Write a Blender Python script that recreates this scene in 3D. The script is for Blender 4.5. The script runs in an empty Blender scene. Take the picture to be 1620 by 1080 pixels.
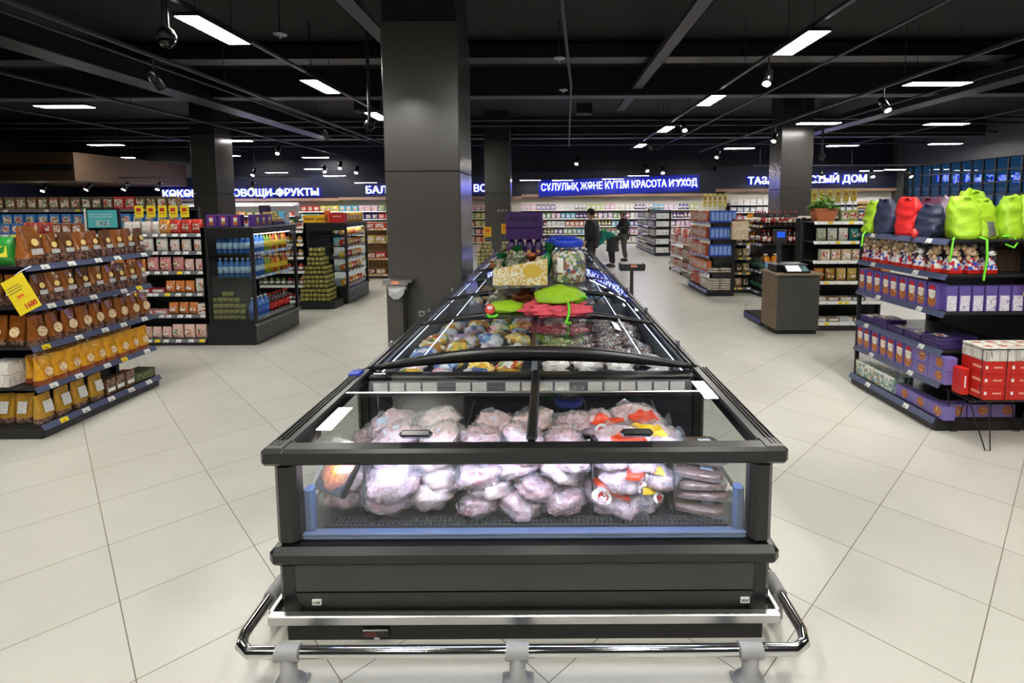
import bpy, bmesh, math, random
from mathutils import Vector, Matrix, Euler, noise

SC = bpy.context.scene
COL = SC.collection
PI = math.pi
rnd = random.Random(7)

# ------------------------------------------------------------------ camera, world, exposure
cam_d = bpy.data.cameras.new('camera')
cam = bpy.data.objects.new('camera', cam_d)
COL.objects.link(cam)
cam_d.sensor_width = 36.0
cam_d.lens = 825.0 / 1620.0 * 36.0
cam_d.shift_x = -(866 - 810) / 1620.0
cam_d.shift_y = -(540 - 397) / 1620.0
cam_d.clip_end = 200
_p, _r = math.radians(5.0), math.radians(0.3)
_fw = Vector((0, math.cos(_p), -math.sin(_p)))
_u0 = Vector((0, math.sin(_p), math.cos(_p)))
_r0 = Vector((1, 0, 0))
_rt = _r0 * math.cos(_r) - _u0 * math.sin(_r)
_up = _r0 * math.sin(_r) + _u0 * math.cos(_r)
cm = Matrix((_rt, _up, -_fw)).transposed().to_4x4()
cm.translation = Vector((0, 0, 1.95))
cam.matrix_world = cm
SC.camera = cam

world = bpy.data.worlds.new('world')
SC.world = world
world.use_nodes = True
bg = world.node_tree.nodes['Background']
bg.inputs[0].default_value = (0.9, 0.95, 1.0, 1)
bg.inputs[1].default_value = 0.03

SC.view_settings.view_transform = 'Standard'
SC.view_settings.look = 'None'
SC.view_settings.exposure = 0.0
SC.view_settings.gamma = 1.0
SC.view_settings.use_curve_mapping = False
LAMP_W = 67.0          # ceiling panel radiance


# ------------------------------------------------------------------ materials
def lin(c):
    return tuple(((v / 255.0) / 12.92 if v / 255.0 <= 0.04045 else ((v / 255.0 + 0.055) / 1.055) ** 2.4) for v in c[:3]) + (1.0,)


MATS = {}


def mat(name, c, rough=0.5, metal=0.0, coat=0.0, spec=0.5, emit=None, es=0.0, var=0.0, vs=8.0, bump=0.0, bs=40.0, alpha=1.0, trans=0.0):
    if name in MATS:
        return MATS[name]
    m = bpy.data.materials.new(name)
    m.use_nodes = True
    nt = m.node_tree
    b = nt.nodes['Principled BSDF']
    b.inputs['Base Color'].default_value = lin(c)
    b.inputs['Roughness'].default_value = rough
    b.inputs['Metallic'].default_value = metal
    b.inputs['Coat Weight'].default_value = coat
    b.inputs['Coat Roughness'].default_value = 0.08
    b.inputs['Specular IOR Level'].default_value = spec
    b.inputs['Alpha'].default_value = alpha
    b.inputs['Transmission Weight'].default_value = trans
    if emit:
        b.inputs['Emission Color'].default_value = lin(emit)
        b.inputs['Emission Strength'].default_value = es
    if var or bump:
        tc = nt.nodes.new('ShaderNodeTexCoord')
        if var:
            n = nt.nodes.new('ShaderNodeTexNoise')
            n.inputs['Scale'].default_value = vs
            n.inputs['Detail'].default_value = 3
            nt.links.new(tc.outputs['Object'], n.inputs['Vector'])
            hsv = nt.nodes.new('ShaderNodeHueSaturation')
            hsv.inputs['Color'].default_value = lin(c)
            mr = nt.nodes.new('ShaderNodeMapRange')
            mr.inputs[1].default_value = 0.25
            mr.inputs[2].default_value = 0.75
            mr.inputs[3].default_value = 1 - var
            mr.inputs[4].default_value = 1 + var
            nt.links.new(n.outputs['Fac'], mr.inputs[0])
            nt.links.new(mr.outputs[0], hsv.inputs['Value'])
            nt.links.new(hsv.outputs[0], b.inputs['Base Color'])
        if bump:
            n2 = nt.nodes.new('ShaderNodeTexNoise')
            n2.inputs['Scale'].default_value = bs
            n2.inputs['Detail'].default_value = 4
            nt.links.new(tc.outputs['Object'], n2.inputs['Vector'])
            bp = nt.nodes.new('ShaderNodeBump')
            bp.inputs['Strength'].default_value = bump
            bp.inputs['Distance'].default_value = 0.01
            nt.links.new(n2.outputs['Fac'], bp.inputs['Height'])
            nt.links.new(bp.outputs[0], b.inputs['Normal'])
    MATS[name] = m
    return m


def ramp_mat(name, cols, kind='voronoi', scale=30.0, rough=0.4, coat=0.0, stretch=(1, 1, 1), bump=0.0, hard=True, distort=0.0, per_object=True):
    """Printed or mottled surface: a texture in object space through a stepped colour ramp."""
    if name in MATS:
        return MATS[name]
    m = bpy.data.materials.new(name)
    m.use_nodes = True
    nt = m.node_tree
    b = nt.nodes['Principled BSDF']
    b.inputs['Roughness'].default_value = rough
    b.inputs['Coat Weight'].default_value = coat
    tc = nt.nodes.new('ShaderNodeTexCoord')
    mp = nt.nodes.new('ShaderNodeMapping')
    mp.inputs['Scale'].default_value = stretch
    nt.links.new(tc.outputs['Object'], mp.inputs['Vector'])
    vec = mp.outputs[0]
    if per_object:
        oi = nt.nodes.new('ShaderNodeObjectInfo')
        ad = nt.nodes.new('ShaderNodeVectorMath')
        mu = nt.nodes.new('ShaderNodeMath')
        mu.operation = 'MULTIPLY'
        mu.inputs[1].default_value = 17.3
        nt.links.new(oi.outputs['Random'], mu.inputs[0])
        nt.links.new(vec, ad.inputs[0])
        nt.links.new(mu.outputs[0], ad.inputs[1])
        vec = ad.outputs[0]
    if kind == 'voronoi':
        t = nt.nodes.new('ShaderNodeTexVoronoi')
        out = t.outputs['Color']
    elif kind == 'wave':
        t = nt.nodes.new('ShaderNodeTexWave')
        t.inputs['Distortion'].default_value = distort
        out = t.outputs['Fac']
    else:
        t = nt.nodes.new('ShaderNodeTexNoise')
        t.inputs['Detail'].default_value = 4
        t.inputs['Distortion'].default_value = distort
        out = t.outputs['Fac']
    t.inputs['Scale'].default_value = scale
    nt.links.new(vec, t.inputs['Vector'])
    cr = nt.nodes.new('ShaderNodeValToRGB')
    cr.color_ramp.interpolation = 'CONSTANT' if hard else 'LINEAR'
    lo, hi = (0.0, 1.0) if kind != 'noise' else (0.3, 0.7)
    els = cr.color_ramp.elements
    k = len(cols)
    els[0].position = lo
    els[0].color = lin(cols[0])
    els[1].position = lo + (hi - lo) * (1.0 / k if hard else 1.0 / max(1, k - 1))
    els[1].color = lin(cols[1])
    for i in range(2, k):
        e = els.new(lo + (hi - lo) * (i / k if hard else i / (k - 1)))
        e.color = lin(cols[i])
    nt.links.new(out, cr.inputs[0])
    nt.links.new(cr.outputs[0], b.inputs['Base Color'])
    if bump:
        n2 = nt.nodes.new('ShaderNodeTexNoise')
        n2.inputs['Scale'].default_value = 22
        n2.inputs['Detail'].default_value = 5
        n2.inputs['Distortion'].default_value = 1.5
        nt.links.new(vec, n2.inputs['Vector'])
        bp = nt.nodes.new('ShaderNodeBump')
        bp.inputs['Strength'].default_value = bump
        bp.inputs['Distance'].default_value = 0.02
        nt.links.new(n2.outputs['Fac'], bp.inputs['Height'])
        nt.links.new(bp.outputs[0], b.inputs['Normal'])
    MATS[name] = m
    return m


def tint_mat(name, rough=0.45, coat=0.1, bands=None):
    """Packaging whose base colour is the colour set on the object itself."""
    if name in MATS:
        return MATS[name]
    m = bpy.data.materials.new(name)
    m.use_nodes = True
    nt = m.node_tree
    b = nt.nodes['Principled BSDF']
    b.inputs['Roughness'].default_value = rough
    b.inputs['Coat Weight'].default_value = coat
    oi = nt.nodes.new('ShaderNodeObjectInfo')
    nt.links.new(oi.outputs['Color'], b.inputs['Base Color'])
    MATS[name] = m
    return m


def glass_mat(name, tint=(1, 1, 1), ior=1.45, rough=0.0, body=0.0, body_c=(200, 200, 200)):
    """Thin pane: see-through with a Fresnel reflection; body adds a little milky plastic."""
    if name in MATS:
        return MATS[name]
    m = bpy.data.materials.new(name)
    m.use_nodes = True
    nt = m.node_tree
    for n in list(nt.nodes):
        if n.type == 'BSDF_PRINCIPLED':
            nt.nodes.remove(n)
    out = [n for n in nt.nodes if n.type == 'OUTPUT_MATERIAL'][0]
    tr = nt.nodes.new('ShaderNodeBsdfTransparent')
    tr.inputs[0].default_value = (*tint, 1)
    gl = nt.nodes.new('ShaderNodeBsdfGlossy')
    gl.inputs['Roughness'].default_value = rough
    fr = nt.nodes.new('ShaderNodeFresnel')
    ge = nt.nodes.new('ShaderNodeNewGeometry')
    io = nt.nodes.new('ShaderNodeMix')
    io.inputs[2].default_value = ior
    io.inputs[3].default_value = 1.0 / ior
    nt.links.new(ge.outputs['Backfacing'], io.inputs[0])
    nt.links.new(io.outputs[0], fr.inputs[0])
    mx = nt.nodes.new('ShaderNodeMixShader')
    nt.links.new(fr.outputs[0], mx.inputs[0])
    src = tr.outputs[0]
    if body > 0:
        df = nt.nodes.new('ShaderNodeBsdfDiffuse')
        df.inputs[0].default_value = lin(body_c)
        m2 = nt.nodes.new('ShaderNodeMixShader')
        m2.inputs[0].default_value = body
        nt.links.new(tr.outputs[0], m2.inputs[1])
        nt.links.new(df.outputs[0], m2.inputs[2])
        src = m2.outputs[0]
    nt.links.new(src, mx.inputs[1])
    nt.links.new(gl.outputs[0], mx.inputs[2])
    nt.links.new(mx.outputs[0], out.inputs[0])
    MATS[name] = m
    return m


def emat(name, c, s):
    if name in MATS:
        return MATS[name]
    m = bpy.data.materials.new(name)
    m.use_nodes = True
    nt = m.node_tree
    b = nt.nodes['Principled BSDF']
    b.inputs['Base Color'].default_value = lin(c)
    b.inputs['Emission Color'].default_value = lin(c)
    b.inputs['Emission Strength'].default_value = s
    MATS[name] = m
    return m


def floor_mat():
    m = bpy.data.materials.new('porcelain_tiles')
    m.use_nodes = True
    nt = m.node_tree
    N, L = nt.nodes, nt.links
    b = N['Principled BSDF']
    tc = N.new('ShaderNodeTexCoord')
    mp = N.new('ShaderNodeMapping')
    mp.vector_type = 'TEXTURE'
    mp.inputs['Location'].default_value = (-2.559, 2.868, 0)
    mp.inputs['Rotation'].default_value = (0, 0, math.radians(44.2))
    mp.inputs['Scale'].default_value = (0.605, 0.605, 1)
    L.new(tc.outputs['Object'], mp.inputs['Vector'])
    sp = N.new('ShaderNodeSeparateXYZ')
    L.new(mp.outputs[0], sp.inputs[0])

    def edge(sock):
        f = N.new('ShaderNodeMath'); f.operation = 'FRACT'; L.new(sock, f.inputs[0])
        s = N.new('ShaderNodeMath'); s.operation = 'SUBTRACT'; L.new(f.outputs[0], s.inputs[0]); s.inputs[1].default_value = 0.5
        a = N.new('ShaderNodeMath'); a.operation = 'ABSOLUTE'; L.new(s.outputs[0], a.inputs[0])
        g = N.new('ShaderNodeMath'); g.operation = 'GREATER_THAN'; L.new(a.outputs[0], g.inputs[0]); g.inputs[1].default_value = 0.4962
        return g.outputs[0]
    mxm = N.new('ShaderNodeMath'); mxm.operation = 'MAXIMUM'
    L.new(edge(sp.outputs[0]), mxm.inputs[0]); L.new(edge(sp.outputs[1]), mxm.inputs[1])
    fl = N.new('ShaderNodeVectorMath'); fl.operation = 'FLOOR'; L.new(mp.outputs[0], fl.inputs[0])
    wn = N.new('ShaderNodeTexWhiteNoise'); L.new(fl.outputs[0], wn.inputs['Vector'])
    ns = N.new('ShaderNodeTexNoise'); ns.inputs['Scale'].default_value = 2.2; ns.inputs['Detail'].default_value = 5
    L.new(tc.outputs['Object'], ns.inputs['Vector'])
    ad = N.new('ShaderNodeMath'); ad.operation = 'MULTIPLY_ADD'; L.new(wn.outputs['Value'], ad.inputs[0]); ad.inputs[1].default_value = 0.35
    L.new(ns.outputs['Fac'], ad.inputs[2])
    cr = N.new('ShaderNodeValToRGB')
    cr.color_ramp.elements[0].position = 0.25; cr.color_ramp.elements[0].color = lin((192, 190, 181))
    cr.color_ramp.elements[1].position = 1.0; cr.color_ramp.elements[1].color = lin((205, 203, 195))
    L.new(ad.outputs[0], cr.inputs[0])
    mix = N.new('ShaderNodeMix'); mix.data_type = 'RGBA'
    L.new(mxm.outputs[0], mix.inputs[0]); L.new(cr.outputs[0], mix.inputs[6]); mix.inputs[7].default_value = lin((112, 105, 92))
    L.new(mix.outputs[2], b.inputs['Base Color'])
    b.inputs['Roughness'].default_value = 0.3
    b.inputs['Specular IOR Level'].default_value = 0.4
    return m


# palette
BLK = mat('black_powder_coat', (25, 25, 27), 0.45)
DGR = mat('dark_grey_panel', (70, 70, 67), 0.5)
CHA = mat('charcoal_steel', (52, 52, 54), 0.4)
BLKG = mat('gloss_black_plastic', (24, 24, 26), 0.22)
RAILB = mat('blue_grey_price_rail', (82, 88, 118), 0.35)
RAILG = mat('grey_price_rail', (110, 112, 118), 0.4)
WHT = mat('white_card', (238, 238, 234), 0.6)
YEL = mat('yellow_card', (246, 222, 40), 0.55)
ORG = mat('orange_print', (232, 110, 40), 0.5)
RED = mat('red_carton', (205, 38, 30), 0.45, var=0.06)
REDT = mat('red_print', (196, 52, 36), 0.5)
CHROME = mat('polished_steel', (205, 205, 205), 0.12, metal=1.0)
STEEL = mat('brushed_steel', (190, 190, 190), 0.28, metal=1.0)
GREYP = mat('grey_plastic', (150, 150, 150), 0.5)
WOOD = ramp_mat('oak_laminate', [(120, 98, 76), (142, 118, 92), (108, 88, 68)], 'wave', 3.0, 0.5, stretch=(8, 8, 1), hard=False, distort=6, per_object=False)
WOODL = mat('pale_wood', (186, 152, 106), 0.55, var=0.12, vs=12)
COLM = mat('anthracite_column_paint', (70, 68, 65), 0.24, spec=0.7, var=0.03)
COLT = mat('black_column_paint', (14, 15, 24), 0.6)
CEIL = mat('black_ceiling_paint', (12, 12, 13), 0.8, var=0.15, vs=1.5)
DUCT = mat('dark_duct_steel', (18, 18, 20), 0.45)
DUCTL = mat('dusty_beam_paint', (66, 66, 70), 0.6)
PIPE = mat('grey_pipe_paint', (44, 44, 50), 0.4)
CREAM = mat('cream_wall_paint', (216, 212, 198), 0.8)
NAVY = mat('navy_fascia', (16, 20, 42), 0.45)
TRIMW = mat('brown_wood_trim', (150, 122, 100), 0.6, var=0.08)
BROWN = mat('brown_soffit', (80, 60, 40), 0.7, var=0.1, vs=3)
GLASS = glass_mat('clear_glass', (0.97, 0.985, 0.98), 1.45)
GLASSG = glass_mat('tinted_glass', (0.86, 0.9, 0.9), 1.6)
ACRYL = glass_mat('clear_acrylic', (0.95, 0.97, 0.97), 1.4, body=0.05, body_c=(220, 225, 225))
CRINK = 0
FILM = glass_mat('clear_film', (0.97, 0.97, 0.97), 1.5, rough=0.12, body=0.05, body_c=(230, 230, 235))
LEDW = emat('led_strip_and_glass_glint', (214, 226, 255), 4.0)
LEDF = emat('freezer_led_strip', (206, 218, 255), 44.0)
LAMPS = emat('dim_lamp_diffuser', (255, 251, 247), 34.0)
LAMPM = emat('warm_lamp_diffuser', (255, 252, 243), LAMP_W)
LAMPC = emat('cool_lamp_diffuser', (255, 251, 247), LAMP_W)
SPOTL = emat('spot_lens', (255, 244, 230), 110.0)
SIGNW = emat('white_sign_letters', (226, 236, 255), 2.2)
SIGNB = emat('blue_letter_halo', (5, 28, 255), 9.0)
TINT = tint_mat('tinted_carton')
TINTG = tint_mat('tinted_gloss_plastic', 0.25, 0.3)


# ------------------------------------------------------------------ mesh builder
class MB:
    def __init__(self):
        self.v, self.f, self.m, self.s, self.mats = [], [], [], [], []

    def mi(self, m):
        if m not in self.mats:
            self.mats.append(m)
        return self.mats.index(m)

    def add(self, vs, fs, m, smooth=False, M=None):
        o = len(self.v)
        k = self.mi(m)
        self.v.extend([tuple(M @ Vector(p)) for p in vs] if M is not None else [tuple(p) for p in vs])
        for f in fs:
            self.f.append(tuple(o + i for i in f))
            self.m.append(k)
            self.s.append(smooth)
        return self

    def box(self, a, b, m, M=None, faces=None):
        (x0, y0, z0), (x1, y1, z1) = a, b
        vs = [(x0, y0, z0), (x1, y0, z0), (x1, y1, z0), (x0, y1, z0), (x0, y0, z1), (x1, y0, z1), (x1, y1, z1), (x0, y1, z1)]
        fs = [(3, 2, 1, 0), (4, 5, 6, 7), (0, 1, 5, 4), (1, 2, 6, 5), (2, 3, 7, 6), (3, 0, 4, 7)]
        return self.add(vs, fs, m, False, M)

    def cbox(self, a, b, m, c=0.006, M=None):
        """box with chamfered edges"""
        vs, idx = [], {}
        lo, hi = a, b
        c = min(c, *(0.45 * (hi[i] - lo[i]) for i in range(3)))
        for sx in (0, 1):
            for sy in (0, 1):
                for sz in (0, 1):
                    s = (sx, sy, sz)
                    for ax in range(3):
                        p = [0, 0, 0]
                        for i in range(3):
                            base, d = (lo[i], 1) if s[i] == 0 else (hi[i], -1)
                            p[i] = base if i == ax else base + d * c
                        idx[(s, ax)] = len(vs)
                        vs.append(tuple(p))
        fs = []
        for ax in range(3):
            o = [i for i in range(3) if i != ax]
            for sd in (0, 1):
                ring = []
                for q in ((0, 0), (1, 0), (1, 1), (0, 1)):
                    s = [0, 0, 0]
                    s[ax] = sd
                    s[o[0]], s[o[1]] = q
                    ring.append(idx[(tuple(s), ax)])
                fs.append(ring)
        for ax in range(3):
            o = [i for i in range(3) if i != ax]
            for q in ((0, 0), (1, 0), (1, 1), (0, 1)):
                s0, s1 = [0, 0, 0], [0, 0, 0]
                s0[ax], s1[ax] = 0, 1
                s0[o[0]], s0[o[1]] = q
                s1[o[0]], s1[o[1]] = q
                s0, s1 = tuple(s0), tuple(s1)
                fs.append([idx[(s0, o[0])], idx[(s1, o[0])], idx[(s1, o[1])], idx[(s0, o[1])]])
        for sx in (0, 1):
            for sy in (0, 1):
                for sz in (0, 1):
                    s = (sx, sy, sz)
                    fs.append([idx[(s, 0)], idx[(s, 1)], idx[(s, 2)]])
        return self.add(vs, fs, m, False, M)

    def cyl(self, p0, p1, r0, m, r1=None, n=12, caps=True, smooth=True, M=None):
        p0, p1 = Vector(p0), Vector(p1)
        r1 = r0 if r1 is None else r1
        d = (p1 - p0).normalized()
        a = d.orthogonal().normalized()
        b = d.cross(a)
        vs, fs = [], []
        for p, r in ((p0, r0), (p1, r1)):
            for i in range(n):
                t = 2 * PI * i / n
                vs.append(p + (a * math.cos(t) + b * math.sin(t)) * r)
        for i in range(n):
            j = (i + 1) % n
            fs.append((i, j, n + j, n + i))
        self.add(vs, fs, m, smooth, M)
        if caps:
            self.add(vs[:n], [tuple(reversed(range(n)))], m, False, M)
            self.add(vs[n:], [tuple(range(n))], m, False, M)
        return self

    def lathe(self, prof, m, n=12, M=None, smooth=True):
        """prof: (radius, z) from bottom to top; m a material or a function of segment index"""
        vs = []
        for r, z in prof:
            for i in range(n):
                t = 2 * PI * i / n
                vs.append((r * math.cos(t), r * math.sin(t), z))
        groups = {}
        for k in range(len(prof) - 1):
            mm = m(k) if callable(m) else m
            for i in range(n):
                j = (i + 1) % n
                groups.setdefault(mm, []).append((k * n + i, k * n + j, (k + 1) * n + j, (k + 1) * n + i))
        m0 = m(0) if callable(m) else m
        m1 = m(len(prof) - 2) if callable(m) else m
        if prof[0][0] > 1e-5:
            groups.setdefault(m0, []).append(tuple(reversed(range(n))))
        if prof[-1][0] > 1e-5:
            o = (len(prof) - 1) * n
            groups.setdefault(m1, []).append(tuple(range(o, o + n)))
        base = len(self.v)
        self.v.extend([tuple(M @ Vector(p)) for p in vs] if M is not None else vs)
        for mm, fs in groups.items():
            k = self.mi(mm)
            for f in fs:
                self.f.append(tuple(base + i for i in f))
                self.m.append(k)
                self.s.append(smooth and len(f) == 4)
        return self

    def tube(self, pts, r, m, n=8, closed=False, M=None):
        pts = [Vector(p) for p in pts]
        rings = []
        k = len(pts)
        prev = None
        for i, p in enumerate(pts):
            a = pts[(i - 1) % k] if (closed or i > 0) else p
            c = pts[(i + 1) % k] if (closed or i < k - 1) else p
            d = (c - a)
            d = d.normalized() if d.length > 1e-9 else Vector((0, 0, 1))
            if prev is None:
                u = d.orthogonal().normalized()
            else:
                u = (prev - d * prev.dot(d))
                u = u.normalized() if u.length > 1e-6 else d.orthogonal().normalized()
            prev = u
            w = d.cross(u)
            rr = r[i] if isinstance(r, (list, tuple)) else r
            rings.append([p + (u * math.cos(2 * PI * j / n) + w * math.sin(2 * PI * j / n)) * rr for j in range(n)])
        vs = [q for ring in rings for q in ring]
        fs = []
        for i in range(k if closed else k - 1):
            a, c = i * n, ((i + 1) % k) * n
            for j in range(n):
                jj = (j + 1) % n
                fs.append((a + j, a + jj, c + jj, c + j))
        self.add(vs, fs, m, True, M)
        if not closed:
            self.add(rings[0], [tuple(reversed(range(n)))], m, False, M)
            self.add(rings[-1], [tuple(range(n))], m, False, M)
        return self

    def grid(self, fn, nu, nv, m, smooth=True, wrap=False, M=None):
        vs = [fn(i / nu, j / nv) for j in range(nv + 1) for i in range(nu + (0 if wrap else 1))]
        w = nu if wrap else nu + 1
        fs = []
        for j in range(nv):
            for i in range(nu):
                ii = (i + 1) % w if wrap else i + 1
                fs.append((j * w + i, j * w + ii, (j + 1) * w + ii, (j + 1) * w + i))
        return self.add(vs, fs, m, smooth, M)

    def prism(self, poly, z0, z1, m, M=None):
        """polygon (x, y) counter-clockwise, extruded in z"""
        n = len(poly)
        vs = [(x, y, z0) for x, y in poly] + [(x, y, z1) for x, y in poly]
        fs = [tuple(reversed(range(n))), tuple(range(n, 2 * n))] + [(i, (i + 1) % n, n + (i + 1) % n, n + i) for i in range(n)]
        return self.add(vs, fs, m, False, M)

    def mesh(self, name):
        me = bpy.data.meshes.new(name)
        me.from_pydata(self.v, [], self.f)
        for m in self.mats:
            me.materials.append(m)
        me.polygons.foreach_set('material_index', self.m)
        me.polygons.foreach_set('use_smooth', self.s)
        me.update()
        return me


def link(name, me, parent=None, M=None):
    o = bpy.data.objects.new(name, me)
    COL.objects.link(o)
    if parent is not None:
        o.parent = parent
    if M is not None:
        if parent is not None:
            o.matrix_local = M
        else:
            o.matrix_world = M
    return o


def part(name, mb, parent, label=None):
    o = link(name, mb.mesh(name), parent)
    if label:
        o['label'] = label
    return o


def tag(o, label, cat, group=None):
    o['label'] = label
    o['category'] = cat
    if group:
        o['group'] = group
    return o


def thing(name, label, cat, loc=(0, 0, 0), rotz=0.0, group=None):
    o = bpy.data.objects.new(name, None)
    o.empty_display_size = 0.1
    COL.objects.link(o)
    o.location = loc
    o.rotation_euler = (0, 0, rotz)
    return tag(o, label, cat, group)


def solo(name, mb, label, cat, group=None, M=None):
    return tag(link(name, mb.mesh(name), None, M), label, cat, group)


def struct(name, mb):
    o = link(name, mb.mesh(name))
    o['kind'] = 'structure'
    return o


def dup(root, M, label=None, group=None):
    """copy of a thing with its parts and sub-parts"""
    def cp(o, par):
        c = o.copy()
        COL.objects.link(c)
        if par is not None:
            c.parent = par
        for ch in o.children:
            cp(ch, c)
        return c
    c = cp(root, None)
    c.matrix_world = M
    if label:
        c['label'] = label
    if group:
        c['group'] = group
    return c


def T(x, y, z, rz=0.0, rx=0.0, ry=0.0, s=1.0):
    return Matrix.Translation((x, y, z)) @ Euler((rx, ry, rz)).to_matrix().to_4x4() @ Matrix.Diagonal((s, s, s, 1))


def text_mesh(name, s, size, m, depth=0.004, bold=0.0, align='CENTER'):
    """lettering as a mesh in the x-z plane facing -y"""
    cu = bpy.data.curves.new(name, 'FONT')
    cu.body = s
    cu.size = size
    cu.extrude = depth / 2
    cu.offset = bold
    cu.align_x = align
    cu.align_y = 'CENTER'
    cu.resolution_u = 3
    o = bpy.data.objects.new(name, cu)
    me = bpy.data.meshes.new_from_object(o)
    bpy.data.objects.remove(o)
    bpy.data.curves.remove(cu)
    me.transform(Matrix.Rotation(PI / 2, 4, 'X'))
    me.materials.clear()
    me.materials.append(m)
    me.name = name
    return me


ORD = ('first second third fourth fifth sixth seventh eighth ninth tenth eleventh twelfth thirteenth fourteenth fifteenth '
       'sixteenth seventeenth eighteenth nineteenth twentieth').split()


def nth(i):
    return ORD[i] if i < len(ORD) else '%dth' % (i + 1)

# ------------------------------------------------------------------ the shell of the shop
mb = MB(); mb.box((-26, -4, -0.1), (22, 29, 0), floor_mat()); struct('floor', mb)
mb = MB(); mb.box((-26, -4, 5.5), (22, 29, 5.7), CEIL); struct('ceiling', mb)
mb = MB()
mb.box((-26, 27.2, 0), (22, 27.5, 5.5), NAVY)
mb.box((-26, 27.12, 0), (22, 27.2, 2.4), CREAM)
mb.box((9.2, 27.1, 2.0), (17.8, 27.2, 2.7), CREAM)
struct('wall_back', mb)
mb = MB(); mb.box((-24.4, -4, 0), (-24, 27.2, 5.5), NAVY); struct('wall_left', mb)
mb = MB()
mb.box((17.8, -4, 0), (18.2, 19.3, 5.5), DGR); mb.box((17.8, 19.3, 3.75), (18.2, 27.2, 5.5), DGR); mb.box((17.8, 19.3, 0), (18.2, 27.2, 0.4), DGR); mb.box((17.8, 26.4, 0.4), (18.2, 27.2, 3.75), DGR)
struct('wall_right', mb)
# glazed wall with a grid of dark glazing bars
WBACK = mat('blue_glow_behind_glass', (30, 52, 84), 0.6, emit=(60, 104, 140), es=0.55)  # wall emission stands in for the light behind the panes
wg = bpy.data.objects.new('window_1', None); COL.objects.link(wg); wg['kind'] = 'structure'
mb = MB(); mb.box((18.0, 19.3, 0.4), (18.02, 26.4, 3.75), glass_mat('dark_mirror_glass', (0.55, 0.72, 0.82), 2.0)); part('window_pane', mb, wg)
mb = MB()
for i in range(13):
    y = 19.3 + i * 7.1 / 12
    mb.box((17.93, y - 0.03, 0.4), (18.0, y + 0.03, 3.75), BLK)
for j in range(8):
    z = 0.4 + j * 3.35 / 7
    mb.box((17.94, 19.3, z - 0.03), (17.995, 26.4, z + 0.03), BLK)
part('window_frame', mb, wg)
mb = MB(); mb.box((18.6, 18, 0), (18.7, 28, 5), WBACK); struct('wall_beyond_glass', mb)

# square columns clad in dark panels
def column(i, x0, x1, y0, y1):
    mb = MB()
    mb.cbox((x0, y0, 0), (x1, y1, 2.42), COLM, 0.012)
    mb.cbox((x0, y0, 2.425), (x1, y1, 4.42), COLM, 0.012)
    mb.box((x0 + 0.02, y0 + 0.02, 4.42), (x1 - 0.02, y1 - 0.02, 5.5), COLT)
    struct('column_%d' % i, mb)
column(1, -2.22, -1.19, 7.2, 8.3)
column(2, -2.38, -1.4, 20.0, 21.0)
column(3, 7.55, 8.58, 17.0, 17.9)
column(4, -12.15, -11.3, 18.0, 19.0)

# sockets on the columns
def socket(x, y, z, label, grp=None):
    t = thing('wall_socket', label, 'socket', (x, y, z), 0, grp)
    mb = MB(); mb.cbox((-0.042, -0.012, -0.042), (0.042, 0, 0.042), GREYP, 0.005); part('socket_plate', mb, t)
    mb = MB(); mb.cyl((0, -0.013, 0), (0, -0.011, 0), 0.022, CHA, n=14); part('socket_face', mb, t)
socket(-1.76, 7.2, 0.45, 'small grey wall socket low on the big column beside the freezer')
for k in range(3):
    socket(-1.85 + k * 0.14, 20.0, 1.76, '%s of three dark sockets in a row on the column at the back' % nth(k), 'sockets on the rear column')

# fascia boxes with the wooden trim below, one run per department
def fascia(i, x0, x1, zb):
    mb = MB(); mb.box((x0, 26.75, zb), (x1, 27.2, zb + 1.15), NAVY); struct('fascia_%d' % i, mb)
    mb = MB(); mb.box((x0, 26.72, zb - 0.14), (x1, 27.2, zb), TRIMW); struct('trim_%d' % i, mb)
fascia(1, -24, -10.6, 2.38)
fascia(2, -10.6, -1.3, 2.42)
fascia(3, -1.3, 8.6, 2.52)
fascia(4, 8.6, 17.8, 2.74)

# brown timber soffit over the far corner
mb = MB()
mb.box((-24, 20.5, 3.0), (-18.4, 26.7, 3.1), BROWN)
mb.box((-24, 20.4, 3.0), (-18.4, 20.5, 3.4), BROWN)
mb.box((-24, 20.42, 3.4), (-18.4, 20.5, 3.65), CEIL)
mb.box((-24, 20.4, 3.65), (-18.4, 20.5, 4.1), BROWN)
mb.box((-18.4, 20.4, 3.0), (-18.3, 26.7, 4.1), BROWN)
struct('soffit', mb)

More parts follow.
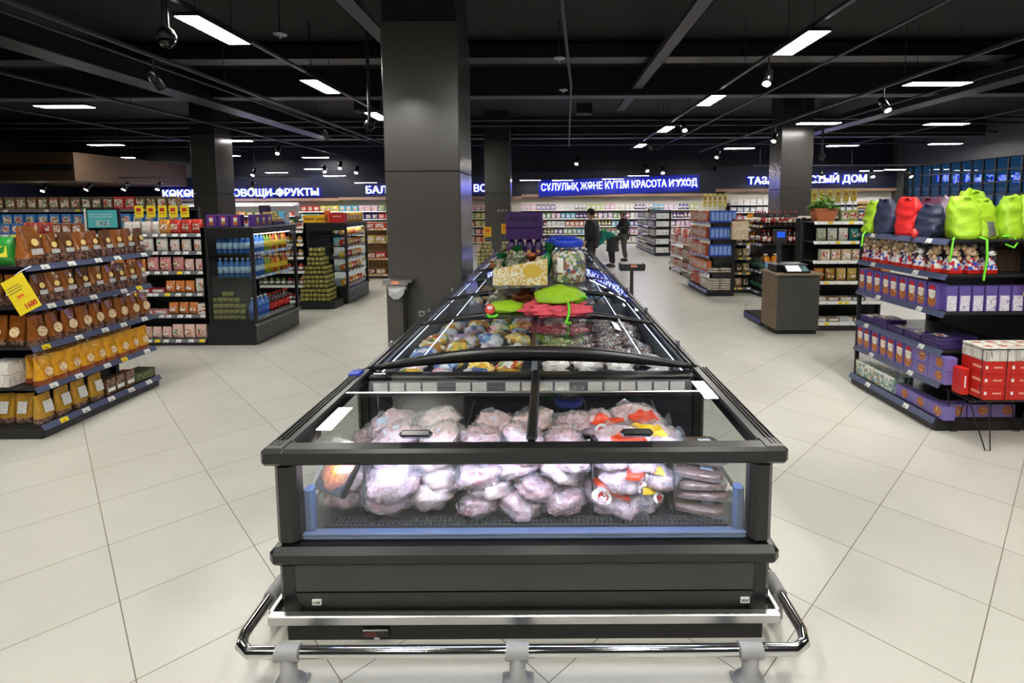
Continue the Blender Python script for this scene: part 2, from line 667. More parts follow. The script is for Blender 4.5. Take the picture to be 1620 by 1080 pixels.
# ------------------------------------------------------------------ lit department signs
def sign(name, words, x0, x1, z, rot, panel, label):
    cx = (x0 + x1) / 2
    t = thing(name, label, 'sign', (cx, 26.74, z))
    t.rotation_euler = (0, -math.radians(rot), 0)
    if panel:
        mb = MB(); mb.cbox((-(x1 - x0) / 2 - 0.15, -0.04, -0.45), ((x1 - x0) / 2 + 0.15, 0.0, 0.42), mat('blue_acrylic_panel', (18, 30, 120), 0.3, emit=(16, 40, 200), es=0.12), 0.01); part('back_panel', mb, t)  # faint emission puts the letters' blue glow into the panel
    else:
        mb = MB(); mb.box((-(x1 - x0) / 2, -0.052, -0.06), ((x1 - x0) / 2, 0.012, 0.06), NAVY); part('mounting_bar', mb, t)
    me = text_mesh('lettering', words, 0.5, SIGNW, 0.05, 0.004)
    w = max(v.co.x for v in me.vertices) - min(v.co.x for v in me.vertices)
    s = (x1 - x0) / w
    me.transform(Matrix.Diagonal((s, 1, 1, 1)))
    link('lettering', me, t, T(0, -0.12, 0))
    me2 = text_mesh('lettering_halo', words, 0.5, SIGNB, 0.03, 0.013)  # enlarged glowing letter plate stands in for the blue backlight
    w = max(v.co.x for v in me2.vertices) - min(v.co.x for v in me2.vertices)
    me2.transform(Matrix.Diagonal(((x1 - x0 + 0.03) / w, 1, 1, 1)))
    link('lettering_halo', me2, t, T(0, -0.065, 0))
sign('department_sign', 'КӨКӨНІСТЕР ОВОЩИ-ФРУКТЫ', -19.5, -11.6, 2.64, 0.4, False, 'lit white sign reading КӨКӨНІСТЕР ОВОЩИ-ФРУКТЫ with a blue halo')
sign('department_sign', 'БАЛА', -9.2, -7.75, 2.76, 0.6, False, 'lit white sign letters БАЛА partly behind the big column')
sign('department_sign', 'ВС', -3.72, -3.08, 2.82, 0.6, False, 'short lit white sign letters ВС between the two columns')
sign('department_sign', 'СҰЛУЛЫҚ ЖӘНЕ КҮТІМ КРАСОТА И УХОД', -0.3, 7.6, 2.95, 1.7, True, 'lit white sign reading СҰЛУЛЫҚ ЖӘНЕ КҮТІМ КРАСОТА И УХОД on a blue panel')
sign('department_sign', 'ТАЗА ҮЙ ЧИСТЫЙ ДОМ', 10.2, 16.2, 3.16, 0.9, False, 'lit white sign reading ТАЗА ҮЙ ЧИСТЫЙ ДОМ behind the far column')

# ------------------------------------------------------------------ ceiling services
for i, (y, z, h, c) in enumerate([(13.9, 4.82, 0.6, CEIL), (4.4, 5.0, 0.5, CEIL), (21.5, 4.7, 0.6, CEIL)]):
    mb = MB(); mb.box((-24, y, z), (17.8, y + 0.5, 5.5), c); mb.box((-24, y - 0.02, z - 0.03), (17.8, y + 0.4, z), DUCTL if i != 1 else CEIL)
    struct('beam_%d' % (i + 1), mb)

def pipe_run(name, pts, r, m, label, cat, n=8):
    mb = MB(); mb.tube(pts, r, m, n)
    return solo(name, mb, label, cat)

def tray(name, x0, y0, x1, y1, z, w, h, m, label, cat, rungs=0):
    """a straight tray, track or duct between two points"""
    L = math.hypot(x1 - x0, y1 - y0)
    a = math.atan2(y1 - y0, x1 - x0)
    t = thing(name, label, cat, (x0, y0, z), a)
    mb = MB()
    if rungs:
        mb.box((0, -w / 2, 0), (L, -w / 2 + 0.02, h), m); mb.box((0, w / 2 - 0.02, 0), (L, w / 2, h), m)
        mb.box((0, -w / 2, 0), (L, w / 2, 0.012), m)
        part('tray_channel', mb, t)
    else:
        mb.cbox((0, -w / 2, 0), (L, w / 2, h), m, 0.01)
        part('duct_body' if cat == 'duct' else 'track_body', mb, t)
    k = int(L / 4)
    for i in range(k + 1):
        mb2 = MB()
        mb2.cyl((0.3 + i * 4, 0, h), (0.3 + i * 4, 0, 5.5 - z), 0.008, m, n=5)
        part('hanger', mb2, t)
    return t
tray('lighting_track', -4.55, 2.0, -4.55, 24, 4.46, 0.07, 0.06, PIPE, 'long dark lighting track above the drinks cooler aisle', 'track')
tray('lighting_track', 3.82, 2.0, 3.82, 24, 4.46, 0.07, 0.06, PIPE, 'long dark lighting track above the kiosk aisle', 'track')
tray('lighting_track', 6.9, 6.0, 6.9, 24, 4.3, 0.06, 0.06, PIPE, 'dark lighting track above the sauce bottle shelves', 'track')
tray('lighting_track', -6.2, 6.0, -6.2, 24, 4.3, 0.06, 0.06, PIPE, 'dark lighting track above the confectionery shelves', 'track')
tray('lighting_track', -9.6, 8.0, -9.6, 26, 4.3, 0.06, 0.06, PIPE, 'dark lighting track close to the vegetable department column', 'track')
tray('lighting_track', -22, 22.5, -10, 22.5, 3.2, 0.05, 0.05, PIPE, 'dark lighting track across the vegetable department', 'track')
tray('lighting_track', 9.0, 23, 17, 23, 3.6, 0.05, 0.05, PIPE, 'dark lighting track across the household department', 'track')
tray('cable_tray', 2.35, 3.5, 2.35, 17, 4.95, 0.28, 0.08, DUCTL, 'grey cable tray running back above the island freezers', 'cable tray', 1)
tray('cable_tray', -2.9, 2.5, -2.9, 20, 4.9, 0.3, 0.08, DUCTL, 'grey cable tray running back beside the big column', 'cable tray', 1)
tray('air_duct', 10.5, 4.0, 10.5, 22, 4.68, 0.55, 0.38, DUCT, 'dark rectangular air duct high above the gift shelves', 'duct')
tray('air_duct', -9.0, 3.0, -9.0, 22, 4.68, 0.6, 0.38, DUCT, 'dark rectangular air duct above the snack pouch shelves', 'duct')
tray('air_duct', -24, 11.8, 17.5, 11.8, 5.12, 0.5, 0.3, DUCT, 'wide dark air duct crossing the hall in front of the beam', 'duct')
for i, (y, z) in enumerate([(17.4, 4.74), (18.6, 4.74), (20.8, 4.74), (24.4, 4.74)]):
    pipe_run('sprinkler_pipe', [(-24, y, z), (17.7, y, z)], 0.04, PIPE, '%s grey pipe crossing the hall counted from the front' % nth(i), 'pipe')
pipe_run('sprinkler_pipe', [(0.0, 4.2, 4.62), (0.55, 12, 4.62), (1.0, 24, 4.62)], 0.028, DUCTL, 'thin pale sprinkler pipe running back over the freezers', 'pipe')
for i, x in enumerate((-14.5, -7.4, 5.3, 9.3, 13.6)):
    pipe_run('conduit', [(x, 3, 4.62), (x, 25.5, 4.62)], 0.025, PIPE, 'dark conduit under the ceiling, %s from the vegetable wall' % nth(i), 'pipe')
for i, (x, y) in enumerate([(0.0, 6.4), (0.25, 10.4), (0.42, 13.2), (-4.4, 8.9), (-5.4, 6.1)]):
    t = thing('ceiling_sprinkler', 'small sprinkler rosette under the ceiling, %s of five' % nth(i), 'sprinkler', (x, y, 4.78), 0, 'ceiling sprinklers')
    mb = MB(); mb.cyl((0, 0, 0.12), (0, 0, 0.72), 0.012, PIPE, n=6); part('drop_pipe', mb, t)
    mb = MB(); mb.lathe([(0.012, 0.12), (0.02, 0.02), (0.11, 0.02), (0.11, 0.0), (0.02, -0.02), (0.015, -0.06), (0.0, -0.06)], STEEL, 12); part('rosette', mb, t)

def vent(x, y, z, w, d, label):
    t = thing('ceiling_vent', label, 'vent', (x, y, z), 0, 'ceiling vents')
    mb = MB()
    for a, b in (((-w / 2, -d / 2, 0), (w / 2, -d / 2 + 0.04, 0.05)), ((-w / 2, d / 2 - 0.04, 0), (w / 2, d / 2, 0.05)), ((-w / 2, -d / 2, 0), (-w / 2 + 0.04, d / 2, 0.05)), ((w / 2 - 0.04, -d / 2, 0), (w / 2, d / 2, 0.05)), ((-0.02, -d / 2, 0), (0.02, d / 2, 0.05))):
        mb.box(a, b, DUCTL)
    part('vent_frame', mb, t)
    mb = MB()
    for k in range(8):
        yy = -d / 2 + (k + 0.5) * d / 8
        mb.box((-w / 2 + 0.04, yy - 0.01, 0.01), (w / 2 - 0.04, yy + 0.012, 0.03), DUCT)
    mb.box((-w / 2, -d / 2, 0.05), (w / 2, d / 2, 0.3), CEIL)
    part('vent_grille', mb, t)
vent(-5.4, 6.4, 4.7, 0.9, 0.45, 'rectangular ceiling vent with pale frame near the big lamp')
vent(-6.3, 5.1, 4.7, 0.9, 0.45, 'rectangular ceiling vent with pale frame above the snack pouches')
vent(1.1, 15.6, 4.6, 0.45, 0.35, 'small pale-edged ceiling vent above the island freezers')
vent(-5.0, 15.0, 4.6, 0.7, 0.4, 'ceiling vent frame beyond the pastry cooler')

def lamp(x, y, z, rz, L, W, m, label, grp):
    t = thing('ceiling_lamp', label, 'ceiling lamp', (x, y, z), rz, grp)
    mb = MB(); mb.cbox((-W / 2 - 0.015, -L / 2 - 0.015, 0.006), (W / 2 + 0.015, L / 2 + 0.015, 0.06), BLK, 0.008); part('housing', mb, t)
    mb = MB(); mb.box((-W / 2, -L / 2, 0), (W / 2, L / 2, 0.006), m); part('diffuser', mb, t)
    for s in (-1, 1):
        mb = MB()
        mb.cyl((0, s * L * 0.35, 0.06), (0, s * L * 0.35, 5.5 - z), 0.006, BLK, n=5)
        part('hanger', mb, t)
for i, y in enumerate((7.4, 10.78, 14.3, 17.8, 4.0, 0.4)):
    lamp(-4.55, y, 4.35, 0, 1.15, 0.3, LAMPM, 'lengthwise glowing panel lamp above the cooler aisle, %s of its row' % nth(i), 'panel lamps over the cooler aisle')
for i, y in enumerate((8.1, 12.4, 17.0, 21.6, 3.9, -0.2)):
    lamp(3.82, y, 4.35, 0, 1.15, 0.3, LAMPM, 'lengthwise glowing panel lamp above the kiosk aisle, %s of its row' % nth(i), 'panel lamps over the kiosk aisle')
for i, x in enumerate((-2.6, 0.0, 2.6)):  # unseen lamps added to brighten the floor near the viewer
    lamp(x, -1.6, 4.35, 0, 1.15, 0.3, LAMPM, 'added unseen fill lamp behind the viewer, %s from the pouch side' % nth(i), 'added fill lamps behind the viewer')
for i, x in enumerate((-1.7, 1.7)):  # further unseen lamps added overhead to lift the foreground
    lamp(x, 1.3, 4.35, 0, 1.15, 0.3, LAMPM, 'added unseen fill lamp straight above the viewer, %s from the pouch side' % nth(i), 'added fill lamps above the viewer')
FL = [(-11.5, 12.7, 'over the confectionery shelves'), (-17.0, 20.4, 'near the brown soffit'), (-11.4, 19.3, 'in front of the vegetable column'), (-11.4, 26.0, 'close to the vegetable sign'), (-15.2, 25.0, 'left of the vegetable column'), (-20.6, 25.5, 'deepest in the vegetable corner'),
      (7.9, 10.8, 'high above the backpacks'), (12.2, 16.2, 'behind the gift shelves'), (16.2, 21.5, 'before the glazed wall'), (8.15, 15.9, 'in front of the household column'), (12.3, 22.0, 'before the household sign'), (8.3, 22.8, 'between the care sign and column'),
      (-11.5, 5.5, 'outside the frame by the snack shelves'), (8.0, 4.6, 'outside the frame by the gift shelves'), (16.0, 14.0, 'far along the gift aisle')]
for x, y, w in FL:
    lamp(x, y, 4.35, PI / 2, 1.2, 0.3, LAMPC, 'crosswise glowing panel lamp %s' % w, 'crosswise panel lamps')
SM = [(-13.1, 3.54), (4.43, 3.3), (3.2, 3.15), (6.6, 3.07), (0.75, 3.1), (-0.8, 3.11), (-8.8, 3.03), (-11.2, 3.7), (10.9, 3.0), (15.7, 3.48), (16.9, 3.53), (13.0, 2.95), (-10.3, 3.37), (-16.1, 2.8)]
for i, (x, z) in enumerate(sorted(SM)):
    lamp(x, 25.5, z + 0.05, PI / 2, 1.0, 0.22, LAMPS, 'small crosswise lamp along the back wall, %s from the vegetable corner' % nth(i), 'lamps along the back wall')

def spot(x, y, z, az, label, on=True, s=1.0, up=0.34):
    t = thing('spotlight', label, 'spotlight', (x, y, z), az, 'track spotlights')
    A = T(0, 0, 0, 0, math.radians(34))
    mb = MB(); mb.lathe([(0.075 * s, -0.2 * s), (0.075 * s, 0.1 * s), (0.05 * s, 0.13 * s)], BLKG, 14, A); part('lamp_can', mb, t)
    mb = MB(); mb.cyl((0, 0, -0.192 * s), (0, 0, -0.203 * s), 0.064 * s, SPOTL if on else STEEL, n=14, M=A); part('lens', mb, t)
    mb = MB(); mb.cyl((0, 0, 0), (0, 0, up), 0.013, BLK, n=6); part('yoke', mb, t)
SP = [(-6.2, 8.45, 4.0, 'over the snack pouches', 0), (3.82, 9.2, 4.16, 'under the kiosk aisle track', 1), (6.9, 10.9, 4.0, 'above the gift shelves', 1), (6.9, 16.0, 4.0, 'beside the household column', 1), (-9.6, 18.9, 4.0, 'near the vegetable column', 1), (-6.2, 14.8, 4.0, 'beyond the pastry cooler', 0), (6.9, 21.3, 4.0, 'in front of the care sign end', 1), (3.82, 14.8, 4.16, 'second under the kiosk aisle track', 1), (3.82, 19.6, 4.16, 'third under the kiosk aisle track', 0)]
for x, y, z, w, on in SP:
    spot(x, y, z, (PI if on else 0) + rnd.uniform(-0.9, 0.9), 'black cylinder spotlight %s' % w, on)
def beam(x, y, z, tgt, watts, size, label):
    t = thing('spotlight', label, 'spotlight', (x, y, z), 0, 'aimed spotlights')
    d = (Vector(tgt) - Vector((x, y, z))).normalized()
    q = d.to_track_quat('-Z', 'Y').to_matrix().to_4x4()
    mb = MB(); mb.lathe([(0.075, -0.1), (0.075, 0.1), (0.05, 0.14)], BLKG, 14, q); part('lamp_can', mb, t)
    mb = MB(); mb.cyl((0, 0, 0), (0, 0, 5.5 - z), 0.013, BLK, n=6); part('yoke', mb, t)
    ld = bpy.data.lights.new('beam', 'SPOT'); ld.energy = watts; ld.spot_size = size; ld.spot_blend = 0.7; ld.shadow_soft_size = 0.05; ld.color = (1.0, 0.97, 0.9)
    lo = bpy.data.objects.new('beam', ld); COL.objects.link(lo); lo.parent = t; lo.matrix_local = q @ Matrix.Translation((0, 0, -0.11))
beam(-2.6, 4.2, 4.2, (-1.75, 7.2, 1.7), 260, 0.9, 'spotlight aimed at the big column face, high over the freezers')
beam(3.3, 4.0, 4.3, (2.2, 5.6, 0.0), 340, 1.0, 'spotlight aimed at the aisle floor between freezer and gift shelves')
beam(-3.3, 2.6, 4.3, (-5.2, 5.0, 1.0), 120, 1.1, 'added unseen spotlight aimed at the snack pouch shelves')  # added out of view to brighten the near pouches
beam(2.2, 2.6, 4.3, (4.2, 5.0, 1.0), 120, 1.1, 'added unseen spotlight aimed at the gift shelves')  # added out of view to brighten the near gift goods
SP2 = [(-9.6, 24.5, 3.9), (-10.4, 24.6, 3.75), (-8.9, 24.7, 3.7), (-13.6, 24.5, 3.6), (-15.9, 24.0, 3.6), (-2.7, 24.2, 3.95), (1.4, 24.0, 4.0), (4.6, 24.5, 3.7), (5.4, 24.5, 3.6), (10.3, 23, 3.3), (12.0, 23, 3.3), (14.2, 23, 3.3), (15.8, 23, 3.3), (-21.5, 22.5, 2.86), (-19.6, 22.5, 2.9), (-18.0, 22.5, 2.9), (-16.6, 22.5, 2.9), (-14.6, 22.5, 2.9), (-12.6, 22.5, 2.9)]
for i, (x, y, z) in enumerate(sorted(SP2)):
    spot(x, y, z, PI + rnd.uniform(-0.6, 0.6), 'small far spotlight deep in the hall, %s from the vegetable wall' % nth(i), True, 1.15, 0.34 if y in (22.5, 23) else 5.5 - z)

def dome(x, y, z, label):
    t = thing('dome_camera', label, 'security camera', (x, y, z), 0, 'dome cameras')
    mb = MB(); mb.cyl((0, 0, 0.1), (0, 0, 5.5 - z), 0.035, PIPE, n=10); part('drop_pole', mb, t)
    mb = MB(); mb.lathe([(0.1, 0.0), (0.11, 0.05), (0.08, 0.12), (0.04, 0.15)], DUCT, 16); part('camera_housing', mb, t)
    mb = MB(); mb.lathe([(0.0, -0.1), (0.04, -0.09), (0.07, -0.065), (0.09, -0.03), (0.095, 0.0)], glass_mat('smoked_dome', (0.4, 0.4, 0.42), 1.6), 16); part('dome_cover', mb, t)
dome(-4.62, 6.55, 3.98, 'round dome camera hanging beside the big panel lamp')
dome(-3.67, 11.0, 3.6, 'dome camera on a long pole in front of the big column')
dome(9.8, 18.8, 3.6, 'dome camera on a long pole by the household column')

# ------------------------------------------------------------------ the long freezer island
def partw(name, mb, t, label=None):
    o = part(name, mb, t, label)
    o.location = -Vector(t.location)
    return o

FRZ = mat('freezer_black_trim', (23, 23, 24), 0.3)
FRZP = mat('freezer_anthracite_panel', (66, 67, 63), 0.45)
LINER = mat('freezer_liner_dark', (40, 42, 48), 0.45)
LINERB = mat('pale_blue_plastic_ledge', (92, 110, 146), 0.35)
CX0, CX1 = -1.21, 0.99
fz = thing('chest_freezer', 'black end freezer with glass front full of bagged chicken and meat', 'freezer', (-0.11, 2.75, 0))
mb = MB(); mb.box((CX0 + 0.03, 2.195, 0.0), (CX1 - 0.03, 3.28, 0.125), BLK); partw('plinth', mb, fz)
mb = MB()
mb.cbox((CX0 + 0.03, 2.2, 0.225), (CX1 - 0.03, 3.28, 0.37), FRZP, 0.004)
mb.grid(lambda u, v: (CX0 + 0.03 + u * (CX1 - CX0 - 0.06), 2.2 + (0.035 * (1 - math.cos(v * PI / 2)) if v < 1 else 0.035), 0.222 - v * 0.11), 1, 6, FRZP)
for x0 in (CX0, CX1 - 0.09):
    mb.cbox((x0, 2.195, 0.11), (x0 + 0.09, 3.29, 0.37), FRZ, 0.02)
partw('lower_panel', mb, fz)
mb = MB()
mb.cbox((CX0 - 0.03, 2.165, 0.36), (CX1 + 0.03, 3.29, 0.448), FRZ, 0.025)
partw('bumper_band', mb, fz)
for x0 in (CX0, CX1 - 0.095):
    mb = MB(); mb.cbox((x0, 2.19, 0.445), (x0 + 0.095, 2.29, 0.835), FRZ, 0.022); partw('corner_post', mb, fz)
    mb = MB(); mb.cbox((x0, 3.2, 0.445), (x0 + 0.095, 3.29, 0.835), FRZ, 0.022); partw('corner_post', mb, fz)
mb = MB(); mb.box((CX0 + 0.095, 2.215, 0.45), (CX1 - 0.095, 2.222, 0.835), GLASS); partw('front_glass', mb, fz)
for x in (CX0 + 0.03, CX1 - 0.037):
    mb = MB(); mb.box((x, 2.29, 0.45), (x + 0.007, 3.2, 0.835), GLASS); partw('side_glass', mb, fz)
mb = MB()
mb.cbox((CX0 - 0.035, 2.16, 0.832), (CX1 + 0.045, 2.25, 0.905), FRZ, 0.014)
for s in (-1, 1):
    x0 = CX0 - 0.035 if s < 0 else CX1 - 0.065
    mb.cbox((x0, 2.25, 0.835), (x0 + 0.11, 3.3, 0.905), FRZ, 0.012)
    xa = x0 + (0.02 if s < 0 else 0.05)
    for k in range(3):
        mb.cbox((xa + k * 0.018, 2.2, 0.9), (xa + k * 0.018 + 0.01, 3.28, 0.912), FRZ, 0.003)
mb.cbox((CX0 + 0.07, 3.2, 0.83), (CX1 - 0.06, 3.3, 0.884), FRZ, 0.01)
partw('top_frame', mb, fz)
for x0 in (CX0 - 0.037, CX1 - 0.062):
    mb = MB(); mb.cbox((x0, 2.158, 0.83), (x0 + 0.111, 2.27, 0.909), FRZ, 0.016); partw('corner_cap', mb, fz)
for i, (x0, x1, hx) in enumerate(((CX0 + 0.075, -0.1, -0.6), (-0.05, CX1 - 0.065, 0.4))):
    mb = MB(); mb.box((x0, 2.25, 0.898), (x1, 3.2, 0.904), GLASS); lid = partw('sliding_lid', mb, fz)
    mb = MB(); mb.cbox((hx - 0.075, 2.262, 0.904), (hx + 0.075, 2.3, 0.94), BLKG, 0.014); h = part('lid_handle', mb, lid)
    mb = MB(); mb.cbox((x0, 2.84, 0.904), (x1, 2.856, 0.912), STEEL, 0.003); part('edge_trim', mb, lid)
mb = MB(); mb.cbox((-0.1, 2.25, 0.89), (-0.05, 3.22, 0.916), FRZ, 0.008); partw('mullion', mb, fz)
# tank
mb = MB()
mb.box((CX0 + 0.06, 2.26, 0.40), (CX1 - 0.06, 3.2, 0.452), LINER)
mb.box((CX0 + 0.09, 3.17, 0.45), (CX1 - 0.09, 3.2, 0.86), LINER)
partw('tank_liner', mb, fz)
mb = MB()
for r in range(2):
    for i in range(58):
        x = CX0 + 0.2 + i * 0.0315
        mb.box((x, 3.163, 0.735 + r * 0.022), (x + 0.016, 3.172, 0.747 + r * 0.022), BLK)
partw('air_slots', mb, fz)
mb = MB()
mb.cbox((CX0 + 0.1, 2.228, 0.45), (CX1 - 0.1, 2.30, 0.466), LINERB, 0.006); mb.cbox((CX0 + 0.1, 2.228, 0.466), (CX1 - 0.1, 2.25, 0.484), LINERB, 0.005)
partw('front_ledge', mb, fz)
mb = MB()
for i in range(86):
    x = CX0 + 0.17 + i * 0.0218
    mb.box((x, 2.30, 0.452), (x + 0.009, 2.365, 0.474), CHA)
for y in (2.302, 2.33, 2.36):
    mb.box((CX0 + 0.17, y, 0.455), (CX1 - 0.16, y + 0.005, 0.476), DUCTL)
partw('air_grille', mb, fz)
for x0 in (CX0 + 0.1, CX1 - 0.145):
    mb = MB(); mb.cbox((x0, 2.25, 0.47), (x0 + 0.04, 2.3, 0.68), LINERB, 0.008); partw('corner_bracket', mb, fz)
mb = MB(); mb.box((CX0 + 0.1, 2.255, 0.818), (CX1 - 0.1, 2.275, 0.832), LEDF); partw('led_strip', mb, fz)
mb = MB(); mb.cbox((CX0 + 0.1, 3.14, 0.80), (CX1 - 0.1, 3.165, 0.868), RAILG, 0.004); pr = partw('price_rail', mb, fz)
for i in range(19):
    if i in (4, 7, 12):
        continue
    x = CX0 + 0.13 + i * 0.102
    mb = MB(); mb.box((x, 3.134, 0.808), (x + 0.088, 3.14, 0.862), WHT); part('price_tag', mb, pr)
for x, nm in ((-0.88, 0), (-0.43, 1), (0.21, 2), (0.6, 3)):
    mb = MB()
    mb.tube([(x, 2.38, 0.455), (x, 2.38, 0.76), (x, 2.95, 0.82), (x, 2.95, 0.455)], 0.0045, BLK, 6)
    for k in range(22):
        y = 2.4 + k * 0.026
        mb.cyl((x, y, 0.455), (x, y, 0.762 + 0.06 * (y - 2.38) / 0.57), 0.0026, BLK, n=5)
    partw('wire_divider', mb, fz)
mb = MB(); mb.box((CX0 + 0.024, 2.32, 0.765), (CX0 + 0.029, 2.62, 0.803), mat('olive_sticker', (96, 92, 70), 0.5)); st = partw('limit_sticker', mb, fz)
me = text_mesh('lettering', 'LOAD LIMIT', 0.03, mat('pale_sticker_print', (196, 194, 170), 0.5), 0.001, 0.0006)
link('lettering', me, st, T(CX0 + 0.0385, 2.47, 0.784, PI / 2))
for x, s in ((-1.045, '1108'), (0.88, '6007')):
    mb = MB(); mb.box((x - 0.02, 2.196, 0.166), (x + 0.02, 2.204, 0.19), WHT); q = partw('number_label', mb, fz)
    link('lettering', text_mesh('lettering', s, 0.016, BLK, 0.001), q, T(x, 2.195, 0.178))
mb = MB(); mb.cbox((-0.84, 2.178, 0.022), (-0.72, 2.198, 0.06), BLKG, 0.004); q = partw('thermostat_display', mb, fz)
mb = MB(); mb.box((-0.825, 2.175, 0.03), (-0.775, 2.179, 0.052), mat('dim_red_display', (90, 34, 34), 0.3)); part('display_window', mb, q)
mb = MB(); mb.box((-0.79, 2.19, 0.004), (-0.768, 2.1955, 0.016), WHT); partw('small_label', mb, fz)
mb = MB(); mb.cbox((CX0 - 0.03, 3.15, 0.9), (CX0 + 0.04, 3.24, 0.918), mat('blue_controller', (40, 70, 200), 0.2), 0.004); partw('blue_indicator', mb, fz)

# chrome bumper rail round the freezer
br = thing('bumper_rail', 'polished steel bumper rail on grey feet around the freezer foot', 'rail', (-0.11, 2.0, 0))
def corner(x, y, sx, r=0.07, k=5):
    return [(x + sx * (r - r * math.cos(a * PI / 2 / k)) * 1.0, y + r - r * math.sin(a * PI / 2 / k) if False else y + r * (1 - math.sin(a * PI / 2 / k)), 0.152) for a in range(k + 1)]
pts = [(-1.29, 12.0, 0.152), (-1.29, 2.06, 0.152), (-1.27, 2.0, 0.152), (-1.22, 1.965, 0.152), (1.0, 1.965, 0.152), (1.05, 2.0, 0.152), (1.07, 2.06, 0.152), (1.07, 12.0, 0.152)]
mb = MB(); mb.tube(pts, 0.0235, CHROME, 14); partw('chrome_tube', mb, br)
mb = MB()
mb.cbox((-1.225, 2.115, 0.135), (1.005, 2.15, 0.178), STEEL, 0.004); mb.cbox((-1.235, 2.15, 0.135), (-1.215, 12, 0.178), STEEL, 0.003); mb.cbox((0.995, 2.15, 0.135), (1.015, 12, 0.178), STEEL, 0.003)
partw('flat_bar', mb, br)
for x in (-1.06, -0.13, 0.815):
    mb = MB()
    mb.cyl((x - 0.046, 1.965, 0.152), (x + 0.046, 1.965, 0.152), 0.033, GREYP, n=18)
    mb.lathe([(0.062, 0.0), (0.062, 0.018), (0.04, 0.024), (0.034, 0.04), (0.031, 0.14)], GREYP, 18, T(x, 1.965, 0))
    mb.cbox((x - 0.065, 1.91, 0), (x + 0.065, 2.02, 0.016), GREYP, 0.006)
    ft = partw('floor_foot', mb, br, 'grey plastic foot with a round clamp')
    for s in (-1, 1):
        mb = MB(); mb.cyl((x + s * 0.052, 1.945, 0.016), (x + s * 0.052, 1.945, 0.023), 0.009, STEEL, n=10); part('bolt', mb, ft)
for sx in (-1.29, 1.07):
    for y in (2.32, 4.6, 6.9, 9.2, 11.5):
        mb = MB(); mb.cyl((sx, y - 0.06, 0.152), (sx, y + 0.06, 0.152), 0.031, GREYP, n=14); mb.cbox((sx - 0.03, y - 0.03, 0), (sx + 0.03, y + 0.03, 0.13), GREYP, 0.008); partw('side_clamp', mb, br)

# island units with curved lids
IX0, IX1 = -1.17, 0.97
IC, IHW = -0.10, 1.05
def arch(x, h=0.115, z=0.9):
    u = (x - IC) / IHW
    return z + h * max(0.0, 1 - u * u)
def arch_frame(y, w, zt=0.12, zb=0.075):
    mb = MB()
    n = 28
    vs, fs = [], []
    for i in range(n + 1):
        x = IC - IHW + 2 * IHW * i / n
        a, b = arch(x, zt, 0.905), arch(x, zb, 0.885)
        vs += [(x, y, a), (x, y + w, a), (x, y + w, b), (x, y, b)]
    for i in range(n):
        o = i * 4
        for j in range(4):
            k = (j + 1) % 4
            fs.append((o + j, o + k, o + 4 + k, o + 4 + j))
    fs += [(3, 2, 1, 0), (4 * n, 4 * n + 1, 4 * n + 2, 4 * n + 3)]
    return mb.add(vs, fs, FRZ, True)
LINW = mat('freezer_liner_grey', (104, 110, 120), 0.5)
